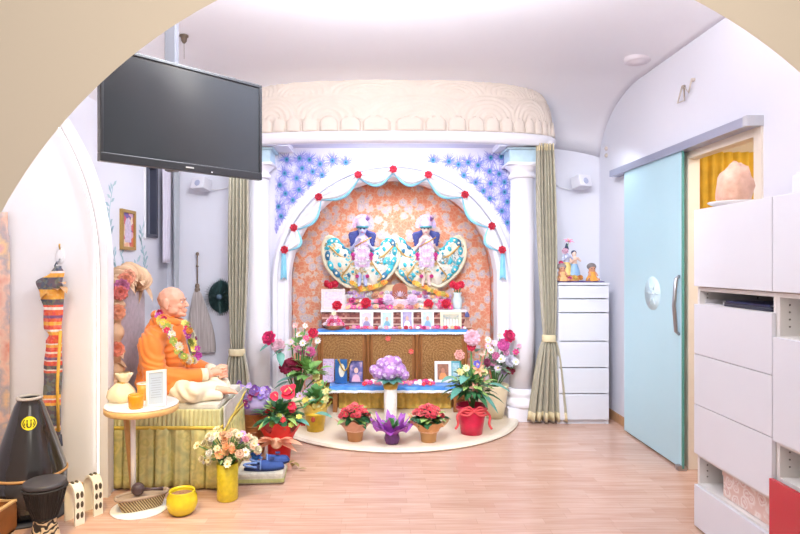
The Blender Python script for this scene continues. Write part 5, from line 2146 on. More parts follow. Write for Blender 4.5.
def portrait(skin, robe, face=True):
    def f(up, w, h, b, th, pic):
        y = -th * .18
        mb = MB()
        ww = w - 2 * b
        p = [up(ww * .36 * math.cos(PI * i / 12), y - .0006, b + h * .02 + h * .34 * math.sin(PI * i / 12)) for i in range(13)]
        mb.bm.faces.new([mb.bm.verts.new(q) for q in p])
        mb.build('portrait_robe', mat('print_robe_%d_%d_%d' % robe, robe, .6, var=.1, scale=40), pic)
        mb = MB()
        p = [up(ww * .17 * math.cos(2 * PI * i / 16), y - .0010, h * .56 + h * .13 * math.sin(2 * PI * i / 16)) for i in range(16)]
        mb.bm.faces.new([mb.bm.verts.new(q) for q in p])
        mb.build('portrait_head', mat('print_skin_%d_%d_%d' % skin, skin, .6, var=.05), pic)
    return f


RT = Matrix.Rotation(math.radians(-8), 3, 'X')
sk_ = (214, 168, 150)
fr = [(366.5, 13.5, 313, 330.5, [(226, 236, 226), (206, 196, 214), (236, 214, 206)], (150, 140, 180), 'pale portrait in white frame, first from left on the carved cabinet'),
      (387, 12.5, 313, 330.5, [(170, 206, 214), (206, 226, 230)], (120, 170, 190), 'teal toned portrait in white frame, second from left on the carved cabinet'),
      (407.2, 12.5, 312, 330.5, [(150, 140, 190), (190, 176, 206)], (236, 232, 236), 'violet toned portrait in white frame in the middle of the carved cabinet'),
      (427.7, 12.5, 312.5, 331, [(176, 206, 230), (214, 226, 240)], (140, 176, 214), 'sky blue portrait in white frame, fourth from left on the carved cabinet')]
for px, w, y0, y1, cols, robe, lab in fr:
    Y = 5.57
    zb = .7475
    stand_frame('photo_frame', lab, (PX(px, Y), Y, zb), w * Y / F, (y1 - y0) * Y / F, RT, M_FRW, pic_mat('print_%d' % int(px), cols), .016, 'framed portraits on the carved cabinet', art_fn=portrait(sk_, robe))


def group_art(up, w, h, b, th, pic):
    mb = MB()
    for i in range(5):
        x = (i - 2) * (w - 2 * b) / 5.4
        p = [up(x + .012 * math.cos(PI * q / 8), -th * .18 - .0006, b + .004 + h * .42 * math.sin(PI * q / 8) ** .6) for q in range(9)]
        mb.bm.faces.new([mb.bm.verts.new(q) for q in p])
    mb.build('row_of_people', mat('print_white_people', (236, 226, 216), .6, var=.1, scale=60), pic)


stand_frame('photo_frame', 'wide landscape group photo in cream frame at the right of the carved cabinet', (PX(451, 5.57), 5.57, .7475), .205, .165, RT, mat('cream_frame', (238, 226, 196), .4, var=.05), pic_mat('print_group', [(130, 160, 170), (206, 196, 176), (150, 176, 150)]), .026, 'framed portraits on the carved cabinet', art_fn=group_art)


def sketch_art(up, w, h, b, th, pic):
    mb = MB()
    for i in range(3):
        mb.box(up(0, -th * .18, h * .3 + i * h * .18), ((w - 2 * b) * (.75 - .12 * i), .0006, h * .02), rot=RT)
    mb.build('faint_motif', mat('print_rose', (226, 190, 206), .6, var=.1), pic)


stand_frame('photo_frame', 'large white ornate frame at the left of the upper altar shelf', (PX(333, 5.70), 5.70, .9245), .235, .20, RT, mat('white_ornate_frame', (222, 212, 212), .5, var=.05, bump=.5, bscale=60), pic_mat('print_pale', [(206, 190, 222), (226, 216, 230), (222, 180, 194)]), .03, art_fn=sketch_art)

# roses and strewn blossoms
for px, py, Y, r, lab, z in ((337, 305.5, 5.645, .050, 'deep red rose before the white ornate frame on the upper shelf', 1), (366, 303, 5.66, .055, 'big red rose left of the middle on the upper shelf', 1), (428.5, 304, 5.66, .050, 'red rose right of the small throne on the upper shelf', 1), (446, 304, 5.66, .050, 'red rose beside the white vase on the upper shelf', 1)):
    p = P(px, py, Y)
    o = bloom(None, (p.x, Y, max(p.z, .925 + r * .75)), r, 'rose', (224, 22, 62), d=(random.uniform(-.2, .2), -1, .5), name='rose')
    tag(o, lab, 'flower', 'red roses on the upper altar shelf')

PAL = {'pink': (240, 140, 176), 'white': (250, 244, 246), 'peach': (248, 178, 146), 'lilac': (214, 176, 226), 'red': (226, 50, 84), 'magenta': (226, 70, 150), 'yellow': (250, 216, 130)}


def strew(n, x0, x1, y0, y1, z, cols, where, group, rr=(.018, .028), lift=0.0, names='blossom'):
    placed = []
    tr = 0
    while len(placed) < n and tr < 6000:
        tr += 1
        x, y, r = random.uniform(x0, x1), random.uniform(y0, y1), random.uniform(*rr)
        if any(math.hypot(x - a, y - b) < (r + c) * .72 for a, b, c in placed):
            continue
        placed.append((x, y, r))
        cn_ = random.choice(cols)
        k = random.choice(['rose', 'small', 'daisy'])
        o = bloom(None, (x, y, z + r * .7 + lift), r, k, PAL[cn_], d=(random.uniform(-.3, .3), -.8, .8), name=names)
        tag(o, '%s %s blossom %s' % (cn_, {'rose': 'rosette', 'small': 'bud shaped', 'daisy': 'daisy shaped'}[k], where), 'flower', '%s, %s %s' % (group, cn_, k))


strew(50, PX(347, 5.68), PX(452, 5.68), 5.64, 5.79, .9245, ['pink', 'white', 'peach', 'lilac', 'pink', 'peach', 'magenta'], 'on the upper altar shelf below the deities', 'blossoms on the upper altar shelf', (.026, .042))
strew(36, PX(346, 5.52), PX(465, 5.52), 5.505, 5.545, .7475, ['pink', 'red', 'peach', 'white', 'magenta', 'pink'], 'in the row along the carved cabinet top', 'blossoms along the carved cabinet top', (.018, .026))
strew(14, PX(364, 5.25), PX(383, 5.25), 5.22, 5.40, .270, ['red', 'white', 'pink', 'magenta'], 'at the left of the low bench beside the picture box', 'blossoms on the low bench, left', (.02, .03))
strew(16, PX(398, 5.25), PX(434, 5.25), 5.22, 5.38, .270, ['red', 'pink', 'magenta', 'white'], 'on the low bench right of the hydrangeas', 'blossoms on the low bench, right', (.02, .03))
for lf, ya_, yb2, n_ in ((.055, 5.735, 5.785, 30), (.10, 5.76, 5.79, 24)):
    strew(n_, PX(348, 5.72), PX(450, 5.72), ya_, yb2, .9245, ['pink', 'white', 'lilac', 'peach', 'white', 'magenta'], 'heaped against the white pedestal below the deities', 'blossoms heaped against the pedestal', (.026, .038), lf)
# second row of blossoms heaped on the pedestal step
strew(30, PX(350, 5.81), PX(440, 5.81), 5.785, 5.83, 1.061, ['white', 'lilac', 'pink', 'peach', 'yellow'], 'on the pedestal step at the feet of the deities', 'blossoms at the feet of the deities', (.022, .032))


def garland(name, label, pts, cols, r, n, group=None):
    t = thing(name, label, 'garland', pts[0], group=group)
    for i in range(n):
        f = i / (n - 1) * (len(pts) - 1)
        k = min(int(f), len(pts) - 2)
        bloom(t, Vector(pts[k]).lerp(Vector(pts[k + 1]), f - k) + V(random.uniform(-.006, .006), 0, random.uniform(-.006, .006)), r * random.uniform(.85, 1.15), 'small', cols[i % len(cols)], d=(random.uniform(-.4, .4), -1, .3))
    mb = MB(); mb.tube(pts, .003, 5); mb.build('string', GREEN(), t)


OR_ = [(244, 170, 60), (250, 206, 96), (190, 170, 80), (240, 140, 60)]
garland('orange_garland', 'orange and yellow garland over the pedestal left of the small throne', [P(352, 282, 5.74), P(362, 290, 5.74), P(374, 287, 5.73), P(386, 282, 5.74)], OR_, .028, 13, 'orange garlands')
garland('orange_garland', 'orange and yellow garland over the pedestal right of the small throne', [P(414, 283, 5.76), P(426, 288, 5.75), P(438, 293, 5.75), P(447, 295, 5.75)], OR_, .028, 13, 'orange garlands')

# small throne in the middle
sx = PX(400, 5.74)
th_ = thing('small_throne', 'tiny brown arched throne in the middle of the upper altar shelf', 'ornament', (sx, 5.74, .9245))
mb = MB()
mb.prism([(sx - .075, 1.02)] + [(sx - .075 * math.cos(PI * i / 16), 1.12 + .06 * math.sin(PI * i / 16)) for i in range(17)] + [(sx + .075, 1.02)], 5.755, 5.775, 'XZ')
mb.build('arched_back', mat('chestnut_wood', (166, 92, 70), .4, var=.2, scale=30), th_)
mb = MB(); mb.bx(sx - .085, sx + .085, 5.70, 5.78, .9245, 1.02, .006); mb.build('seat_base', mat('pink_silver_relief', (228, 200, 214), .35, metal=.2, var=.2, scale=50), th_)
mb = MB()
for i in range(11):
    a = PI * i / 10
    mb.leaf((sx + .03 * math.cos(a), 5.715, 1.025 + .02 * math.sin(a)), (math.cos(a), -.3, .25 + math.sin(a)), .075, .026, .1)
mb.build('lotus_fan', mat('lilac_white_enamel', (236, 216, 236), .4, var=.1), th_)
for s in (-1, 1):
    x = sx + s * .115
    mb = MB()
    t = thing('chrysanthemum', 'pale lilac ragged chrysanthemum %s of the tiny throne' % ('left' if s < 0 else 'right'), 'flower', (x, 5.69, .9245))
    mb.tube([V(x, 5.70, .9245), V(x, 5.69, .995)], .006, 6); mb.build('stem', GREEN(), t)
    bloom(t, (x, 5.685, 1.02), .062, 'tuft', (232, 206, 234), d=(0, -1, .6))

# red carnation bunches in vases
for px, lab, Y, zb, zf in ((332, 'bunch of red carnations in a white vase behind the ornate frame', 5.83, .9245, 1.165), (457.5, 'bunch of red carnations in a pale blue vase at the right of the upper shelf', 5.72, .9245, 1.16)):
    x = PX(px, Y)
    vt_ = thing('vase', ('white slim vase behind the ornate frame on the upper shelf' if px < 400 else 'pale blue white vase at the right end of the upper shelf'), 'vase', (x, Y, zb))
    mb = MB(); mb.lathe([(0, 0), (.035, 0), (.045, .03), (.05, .09), (.036, .14), (.045, .165), (.041, .165), (.032, .14), (.04, .08), (0, .01)], (x, Y, zb), 24, cap=False)
    mb.build('vase_body', mat('blue_white_china', (214, 232, 238), .25, var=.1, scale=30), vt_)
    bt_ = thing('bouquet', lab, 'bouquet', (x, Y, zb + .16))
    mb = MB()
    for k in range(7):
        a = 2 * PI * k / 7
        p = V(x + (.055 * math.cos(a) if k else 0), Y - .02 + .03 * math.sin(a), zf + .015 * math.sin(k * 2.1))
        bloom(bt_, p, .036, 'tuft', (228, 36, 78), d=V(math.cos(a) * .5, -.7, .6), name='carnation')
        mb.tube([V(x, Y, zb + .1), p], .003, 5)
    mb.build('stems', GREEN(), bt_)

# flower cake basket on the carved cabinet
x = PX(334, 5.555)
fb = thing('flower_basket', 'shallow basket heaped with pink blossoms at the left of the carved cabinet', 'basket', (x, 5.555, .7475))
mb = MB(); mb.lathe([(0, 0), (.075, 0), (.095, .035), (.099, .038), (.09, .04), (0, .02)], (x, 5.555, .7475), 32, cap=False); mb.build('basket', mat('woven_pinkish_cane', (206, 140, 96), .6, var=.2, scale=60, bump=.6), fb)
for i in range(34):
    lay = 0 if i < 18 else (1 if i < 28 else 2)
    n_ = (18, 10, 6)[lay]
    a = 2 * PI * i / n_
    r = (.085, .055, .025)[lay]
    bloom(fb, (x + r * math.cos(a), 5.555 + r * .55 * math.sin(a) - .01, .7475 + .048 + .032 * lay), .023, random.choice(['rose', 'small']), random.choice([(240, 120, 170), (236, 60, 110), (250, 220, 230), (246, 160, 190)]), d=(math.cos(a) * .6, -.8, .6))
bloom(fb, (x, 5.53, .7475 + .15), .026, 'small', (250, 236, 200), d=(0, -1, .6))
# dark figurine at the right end of the cabinet
x = PX(467.5, 5.54)
fg = thing('figurine', 'tiny seated figurine in blue and gold at the right end of the cabinet top', 'figurine', (x - .005, 5.56, .7475))
mb = MB()
prims(mb, [('s', (x, 5.56, .85), (.02, .02, .024)), ('c', (x, 5.56, .77), (x, 5.56, .82), .028, .018), ('c', (x - .02, 5.55, .765), (x + .03, 5.535, .762), .016, .012), ('c', (x + .02, 5.55, .765), (x - .03, 5.535, .762), .016, .012), ('c', (x - .02, 5.56, .82), (x - .03, 5.54, .785), .009, .007), ('c', (x + .02, 5.56, .82), (x + .03, 5.54, .785), .009, .007)])
remesh(mb.build('body', mat('bronze_figurine', (176, 130, 110), .4, var=.1), fg), .004, 2)
mb = MB(); mb.lathe([(.024, .0), (.02, .03), (.006, .05)], (x, 5.563, .862), 14); mb.build('headdress', mat('gold_blue_headdress', (90, 100, 160), .4, var=.3, scale=60), fg)

# cards, gift bag and frames on the bench
Yb = 5.33
zb = BZ + .0125
stand_frame('greeting_card', 'lilac floral card leaning on the cabinet at the left of the bench', (PX(328, Yb), 5.37, zb), .105, .215, RT, mat('lilac_card_edge', (206, 186, 220), .5, var=.03), pic_mat('print_lilac', [(190, 160, 206), (226, 206, 232), (196, 120, 170)], 40), .004, cat='card', th=.004)
gb = thing('gift_bag', 'blue paper gift bag with gold rope handle and oval picture on bench', 'gift bag', (PX(341, Yb), 5.345, zb))
gx = PX(341, Yb)
mb = MB(); mb.bx(gx - .055, gx + .055, 5.32, 5.38, zb, zb + .215, .002); mb.build('bag', mat('gift_bag_blue', (48, 104, 168), .35, var=.1), gb)
mb = MB()
mb.bm.faces.new([mb.bm.verts.new((gx + .008 + .028 * math.cos(2 * PI * i / 24), 5.3185, zb + .12 + .062 * math.sin(2 * PI * i / 24))) for i in range(24)])
mb.build('oval_picture', mat('cream_oval_print', (240, 230, 206), .5, var=.1, scale=50), gb)
mb = MB()
mb.tube([(gx - .015 + .1 * i / 12 + .0, 5.314 - .012 * math.sin(PI * i / 12), zb + .205 - .085 * math.sin(PI * i / 12)) for i in range(13)], .006, 7)
mb.build('rope_handle', M_GOLDM, gb)
mb = MB()
for q in (0, 1):
    mb.ell((gx - .02 + .11 * q, 5.314, zb + .215), (.012, .012, .012), 10, 8)
mb.build('handle_knobs', M_GOLDM, gb)
stand_frame('gift_box', 'dark blue picture box with pink figure right of the gift bag', (PX(356, Yb), 5.35, zb), .125, .20, RT, mat('navy_box_edge', (60, 60, 116), .4, var=.05), pic_mat('print_dusk', [(46, 50, 104), (120, 110, 170), (226, 190, 200)], 14), .006, cat='box', th=.03, art_fn=portrait((236, 190, 170), (226, 176, 196)))
stand_frame('photo_frame', 'white framed portrait of an orange robed person on the right of the bench', (PX(443.5, Yb), 5.36, zb), .155, .195, RT, M_FRW, pic_mat('print_brown', [(120, 80, 66), (176, 120, 96), (90, 70, 70)], 14), .026, art_fn=portrait((196, 130, 104), (236, 150, 90)))
stand_frame('photo_frame', 'teal and white framed picture at the right end of the bench', (PX(457, Yb), 5.40, zb), .10, .19, RT, mat('teal_frame', (96, 176, 186), .4, var=.05), pic_mat('print_mint', [(206, 230, 226), (150, 190, 206), (236, 240, 240)], 18), .018)
# ================================================================== FLOWER POTS ROUND THE DAIS
DZ_ = .0345


def pot_base(px, py, z=DZ_):
    Y = F * (H - z) / (py - CY)
    return V(PX(px, Y), Y, z)


def simple_pot(mb, c, r0, r1, h, seg=32):
    mb.lathe([(0, 0), (r0, 0), (r1 * .97, h * .85), (r1 * 1.06, h * .87), (r1 * 1.06, h), (r1 * .98, h), (r1 * .92, h * .86), (0, h * .84)], c, seg, cap=False)


def soil(t, c, r, h):
    mb = MB(); mb.lathe([(0, h), (r, h - .004)], c, 20, cap=False); mb.build('soil', mat('potting_soil', (96, 72, 58), .95, var=.3, scale=90, bump=.6), t)


# two coral begonias in peach net
for px, py, lab, pc, wc in ((355, 440, 'coral begonia in terracotta pot with peach net wrap, left front of dais', (206, 148, 100), (248, 178, 150)), (428.5, 441, 'coral begonia in tan pot with gold orange net, right front of dais', (214, 164, 110), (244, 176, 116))):
    c = pot_base(px, py)
    t = thing('potted_begonia', lab, 'potted plant', c, group='coral begonias on the dais')
    mb = MB(); simple_pot(mb, c, .055, .072, .125); mb.build('pot', mat('terracotta_%d' % int(px), pc, .55, var=.08), t)
    soil(t, c, .066, .108)
    mb = MB(); collar(mb, c + V(0, 0, .075), .074, .15, .10, amp=.28, ph=px, spikes=5); mb.build('net_wrap', mat('net_wrap_%d' % int(px), wc, .6, var=.1, scale=30, alpha=.85), t)
    mb = MB(); foliage(mb, c + V(0, 0, .16), (.12, .11, .09), 70, .085, .06, .4, .2); mb.build('foliage', DKGREEN(), t)
    mb = MB(); foliage(mb, c + V(0, -.02, .17), (.11, .1, .08), 22, .08, .06, .4, .2); mb.build('young_leaves', LTGREEN(), t)
    for i in range(26):
        a = i * 2.4
        r = .10 * math.sqrt(i / 26)
        bloom(t, c + V(r * math.cos(a) * 1.1, -.03 + r * math.sin(a) * .8, .272 - .6 * r * random.uniform(.6, 1.4)), random.uniform(.022, .030), 'rose' if i % 2 else 'small', random.choice([(232, 76, 88), (240, 100, 104), (226, 60, 80)]), (246, 160, 140), d=(math.cos(a) * .4, -.6, 1))
    mb = MB(); mb.tube([c + V(.074 * math.cos(2 * PI * i / 20), .074 * math.sin(2 * PI * i / 20), .083) for i in range(20)], .006, 6, closed=True); mb.build('ribbon', mat('peach_ribbon', (248, 206, 176), .5, var=.05), t)

# purple wrapped little plant
c = pot_base(392, 443)
t = thing('potted_succulent', 'small green plant with bright purple wrap at the dais front', 'potted plant', c)
mb = MB(); mb.lathe([(0, 0), (.045, 0), (.058, .035), (.048, .075), (.046, .08), (0, .07)], c, 28, cap=False, wob=lambda a, q: 1 + .05 * math.sin(11 * a)); mb.build('pot', mat('dark_violet_foil', (112, 62, 130), .3, var=.15, scale=30), t)
mb = MB(); collar(mb, c + V(0, 0, .07), .046, .150, .085, amp=.45, ph=.6, spikes=5); collar(mb, c + V(0, 0, .07), .044, .12, .12, amp=.4, ph=2.0, spikes=7); mb.build('purple_wrap', mat('purple_organza', (172, 84, 190), .5, var=.15, scale=20, alpha=.92), t)
mb = MB(); foliage(mb, c + V(0, 0, .105), (.055, .055, .07), 70, .06, .024, .1, .8); mb.build('foliage', mat('fresh_green_leaf', (98, 160, 92), .45, var=.25, scale=40), t)

# red pot with lilies
c = pot_base(471.5, 433)
t = thing('potted_lily', 'red foil pot with ribbon bow and mixed lilies at right of dais', 'potted plant', c)
mb = MB(); mb.lathe([(0, 0), (.082, 0), (.10, .10), (.112, .19), (.122, .225), (.112, .222), (.095, .18), (0, .17)], c, 40, cap=False, wob=lambda a, q: 1 + .015 * q * math.sin(14 * a)); mb.build('pot', mat('crimson_foil', (214, 26, 72), .3, var=.1, scale=20), t)
mb = MB()
for s in (-1, 1):
    for k in range(2):
        mb.tube(curve([c + V(0, -.118, .2), c + V(s * (.04 + .03 * k), -.14, .24 - .02 * k), c + V(s * (.085 + .02 * k), -.125, .215 - .03 * k), c + V(s * .05, -.128, .19 - .02 * k), c + V(0, -.118, .2)]), .007, 6)
    mb.tube(curve([c + V(s * .08, -.09, .21), c + V(s * .125, -.10, .16), c + V(s * .12, -.105, .10), c + V(s * .14, -.1, .06)]), .010, 6)
mb.tube([c + V(.12 * math.cos(2 * PI * i / 24), .12 * math.sin(2 * PI * i / 24), .20) for i in range(24)], .009, 6, closed=True)
mb.build('ribbon_bow', mat('coral_ribbon', (236, 84, 90), .45, var=.15, scale=20), t)
mb = MB()
foliage(mb, c + V(0, 0, .33), (.15, .12, .2), 60, .16, .06, .5, .3); mb.build('foliage', DKGREEN(), t)
mb = MB(); foliage(mb, c + V(-.02, -.04, .36), (.16, .10, .22), 34, .15, .06, .4, .3); mb.build('young_leaves', LTGREEN(), t)
mb = MB()
for p, d, L, W in ((P(456, 378, c.y - .1), (-1, -.6, .3), .15, .08), (P(468, 376, c.y - .12), (-.5, -.8, .1), .14, .08), (P(488, 384, c.y - .08), (1, -.4, .1), .18, .075), (P(480, 392, c.y - .1), (.8, -.6, -.5), .17, .065), (P(462, 388, c.y - .1), (-.7, -.7, -.1), .14, .08), (P(476, 352, c.y - .05), (.3, -.6, .6), .12, .07)):
    mb.leaf(p, d, L, W, .4, .2, 6)
mb.build('large_leaves', TEALGREEN(), t)
mb = MB()
for px, py, r, k, col, c2 in ((472, 338, .066, 'peony', (246, 190, 208), None), (471.5, 347, .036, 'rose', (226, 40, 80), None), (459.5, 355, .042, 'rose', (250, 176, 166), None), (478, 370, .052, 'lily', (250, 176, 140), None), (477, 364, .034, 'viola', (92, 80, 180), None), (466, 368, .03, 'daisy', (248, 226, 180), None), (484, 372, .03, 'small', (206, 220, 150), None), (475, 388, .045, 'lily', (240, 170, 150), None), (487, 362, .03, 'rose', (130, 40, 80), None), (460, 372, .03, 'small', (236, 214, 150), None), (488, 346, .026, 'daisy', (240, 180, 200), None), (482, 353, .028, 'small', (244, 206, 190), None)):
    p = P(px, py, c.y - .07)
    bloom(t, p, r, k, col, c2, d=(random.uniform(-.2, .2), -1, .35))
    mb.tube([c + V(random.uniform(-.04, .04), random.uniform(-.03, .03), .18), c.lerp(p, .6) + V(0, .02, .06), p + V(0, .02, -.005)], .005, 6)
mb.build('stems', GREEN(), t)

# cream pot with mixed bouquet behind
c = pot_base(494.5, 417)
t = thing('vase', 'large cream ceramic pot behind the red foil pot', 'vase', c)
mb = MB(); mb.lathe([(0, 0), (.075, 0), (.10, .12), (.115, .25), (.122, .28), (.114, .28), (.105, .24), (.09, .12), (0, .01)], c, 40, cap=False); mb.build('pot', mat('cream_ceramic', (240, 224, 190), .35, var=.03), t)
mb = MB(); mb.lathe([(.119, .268), (.126, .274), (.126, .284), (.119, .288), (.112, .28)], c, 40, cap=False); mb.build('rim', mat('cream_ceramic', (240, 224, 190)), t)
bq = thing('bouquet', 'tall mixed bouquet with magenta rose in the cream pot', 'bouquet', c + V(0, 0, .2))
mb = MB()
spec = [(509, 336, .058, 'rose', (222, 26, 100)), (503.5, 345, .056, 'peony', (226, 96, 176)), (510, 361, .058, 'peony', (226, 222, 244)), (501, 359, .04, 'daisy', (238, 228, 246)), (510.5, 370, .042, 'rose', (140, 20, 56)), (496, 356, .036, 'rose', (226, 120, 170)), (491, 350, .034, 'daisy', (246, 214, 214)), (488, 340, .03, 'daisy', (244, 232, 214)), (516, 352, .03, 'small', (206, 60, 130)), (519, 346, .022, 'small', (236, 170, 200)), (494, 343, .03, 'small', (250, 214, 226)), (506, 352, .034, 'rose', (236, 160, 200)), (498, 368, .034, 'daisy', (226, 206, 236)), (504, 372, .03, 'small', (206, 190, 226)), (487, 364, .03, 'rose', (130, 30, 70)), (516, 362, .03, 'daisy', (232, 236, 244)), (500, 336, .026, 'small', (240, 216, 206)), (493, 363, .032, 'peony', (232, 140, 186))]
for px, py, r, k, col in spec:
    p = P(px, py, c.y - .06 + random.uniform(-.04, .04))
    bloom(bq, p, r, k, col, d=(random.uniform(-.4, .4), -1, .4))
    mb.tube([c + V(0, 0, .22), c.lerp(p, .6) + V(0, .03, .08), p + V(0, .01, -.01)], .004, 6)
mb.build('stems', GREEN(), bq)
mb = MB(); foliage(mb, c + V(.02, -.02, .42), (.15, .1, .2), 110, .075, .03, .3); mb.build('foliage', mat('grey_green_leaf', (132, 160, 130), .5, var=.2, scale=30), bq)

# tall white vase with hydrangea
c = pot_base(390.5, 421)
c.y = 4.92
c.x = PX(390.5, 4.92)
t = thing('vase', 'tall white cylinder vase with gold rim in front of the altar bench', 'vase', c)
hz = PZ(382, 4.92) - DZ_
mb = MB(); mb.lathe([(0, 0), (.056, 0), (.058, .01), (.055, .05), (.055, hz - .055), (.05, hz - .055), (.05, .02), (0, .02)], c, 36, cap=False)
mb.build('vase_body', mat('white_crackle_glaze', (236, 226, 218), .35, var=.1, scale=50, bump=.4, bscale=80), t)
mb = MB(); mb.lathe([(.056, hz - .055), (.062, hz - .04), (.066, hz), (.062, hz), (.052, hz - .05)], c, 36, cap=False); mb.build('gold_rim', M_GOLDM, t)
bq = thing('bouquet', 'round bouquet of lilac hydrangeas in the tall white vase', 'bouquet', c + V(0, 0, hz - .03))
mb = MB()
for px, py, r in ((389, 372, .078), (379, 373, .066), (399, 370, .068), (389, 363, .07), (404, 375, .05), (374.5, 370, .05), (396, 362, .055), (382, 364, .055)):
    p = P(px, py, 4.90 + (0 if abs(px - 389) < 2 and py > 370 else .03))
    bloom(bq, p, r, 'hydrangea', (202, 146, 220), (242, 212, 248), d=(p.x - c.x, -.2, .3), name='hydrangea_head')
    mb.tube([c + V(0, 0, hz - .06), p], .005, 6)
mb.build('stems', GREEN(), bq)
mb = MB()
for a in range(9):
    an = 2 * PI * a / 9
    mb.leaf(c + V(0, 0, hz + .015), V(math.cos(an), math.sin(an) - .2, .12), .15, .08, .15)
mb.build('foliage', TEALGREEN(), bq)

# gold wrapped pot
c = pot_base(315.5, 430)
t = thing('potted_plant', 'leafy plant in a gold yellow foil wrapped pot left on the dais', 'potted plant', c)
mb = MB(); simple_pot(mb, c, .068, .085, .15); mb.build('pot', mat('gold_foil', (222, 182, 50), .35, var=.15, scale=24, metal=.2), t)
mb = MB(); collar(mb, c + V(0, 0, .14), .082, .125, .085, amp=.35, ph=1, spikes=6); mb.build('foil_collar', mat('yellow_foil', (244, 210, 92), .4, var=.12, scale=24), t)
mb = MB(); foliage(mb, c + V(0, 0, .24), (.11, .1, .12), 44, .11, .055, .4, .4); mb.build('foliage', GREEN(), t)
for i in range(9):
    bloom(t, c + V(random.uniform(-.1, .1), -.08, random.uniform(.2, .34)), .03, 'small', random.choice([(250, 220, 110), (246, 200, 90), (240, 226, 160)]))
mb = MB(); mb.ell(c + V(-.01, -.083, .105), (.018, .008, .022), 12, 8); mb.build('seal', mat('brown_red_seal', (180, 70, 44), .4, var=.1), t)

# tall standing arrangement behind it
c = V(PX(297, 4.92), 4.92, DZ_)
t = thing('vase', 'pale vase half hidden behind the gold foil pot on the dais', 'vase', c)
mb = MB(); mb.lathe([(0, 0), (.07, 0), (.085, .06), (.08, .18), (.09, .22), (.084, .22), (.072, .18), (.074, .06), (0, .01)], c, 32, cap=False); mb.build('vase_body', mat('cream_ceramic', (240, 224, 190)), t)
bq = thing('bouquet', 'tall leafy arrangement with magenta and dark red peonies left of the altar', 'bouquet', c + V(0, 0, .18))
mb = MB(); st_ = MB()
spec = [(269, 338, .062, 'rose', (224, 24, 104)), (278.5, 346, .062, 'peony', (246, 196, 212)), (286, 367, .064, 'peony', (150, 16, 62)), (297, 366, .05, 'peony', (150, 16, 62)), (291, 362, .04, 'rose', (166, 24, 70)), (313, 333, .046, 'rose', (222, 30, 74)), (311, 352, .044, 'peony', (236, 110, 170)), (303, 343, .032, 'daisy', (248, 220, 226)), (299, 335, .03, 'daisy', (250, 214, 214)), (306, 338, .028, 'small', (232, 100, 150)), (298, 349, .034, 'rose', (240, 160, 190)), (305, 326, .026, 'small', (250, 224, 220)), (318, 341, .03, 'daisy', (250, 226, 226)), (295, 326, .024, 'small', (246, 190, 190)), (309, 393, .05, 'peony', (232, 190, 226)), (300, 396, .036, 'daisy', (226, 190, 226)), (318, 384, .045, 'lily', (240, 216, 120)), (326, 390, .04, 'lily', (236, 206, 110)), (321, 399, .055, 'rose', (220, 60, 50)), (316, 377, .036, 'small', (240, 220, 150)), (302, 352, .03, 'small', (226, 90, 160)), (291, 342, .026, 'daisy', (246, 206, 214))]
for px, py, r, k, col in spec:
    p = P(px, py, 4.86 + random.uniform(-.04, .04))
    bloom(bq, p, r, k, col, d=(random.uniform(-.35, .35), -1, .4))
    st_.tube([c + V(0, 0, .18), c.lerp(p, .6) + V(0, .03, .08), p + V(0, .015, -.01)], .0055, 6)
for (px, py, d, L, W) in ((296, 378, (-1, -.4, .1), .17, .085), (284, 349, (-1, -.3, -.3), .10, .07), (272, 344, (-.8, -.5, -.2), .11, .075), (290, 382, (-1, -.3, -.1), .14, .08), (280, 352, (.2, -.5, -.8), .1, .07)):
    mb.leaf(P(px, py, 4.84), d, L, W, .3, .2, 6)
mb.build('large_leaves', TEALGREEN(), bq)
st_.build('stems', GREEN(), bq)
mb = MB()
foliage(mb, P(309, 374, 4.87), (.14, .08, .14), 46, .13, .07, .4, .3)
foliage(mb, P(300, 350, 4.90), (.12, .08, .16), 40, .08, .04, .3, .3)
foliage(mb, P(322, 394, 4.86), (.12, .06, .1), 26, .12, .035, .4, .1)
mb.build('foliage', mat('bright_green_leaf', (138, 188, 104), .45, var=.2, scale=20), bq)

# red wrapped anthurium on the floor
c = pot_base(279.5, 457, 0.001)
c.y = 4.10
c.x = PX(279.5, 4.10)
c.z = 0
t = thing('potted_anthurium', 'red anthurium in bright red paper wrap with bow on the floor', 'potted plant', c)
mb = MB(); simple_pot(mb, c, .075, .09, .17); mb.build('pot', mat('red_paper', (226, 34, 40), .45, var=.1), t)
mb = MB(); collar(mb, c + V(0, 0, .13), .092, .165, .14, amp=.34, ph=2.2, spikes=5); mb.build('red_wrap', mat('red_organza', (240, 52, 52), .5, var=.12, scale=14, alpha=.95), t)
mb = MB()
for s in (-1, 1):
    for dz, L, W_ in ((.10, .20, .085), (-.25, .16, .07), (.45, .13, .06)):
        mb.leaf(c + V(0, -.112, .15), V(s * 1.0, -.35, dz), L, W_, .12, .3, 6)
mb.lathe([(.0, 0), (.03, .004), (.04, .012), (.03, .02), (0, .016)], c + V(0, -.115, .14), 20, axis=(0, -1, .1), cap=False)
mb.build('gauze_bow', mat('peach_gauze', (255, 186, 156), .6, var=.1, scale=20, alpha=.9), t)
mb = MB(); foliage(mb, c + V(0, 0, .29), (.17, .13, .10), 80, .11, .05, .4, .2); mb.build('foliage', DKGREEN(), t)
mb = MB(); foliage(mb, c + V(.02, -.03, .30), (.16, .11, .10), 26, .10, .045, .4, .2); mb.build('young_leaves', LTGREEN(), t)
mb = MB()
for p, d, L, W in ((P(274, 408, 4.06), (-.3, -.2, .9), .14, .09), (P(314, 414, 4.08), (1, -.3, .2), .14, .08), (P(304, 405, 4.1), (.7, -.2, .6), .12, .08), (P(296, 420, 4.02), (.8, -.5, .1), .12, .06)):
    mb.leaf(p, d, L, W, .3, .2, 6)
mb.build('large_leaves', TEALGREEN(), t)
mb = MB()
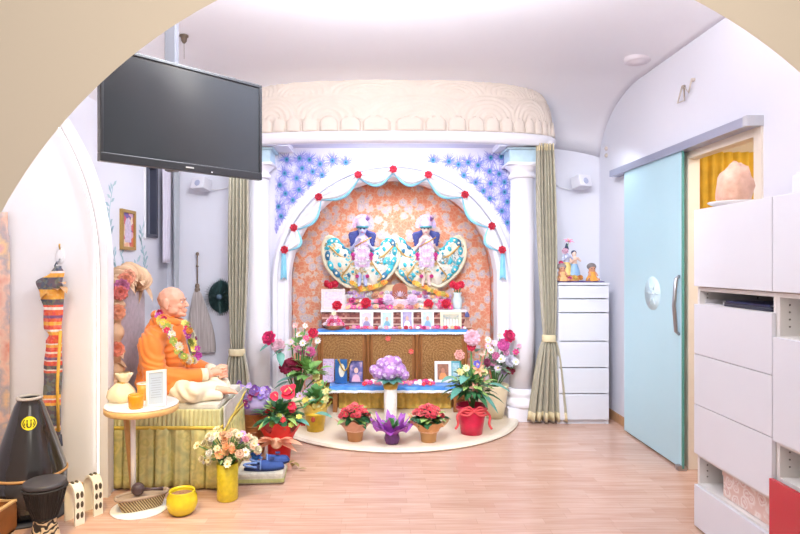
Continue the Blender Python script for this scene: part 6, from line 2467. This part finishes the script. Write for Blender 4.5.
for px, py, r, rl in ((283, 394, .10, .3), (292, 391, .075, 2.6), (289, 406, .055, 0), (295, 410, .05, 3), (271, 412, .05, 2), (277, 397, .06, 3.3)):
    p = P(px, py, 4.06)
    bloom(t, p, r * .8, 'anthurium', (222, 22, 62), (246, 214, 150), d=(random.uniform(-.3, .3), -.55, 1.0), name='spathe', roll=rl)
    mb.tube([c + V(0, 0, .16), c.lerp(p, .6) + V(0, .02, .06), p], .005, 6)
mb.build('stems', GREEN(), t)
for px, py in ((272, 425), (268, 420), (283, 420), (291, 425), (299, 417), (279, 416), (303, 424)):
    bloom(t, P(px, py, 4.0), .022, 'small', random.choice([(240, 226, 110), (206, 216, 110), (236, 60, 70)]))

# tall brown pot with violas
c = V(PX(254.5, 4.22), 4.22, 0)
t = thing('potted_viola', 'purple violas in lilac film on a tall brown pot', 'potted plant', c)
pzt = PZ(411, 4.22)
mb = MB(); mb.lathe([(0, 0), (.068, 0), (.072, .02), (.074, pzt * .5), (.08, pzt - .03), (.084, pzt - .02), (.084, pzt), (.076, pzt), (.07, pzt - .04), (0, pzt - .05)], c, 40, cap=False, wob=lambda a, q: 1)
mb.build('pot', mat('brown_glazed_terracotta', (176, 110, 60), .4, var=.14, scale=10), t)
mb = MB()
for z in (pzt - .10, pzt - .14, pzt - .06):
    mb.lathe([(.077, z - .006), (.083, z), (.077, z + .006)], c, 40, cap=False)
mb.build('ridges', mat('brown_glazed_terracotta', (176, 110, 60)), t)
mb = MB()
mb.grid(lambda u, v: c + V((.06 + .062 * math.sin(PI * min(1, .12 + v * .75))) * math.cos(2 * PI * u) * (1 + .06 * math.sin(9 * 2 * PI * u) * v), (.06 + .062 * math.sin(PI * min(1, .12 + v * .75))) * math.sin(2 * PI * u), pzt - .01 + .15 * v + .012 * math.sin(8 * 2 * PI * u) * v), 60, 10, closed_u=True)
mb.build('lilac_film', mat('lilac_film', (196, 170, 240), .25, var=.1, scale=14, alpha=.5), t)
mb = MB(); foliage(mb, c + V(0, 0, pzt + .09), (.085, .085, .10), 80, .06, .03, .3); mb.build('foliage', DKGREEN(), t)
for i in range(24):
    a = i * 2.4
    z = random.uniform(.06, .22)
    bloom(t, c + V(.10 * math.cos(a), -.04 - .08 * abs(math.sin(a)), pzt + z), random.uniform(.024, .034), 'viola', random.choice([(98, 50, 140), (140, 30, 100), (120, 90, 190), (176, 150, 220), (110, 60, 150)]), (250, 226, 120), d=(math.cos(a) * .5, -.9, .3))

# cushion with blue slippers
cs = MB()
q0 = V(PX(262, 3.72), 3.72, 0)
cu_ = thing('floor_cushion', 'square grey green cushion under the blue slippers', 'cushion', q0, math.radians(4))
mb = MB(); mb.box((0, 0, .038), (.30, .26, .07), bev=.02)
mb.build('cushion_body', mat('grey_woven_cloth', (200, 194, 180), .8, var=.14, scale=40, bump=.4), cu_, local=True)
mb = MB(); mb.box((0, -.001, .026), (.304, .262, .026), bev=.006); mb.build('green_band', mat('moss_band', (176, 178, 120), .8, var=.2, scale=40), cu_, local=True)


def slipper(x, y, z, rz, label):
    t = thing('slipper', label, 'slipper', (x, y, z), rz, group='pair of blue slippers')
    outl = lambda a: V(.125 * math.cos(a), (.040 + .008 * math.cos(a)) * math.sin(a) * (1 - .12 * math.cos(a) ** 2), 0)
    mb = MB()
    mb.grid(lambda u, v: outl(2 * PI * u) * (1.0 if v < .9 else .96) + V(0, 0, .018 * v), 40, 4, closed_u=True)
    mb.bm.faces.new([mb.bm.verts.new(outl(2 * PI * i / 40) * .97 + V(0, 0, .018)) for i in range(40)])
    mb.bm.faces.new([mb.bm.verts.new(outl(2 * PI * i / 40)) for i in range(40)])
    mb.build('sole', mat('navy_rubber_sole', (40, 56, 104), .6, var=.05), t, local=True)
    mb = MB()

    def up(u, v):
        xx = -.02 + .148 * v
        w = (.040 + .008 * xx / .125) * math.sqrt(max(0, 1 - (xx / .131) ** 2)) + .004
        a = PI * u
        hh = .046 * (1 - .35 * v) * (1 if v < .8 else math.sqrt(max(0.02, 1 - ((v - .8) / .2) ** 2)))
        return V(xx, w * math.cos(a), .012 + hh * math.sin(a) ** .75)
    mb.grid(up, 20, 12, thick=.004)
    mb.build('upper', mat('blue_suede', (48, 78, 146), .75, var=.12, scale=30), t, local=True)
    mb = MB()
    mb.tube([up(i / 14, 0) + V(0, 0, .001) for i in range(15)], .005, 6)
    mb.tube([V(-.125 * math.cos(a), .043 * math.sin(a), .018) * 1.0 + V(0, 0, .006 + .010 * max(0, math.cos(a))) for a in [(-1.2 + 2.4 * i / 16) for i in range(17)]], .007, 6)
    mb.build('edging', mat('light_blue_edging', (116, 146, 206), .6, var=.08), t, local=True)
    mb = MB()
    mb.box((.05, 0, .066), (.03, .035, .006), bev=.002); mb.build('strap_buckle', mat('navy_rubber_sole', (40, 56, 104)), t, local=True)
    return t


slipper(PX(264, 3.66), 3.66, .0742, math.radians(8), 'blue slipper on the cushion nearer the camera')
slipper(PX(270, 3.77), 3.77, .0742, math.radians(14), 'blue slipper on the cushion behind the near one')
mb = MB()
for i in range(7):
    mb.leaf(V(PX(294, 3.9) + random.uniform(-.05, .05), 3.88 + random.uniform(-.06, .06), .012 + .003 * i), (random.uniform(-1, 1), random.uniform(-1, 1), .25), .06, .025, .2)
tag(mb.build('dried_leaves', mat('dry_olive_leaf', (150, 130, 80), .7, var=.2, scale=30)), 'few dry olive leaves on the floor beside the red pot', 'leaves')

# ================================================================== INSTRUMENTS AT THE LEFT
M_BLK = mat('black_gloss_fibreglass', (42, 40, 44), .16, var=.05, coat=.5)
dc = V(-1.905, 3.17, 0)
dm = thing('floor_drum', 'large black conical drum with yellow emblem before the lit recess', 'drum', dc)
mb = MB(); mb.lathe([(0, .012), (.13, .012), (.165, .05), (.182, .14), (.184, .235), (.176, .235)], dc, 48, cap=False); mb.build('lower_bowl', M_BLK, dm)
mb = MB(); mb.lathe([(.180, .243), (.178, .27), (.150, .36), (.108, .49), (.072, .60), (.060, .625), (.062, .632), (.064, .640)], dc, 48, cap=False); mb.build('cone', M_BLK, dm)
mb = MB(); mb.lathe([(.183, .232), (.188, .236), (.188, .244), (.182, .247)], dc, 48, cap=False); mb.build('tan_joint', mat('tan_rim', (196, 150, 96), .5, var=.08), dm)
mb = MB(); mb.tube([dc + V(.058 * math.cos(2 * PI * i / 36), .058 * math.sin(2 * PI * i / 36), .641) for i in range(36)], .008, 10, closed=True); mb.build('top_ring', mat('pale_ring', (196, 190, 186), .3, var=.05), dm)
mb = MB(); mb.lathe([(0, 0), (.185, 0), (.19, .006), (.185, .012), (0, .012)], dc, 48, cap=False); mb.build('foot_disc', mat('dark_rubber', (52, 54, 66), .5, var=.06), dm)
# emblem on the cone surface
ez, er = .525, .036
fdir = V(.50, -.866, 0).normalized()
sl = V(0, 0, 1) * .955 + fdir * -.30
sl.normalize()
nn = V(fdir.x, fdir.y, .31).normalized()
tx = nn.cross(sl).normalized() * -1
ec = dc + fdir * .101 + V(0, 0, .523)


def emb(x, y, off):
    r = math.hypot(x, y)
    return ec + tx * x + sl * y + nn * (off - .5 * x * x / .1 + .001)


mb = MB()
mb.grid(lambda u, v: emb(er * v * math.cos(2 * PI * u), er * v * math.sin(2 * PI * u), .003), 32, 4, closed_u=True)
mb.mi = 1
for sg in (-1, 1):
    mb.tube([emb(sg * .009, -.012 + .030 * i / 6, .0045) for i in range(7)], [.003 + .001 * math.sin(i * 1.3) for i in range(7)], 6)
    mb.tube([emb(sg * .028 * math.cos(a_), .028 * math.sin(a_), .0045) for a_ in [-.9 + 1.7 * i / 8 for i in range(9)]], .0026, 6)
    mb.tube([emb(sg * .020, -.010 + .012 * i / 3, .0045) for i in range(4)], .0022, 6)
mb.tube([emb(.009 * math.cos(PI + PI * i / 8), -.012 + .009 * math.sin(PI + PI * i / 8), .0045) for i in range(9)], .003, 6)
mb.build('emblem', [mat('emblem_yellow', (240, 226, 30), .4, var=.03), mat('emblem_black', (44, 42, 20), .5, var=0)], dm)

jc = V(PX(45, 2.86), 2.86, 0)
dj = thing('djembe', 'small black djembe drum with carved swirl base', 'drum', jc)
mb = MB(); mb.lathe([(.088, .292), (.082, .24), (.062, .165), (.050, .125)], jc, 40, cap=False); mb.build('bowl', mat('black_djembe_wood', (46, 42, 42), .5, var=.1, scale=20), dj)
mb = MB(); mb.lathe([(0, .302), (.088, .304), (.096, .300), (.098, .285), (.093, .277), (.089, .285)], jc, 40, cap=False); mb.build('drum_skin', mat('dark_drum_skin', (62, 60, 66), .45, var=.1), dj)
mb = MB(); mb.tube([jc + V(.098 * math.cos(2 * PI * i / 40), .098 * math.sin(2 * PI * i / 40), .272) for i in range(40)], .006, 6, closed=True); mb.build('upper_ring', mat('black_cord', (34, 32, 34), .7, var=.05), dj)
mb = MB()
mb.tube([jc + V(.052 * math.cos(2 * PI * i / 40), .052 * math.sin(2 * PI * i / 40), .125) for i in range(40)], .006, 6, closed=True); mb.build('waist_ring', mat('black_cord', (34, 32, 34)), dj)
mb = MB()
for k in range(28):
    a0, a1 = 2 * PI * k / 28, 2 * PI * (k + .5) / 28
    for q, (a, b) in enumerate(((a0, a1), (a1, a0 + 2 * PI / 28))):
        A, B = ((.097, .27, a), (.056, .13, b)) if q == 0 else ((.056, .13, a), (.097, .27, b))
        mb.tube([jc + V(r * math.cos(x), r * math.sin(x), z) for r, z, x in (A, ((A[0] + B[0]) / 2 + .004, (A[1] + B[1]) / 2, (A[2] + B[2]) / 2), B)], .0022, 5, cap=False)
mb.build('ropes', mat('black_cord', (34, 32, 34)), dj)


def swirl(nt, tc):
    wv = N(nt, 'ShaderNodeTexWave', wave_type='RINGS', i_Scale=12.0, i_Distortion=9.0, i_Detail=1.0)
    wv.inputs['Detail Scale'].default_value = 2.2
    nt.links.new(tc.outputs['Object'], wv.inputs['Vector'])
    return ramp(nt, wv.outputs['Fac'], [(.42, (44, 38, 36)), (.56, (206, 182, 150))]), wv.outputs['Fac']


mb = MB(); mb.lathe([(.049, .124), (.055, .08), (.066, .03), (.072, .006), (.070, 0), (0, 0)], jc, 40, cap=False); mb.build('carved_base', ramp_mat('carved_swirls', swirl, rough=.5, bump=.5), dj)


# arched padded ankle straps with dark bells
def bell_strap(px, py, Y, rz, label):
    b = V(PX(px, Y), Y, 0)
    t = thing('bell_strap', label, 'ankle bells', b, math.radians(rz), group='white ankle bell straps')
    h, L, w = .205, .052, .050
    pth = [V(-L, 0, 0)] + [V(-L * math.cos(PI * i / 18), 0, h * .70 + h * .30 * math.sin(PI * i / 18)) for i in range(19)] + [V(L, 0, 0)]
    mb = MB()
    prof = [(-w / 2, .006), (w / 2, .006), (w / 2, -.006), (-w / 2, -.006)]
    rings = []
    for i, p in enumerate(pth):
        tt = (pth[min(i + 1, len(pth) - 1)] - pth[max(i - 1, 0)]).normalized()
        nrm = V(-tt.z, 0, tt.x)
        rings.append([mb.bm.verts.new(p + V(0, a, 0) + nrm * c_) for a, c_ in prof])
    for r1, r2 in zip(rings, rings[1:]):
        for i in range(4):
            j = (i + 1) % 4
            mb.bm.faces.new((r1[i], r1[j], r2[j], r2[i]))
    mb.bm.faces.new(rings[0]); mb.bm.faces.new(rings[-1][::-1])
    mb.build('strap', mat('ivory_felt_strap', (244, 238, 222), .7, var=.03), t, local=True)
    for s in (-1, 1):
        for zq in (.05, .105, .155):
            for yq in (-.011, .011):
                mb = MB()
                xx = L * (1 if zq < h * .7 else math.sqrt(max(0, 1 - ((zq - h * .7) / (h * .3)) ** 2)))
                mb.ell((s * (xx + .004), yq, zq), (.008, .009, .018), 10, 8)
                mb.build('bell', mat('dark_bronze_bell', (92, 84, 70), .35, metal=.5, var=.1), t, local=True)
    for yq in (-.011, .011):
        mb = MB(); mb.ell((0, yq, h + .005), (.016, .009, .008), 10, 8); mb.build('bell', mat('dark_bronze_bell', (92, 84, 70)), t, local=True)


bell_strap(74.5, 520, 3.08, -36, 'ivory strap with dark bells standing arched beside the djembe')
bell_strap(93, 512, 3.20, -36, 'ivory strap with dark bells standing arched nearer the throne')

# wooden box at the bottom left corner
wx0, wx1, wy0, wy1 = -2.16, -1.867, 2.80, 3.0
wb = thing('wooden_box', 'open brown wooden box with white tag at the lower left corner', 'box', ((wx0 + wx1) / 2, (wy0 + wy1) / 2, 0))
M_BOXW = mat('brown_varnished_wood', (164, 104, 58), .4, var=.16, scale=14)
mb = MB()
hz_ = .145
mb.bx(wx0, wx1, wy0, wy0 + .014, 0, hz_, .002); mb.bx(wx0, wx1, wy1 - .014, wy1, 0, hz_, .002)
mb.bx(wx0, wx0 + .014, wy0 + .014, wy1 - .014, 0, hz_); mb.bx(wx1 - .014, wx1, wy0 + .014, wy1 - .014, 0, hz_); mb.bx(wx0, wx1, wy0, wy1, 0, .012)
mb.build('box_body', M_BOXW, wb)
mb = MB()
mb.bx(wx0 - .004, wx1 + .004, wy0 - .004, wy0 + .016, hz_, hz_ + .012, .002); mb.bx(wx0 - .004, wx1 + .004, wy1 - .016, wy1 + .004, hz_, hz_ + .012, .002)
mb.bx(wx1 - .016, wx1 + .004, wy0 + .016, wy1 - .016, hz_, hz_ + .012, .002); mb.bx(wx0 - .004, wx0 + .016, wy0 + .016, wy1 - .016, hz_, hz_ + .012, .002)
mb.build('rim', mat('tan_beech_rim', (226, 184, 128), .4, var=.1, scale=14), wb)
mb = MB(); mb.bx(wx1 - .085, wx1 - .035, wy0 - .002, wy0, .075, .10); mb.build('paper_tag', M_WHITE, wb)

# striped bag hanging in the recess
hb = V(PX(59, 3.47), 3.48, 0)
hz0 = PZ(243, 3.47)
hk = thing('wall_hook', 'small white oval hook with gold top in the left recess', 'hook', (hb.x, 3.485, PZ(262, 3.47)))
mb = MB(); mb.lathe([(0, .006), (.022, .006), (.028, .003), (.028, 0)], (hb.x, 3.486, PZ(256, 3.47)), 28, axis=(0, -1, 0), squash=(1, 1.7)); mb.build('plate', M_WHITE, hk)
mb = MB(); mb.tube([(hb.x, 3.480, PZ(249, 3.47)), (hb.x + .006, 3.463, PZ(246, 3.47)), (hb.x + .010, 3.458, PZ(244, 3.47))], .005, 8); mb.build('brass_hook', M_GOLDM, hk)
mb = MB(); mb.tube([(hb.x, 3.480, PZ(259, 3.47)), (hb.x, 3.453, PZ(264, 3.47)), (hb.x, 3.443, PZ(261, 3.47))], .004, 8); mb.build('lower_peg', M_STEEL, hk)


def stripes(nt, tc):
    sp = N(nt, 'ShaderNodeSeparateXYZ')
    nt.links.new(tc.outputs['Object'], sp.inputs[0])
    n = N(nt, 'ShaderNodeTexNoise', i_Scale=6.0)
    nt.links.new(tc.outputs['Object'], n.inputs['Vector'])
    z = math_(nt, 'ADD', math_(nt, 'DIVIDE', sp.outputs[2], 1.06), math_(nt, 'MULTIPLY', math_(nt, 'SUBTRACT', n.outputs['Fac'], .5), .008))
    NV, OR2, RD, WH, PU = (70, 88, 98), (240, 176, 70), (226, 84, 66), (240, 226, 220), (116, 84, 130)
    st = [(0, NV), (.05, OR2), (.065, WH), (.075, PU), (.085, NV), (.19, OR2), (.205, RD), (.22, WH), (.23, OR2), (.25, NV), (.37, RD), (.38, WH), (.39, NV), (.41, RD), (.43, WH), (.44, PU), (.455, RD), (.475, WH), (.485, RD), (.51, OR2), (.525, WH), (.535, RD), (.58, OR2), (.60, WH), (.61, RD), (.635, OR2), (.655, RD)]
    c1 = ramp(nt, z, st, 'CONSTANT')
    st2 = [(0, RD), (.665, RD), (.675, PU), (.69, RD), (.72, WH), (.735, RD), (.75, NV), (.78, OR2), (.835, NV), (.90, OR2), (.925, WH), (.935, NV)]
    c2 = ramp(nt, z, st2, 'CONSTANT')
    v = N(nt, 'ShaderNodeTexVoronoi', i_Scale=60.0)
    nt.links.new(tc.outputs['Object'], v.inputs['Vector'])
    fac = math_(nt, 'GREATER_THAN', z, .66)
    c = mixc(nt, fac, c1, c2)
    sp2 = N(nt, 'ShaderNodeSeparateColor')
    nt.links.new(v.outputs['Color'], sp2.inputs[0])
    sm = ramp(nt, sp2.outputs[0], [(0, (226, 110, 120)), (.3, (250, 214, 120)), (.6, (160, 120, 170)), (.8, (250, 240, 226))], 'CONSTANT')
    return mixc(nt, .12, c, sm), None


hbt = thing('cloth_bag', 'long striped multicolour cloth bag hanging in the lit left recess', 'bag', (hb.x, 3.43, PZ(438, 3.45)))
zt, zb2 = PZ(266, 3.45), PZ(437, 3.45)
prof = [(0, .012, 3), (.04, .045, 2), (.09, .085, -6), (.16, .080, -2), (.25, .062, -1), (.36, .055, -2), (.40, .038, 0), (.44, .050, -2), (.6, .058, -3), (.8, .058, -3), (.93, .052, -2), (1.0, .040, 0)]


def bag(u, v):
    k = 0
    while k < len(prof) - 2 and v > prof[k + 1][0]:
        k += 1
    a, b = prof[k], prof[k + 1]
    f = sstep((v - a[0]) / (b[0] - a[0]))
    w = a[1] + (b[1] - a[1]) * f
    off = (a[2] + (b[2] - a[2]) * f) / 164.0
    an = 2 * PI * u
    cr = 1 + .10 * math.sin(5 * an + 9 * v) + .06 * math.sin(11 * an - 14 * v)
    return V(hb.x + off + w * .84 * cr * math.cos(an), 3.43 + .028 * cr * math.sin(an) - .01 * math.sin(9 * v), zt + (zb2 - zt) * v)


mb = MB(); mb.grid(bag, 40, 90, closed_u=True)
mb.bm.faces.new([mb.bm.verts.new(bag(i / 40, 1)) for i in range(40)])
bo = mb.build('bag_body', None or ramp_mat('woven_stripes', stripes, rough=.8), hbt)
mb = MB()
mb.tube([(hb.x, 3.45, PZ(261, 3.45)), (hb.x - .01, 3.443, zt), (hb.x + .015, 3.43, zt - .03)], .005, 6)
mb.build('loop', mat('navy_cord', (70, 80, 96), .7, var=.05), hbt)
mb = MB()
mb.tube([(hb.x + .045, 3.405, zt - .38), (hb.x + .030, 3.398, zt - .7), (hb.x + .036, 3.40, zt - .97)], .009, 7)
mb.build('side_strap', mat('gold_braid_strap', (236, 176, 70), .7, var=.2, scale=30), hbt)
mb = MB()
for i, a in enumerate((-.6, .3, 1.2, 2.2)):
    mb.leaf((hb.x + .05 * math.cos(a), 3.405, zt - .10 - .02 * i), (math.cos(a), -.4, .35 * (-1) ** i), .05, .05, .5)
mb.build('ruffle', mat('patterned_ruffle', (206, 160, 120), .75, var=.3, scale=40), hbt)
for s in (-1, 1):
    mb = MB()
    mb.tube([(hb.x + s * .024, 3.43, zb2 + .02), (hb.x + s * .026, 3.425, zb2 - .02), (hb.x + s * .026, 3.425, zb2 - .045)], [.014, .018, .020], 8)
    mb.build('tassel', mat('navy_tassel', (62, 66, 86), .8, var=.1, scale=40), hbt)
# painted hanging at the very left of the recess
mb = MB()


def hang(u, v):
    return V(-2.2 - .22 + .22 * u + (-.01 * (v > .9)), 3.465 + .004 * math.sin(v * 11) + .003 * math.sin(u * 9), .22 + 1.46 * v)


mb.grid(hang, 16, 40, thick=.004)


def pastel(nt, tc):
    n = N(nt, 'ShaderNodeTexNoise', i_Scale=7.0, i_Detail=4.0)
    nt.links.new(tc.outputs['Object'], n.inputs['Vector'])
    return ramp(nt, n.outputs['Fac'], [(.3, (226, 150, 130)), (.45, (240, 200, 180)), (.55, (190, 176, 180)), (.65, (244, 206, 160)), (.75, (226, 170, 180))]), None


tag(mb.build('wall_hanging', ramp_mat('pastel_painting', pastel, rough=.7)), 'pastel pink painted wall hanging at the far left edge', 'wall hanging')
# ================================================================== LIGHT AND CAMERA
def area(name, loc, size, power, color, aim, size_y=None, spread=None):
    l = bpy.data.lights.new(name, 'AREA')
    l.energy = power
    l.color = color
    l.size = size
    if size_y:
        l.shape = 'RECTANGLE'
        l.size_y = size_y
    if spread:
        l.spread = spread
    o = bpy.data.objects.new(name, l)
    COL.objects.link(o)
    o.location = loc
    o.rotation_euler = (Vector(aim) - Vector(loc)).to_track_quat('-Z', 'Y').to_euler()
    return o


W = bpy.data.worlds.new('World')
SC.world = W
W.use_nodes = True
W.node_tree.nodes['Background'].inputs[0].default_value = (1.0, .95, .90, 1)
W.node_tree.nodes['Background'].inputs[1].default_value = .55
# lamps of the entrance, canopy strip, recess rim and side room, plus added fills
COOL = (.87, .93, 1.0)
area('ceiling_fill', (.35, 2.42, 2.52), 1.6, 68, COOL, (.5, 2.9, 5), .7)  # added light above the view, only to brighten the ceiling
area('hall_fill', (.1, 3.2, 2.86), 1.2, 3, COOL, (-.2, 3.8, 0), 1.0)  # unseen light added under the ceiling for overall brightness
area('fill_left', (-.25, 2.25, 2.62), .5, 34, COOL, (-1.6, 4.3, 1.1), .3)  # added light for the darker statue side, stands for no fitting
area('fill_right', (.5, 2.25, 2.62), .5, 8, COOL, (1.7, 5.0, 1.0), .3, 1.2)  # added out of view to lift the back right of the room
area('fill_middle', (.1, 2.25, 2.62), .5, 6.5, COOL, (.1, 5.3, .3), .3, 1.15)  # added out of view to brighten the lower altar
area('recess_fill', (-1.75, 2.1, 2.45), .4, 8.5, (.93, .97, 1.0), (-2.0, 3.5, .6))  # added front light that evens out the white recess
area('warm_floor_fill', (-1.3, 2.0, 2.2), .2, 8, (1.0, .74, .30), (-1.35, 2.95, 0), .2, 1.3)  # added warm light that tints the left floor
area('entrance_lamp', (.2, .0, 2.6), 1.6, 27, (1.0, .93, .80), (.2, 1.8, 1.6), 1.2)
area('canopy_strip', (KX, 4.93, 2.41), 2.2, 10, (.84, .89, 1.0), (KX, 5.6, 1.2), .05)
area('niche_fill', (A0, 5.52, 2.08), .9, 6.5, (.95, .96, 1.0), (A0, 5.75, .8), .10)  # added inside the arch top to brighten the wallpaper
area('recess_lamp', (-1.70, 3.50, 1.1), .04, .3, (1, .98, .95), (-2.4, 3.58, 1.1), 1.9)
area('side_room_lamp', (2.8, 3.3, 2.42), .5, 15, (1, .9, .75), (2.8, 3.4, 0))
area('left_corner_fill', (-1.3, 4.6, 2.3), .4, 3.2, COOL, (-1.6, 4.9, 1.0))  # added light lifting the back left corner
area('right_corner_fill', (1.75, 4.7, 2.3), .3, 2.2, COOL, (1.8, 5.2, 1.0))  # added light lifting the chest of drawers and its corner

cam = bpy.data.cameras.new('camera')
cam.sensor_width = 36
cam.sensor_fit = 'HORIZONTAL'
cam.lens = F * 36 / 800
cam.shift_x = (400 - CX) / 800
cam.shift_y = -(267 - CY) / 800
cam.clip_start = .05
co = bpy.data.objects.new('camera', cam)
COL.objects.link(co)
co.location = (0, 0, H)
co.rotation_euler = (PI / 2, 0, 0)
SC.camera = co
vs = SC.view_settings
vs.view_transform = 'Standard'
vs.look = 'None'
vs.gamma = 1
vs.use_curve_mapping = False
vs.exposure = -0.03
SC.cycles.max_bounces = 8
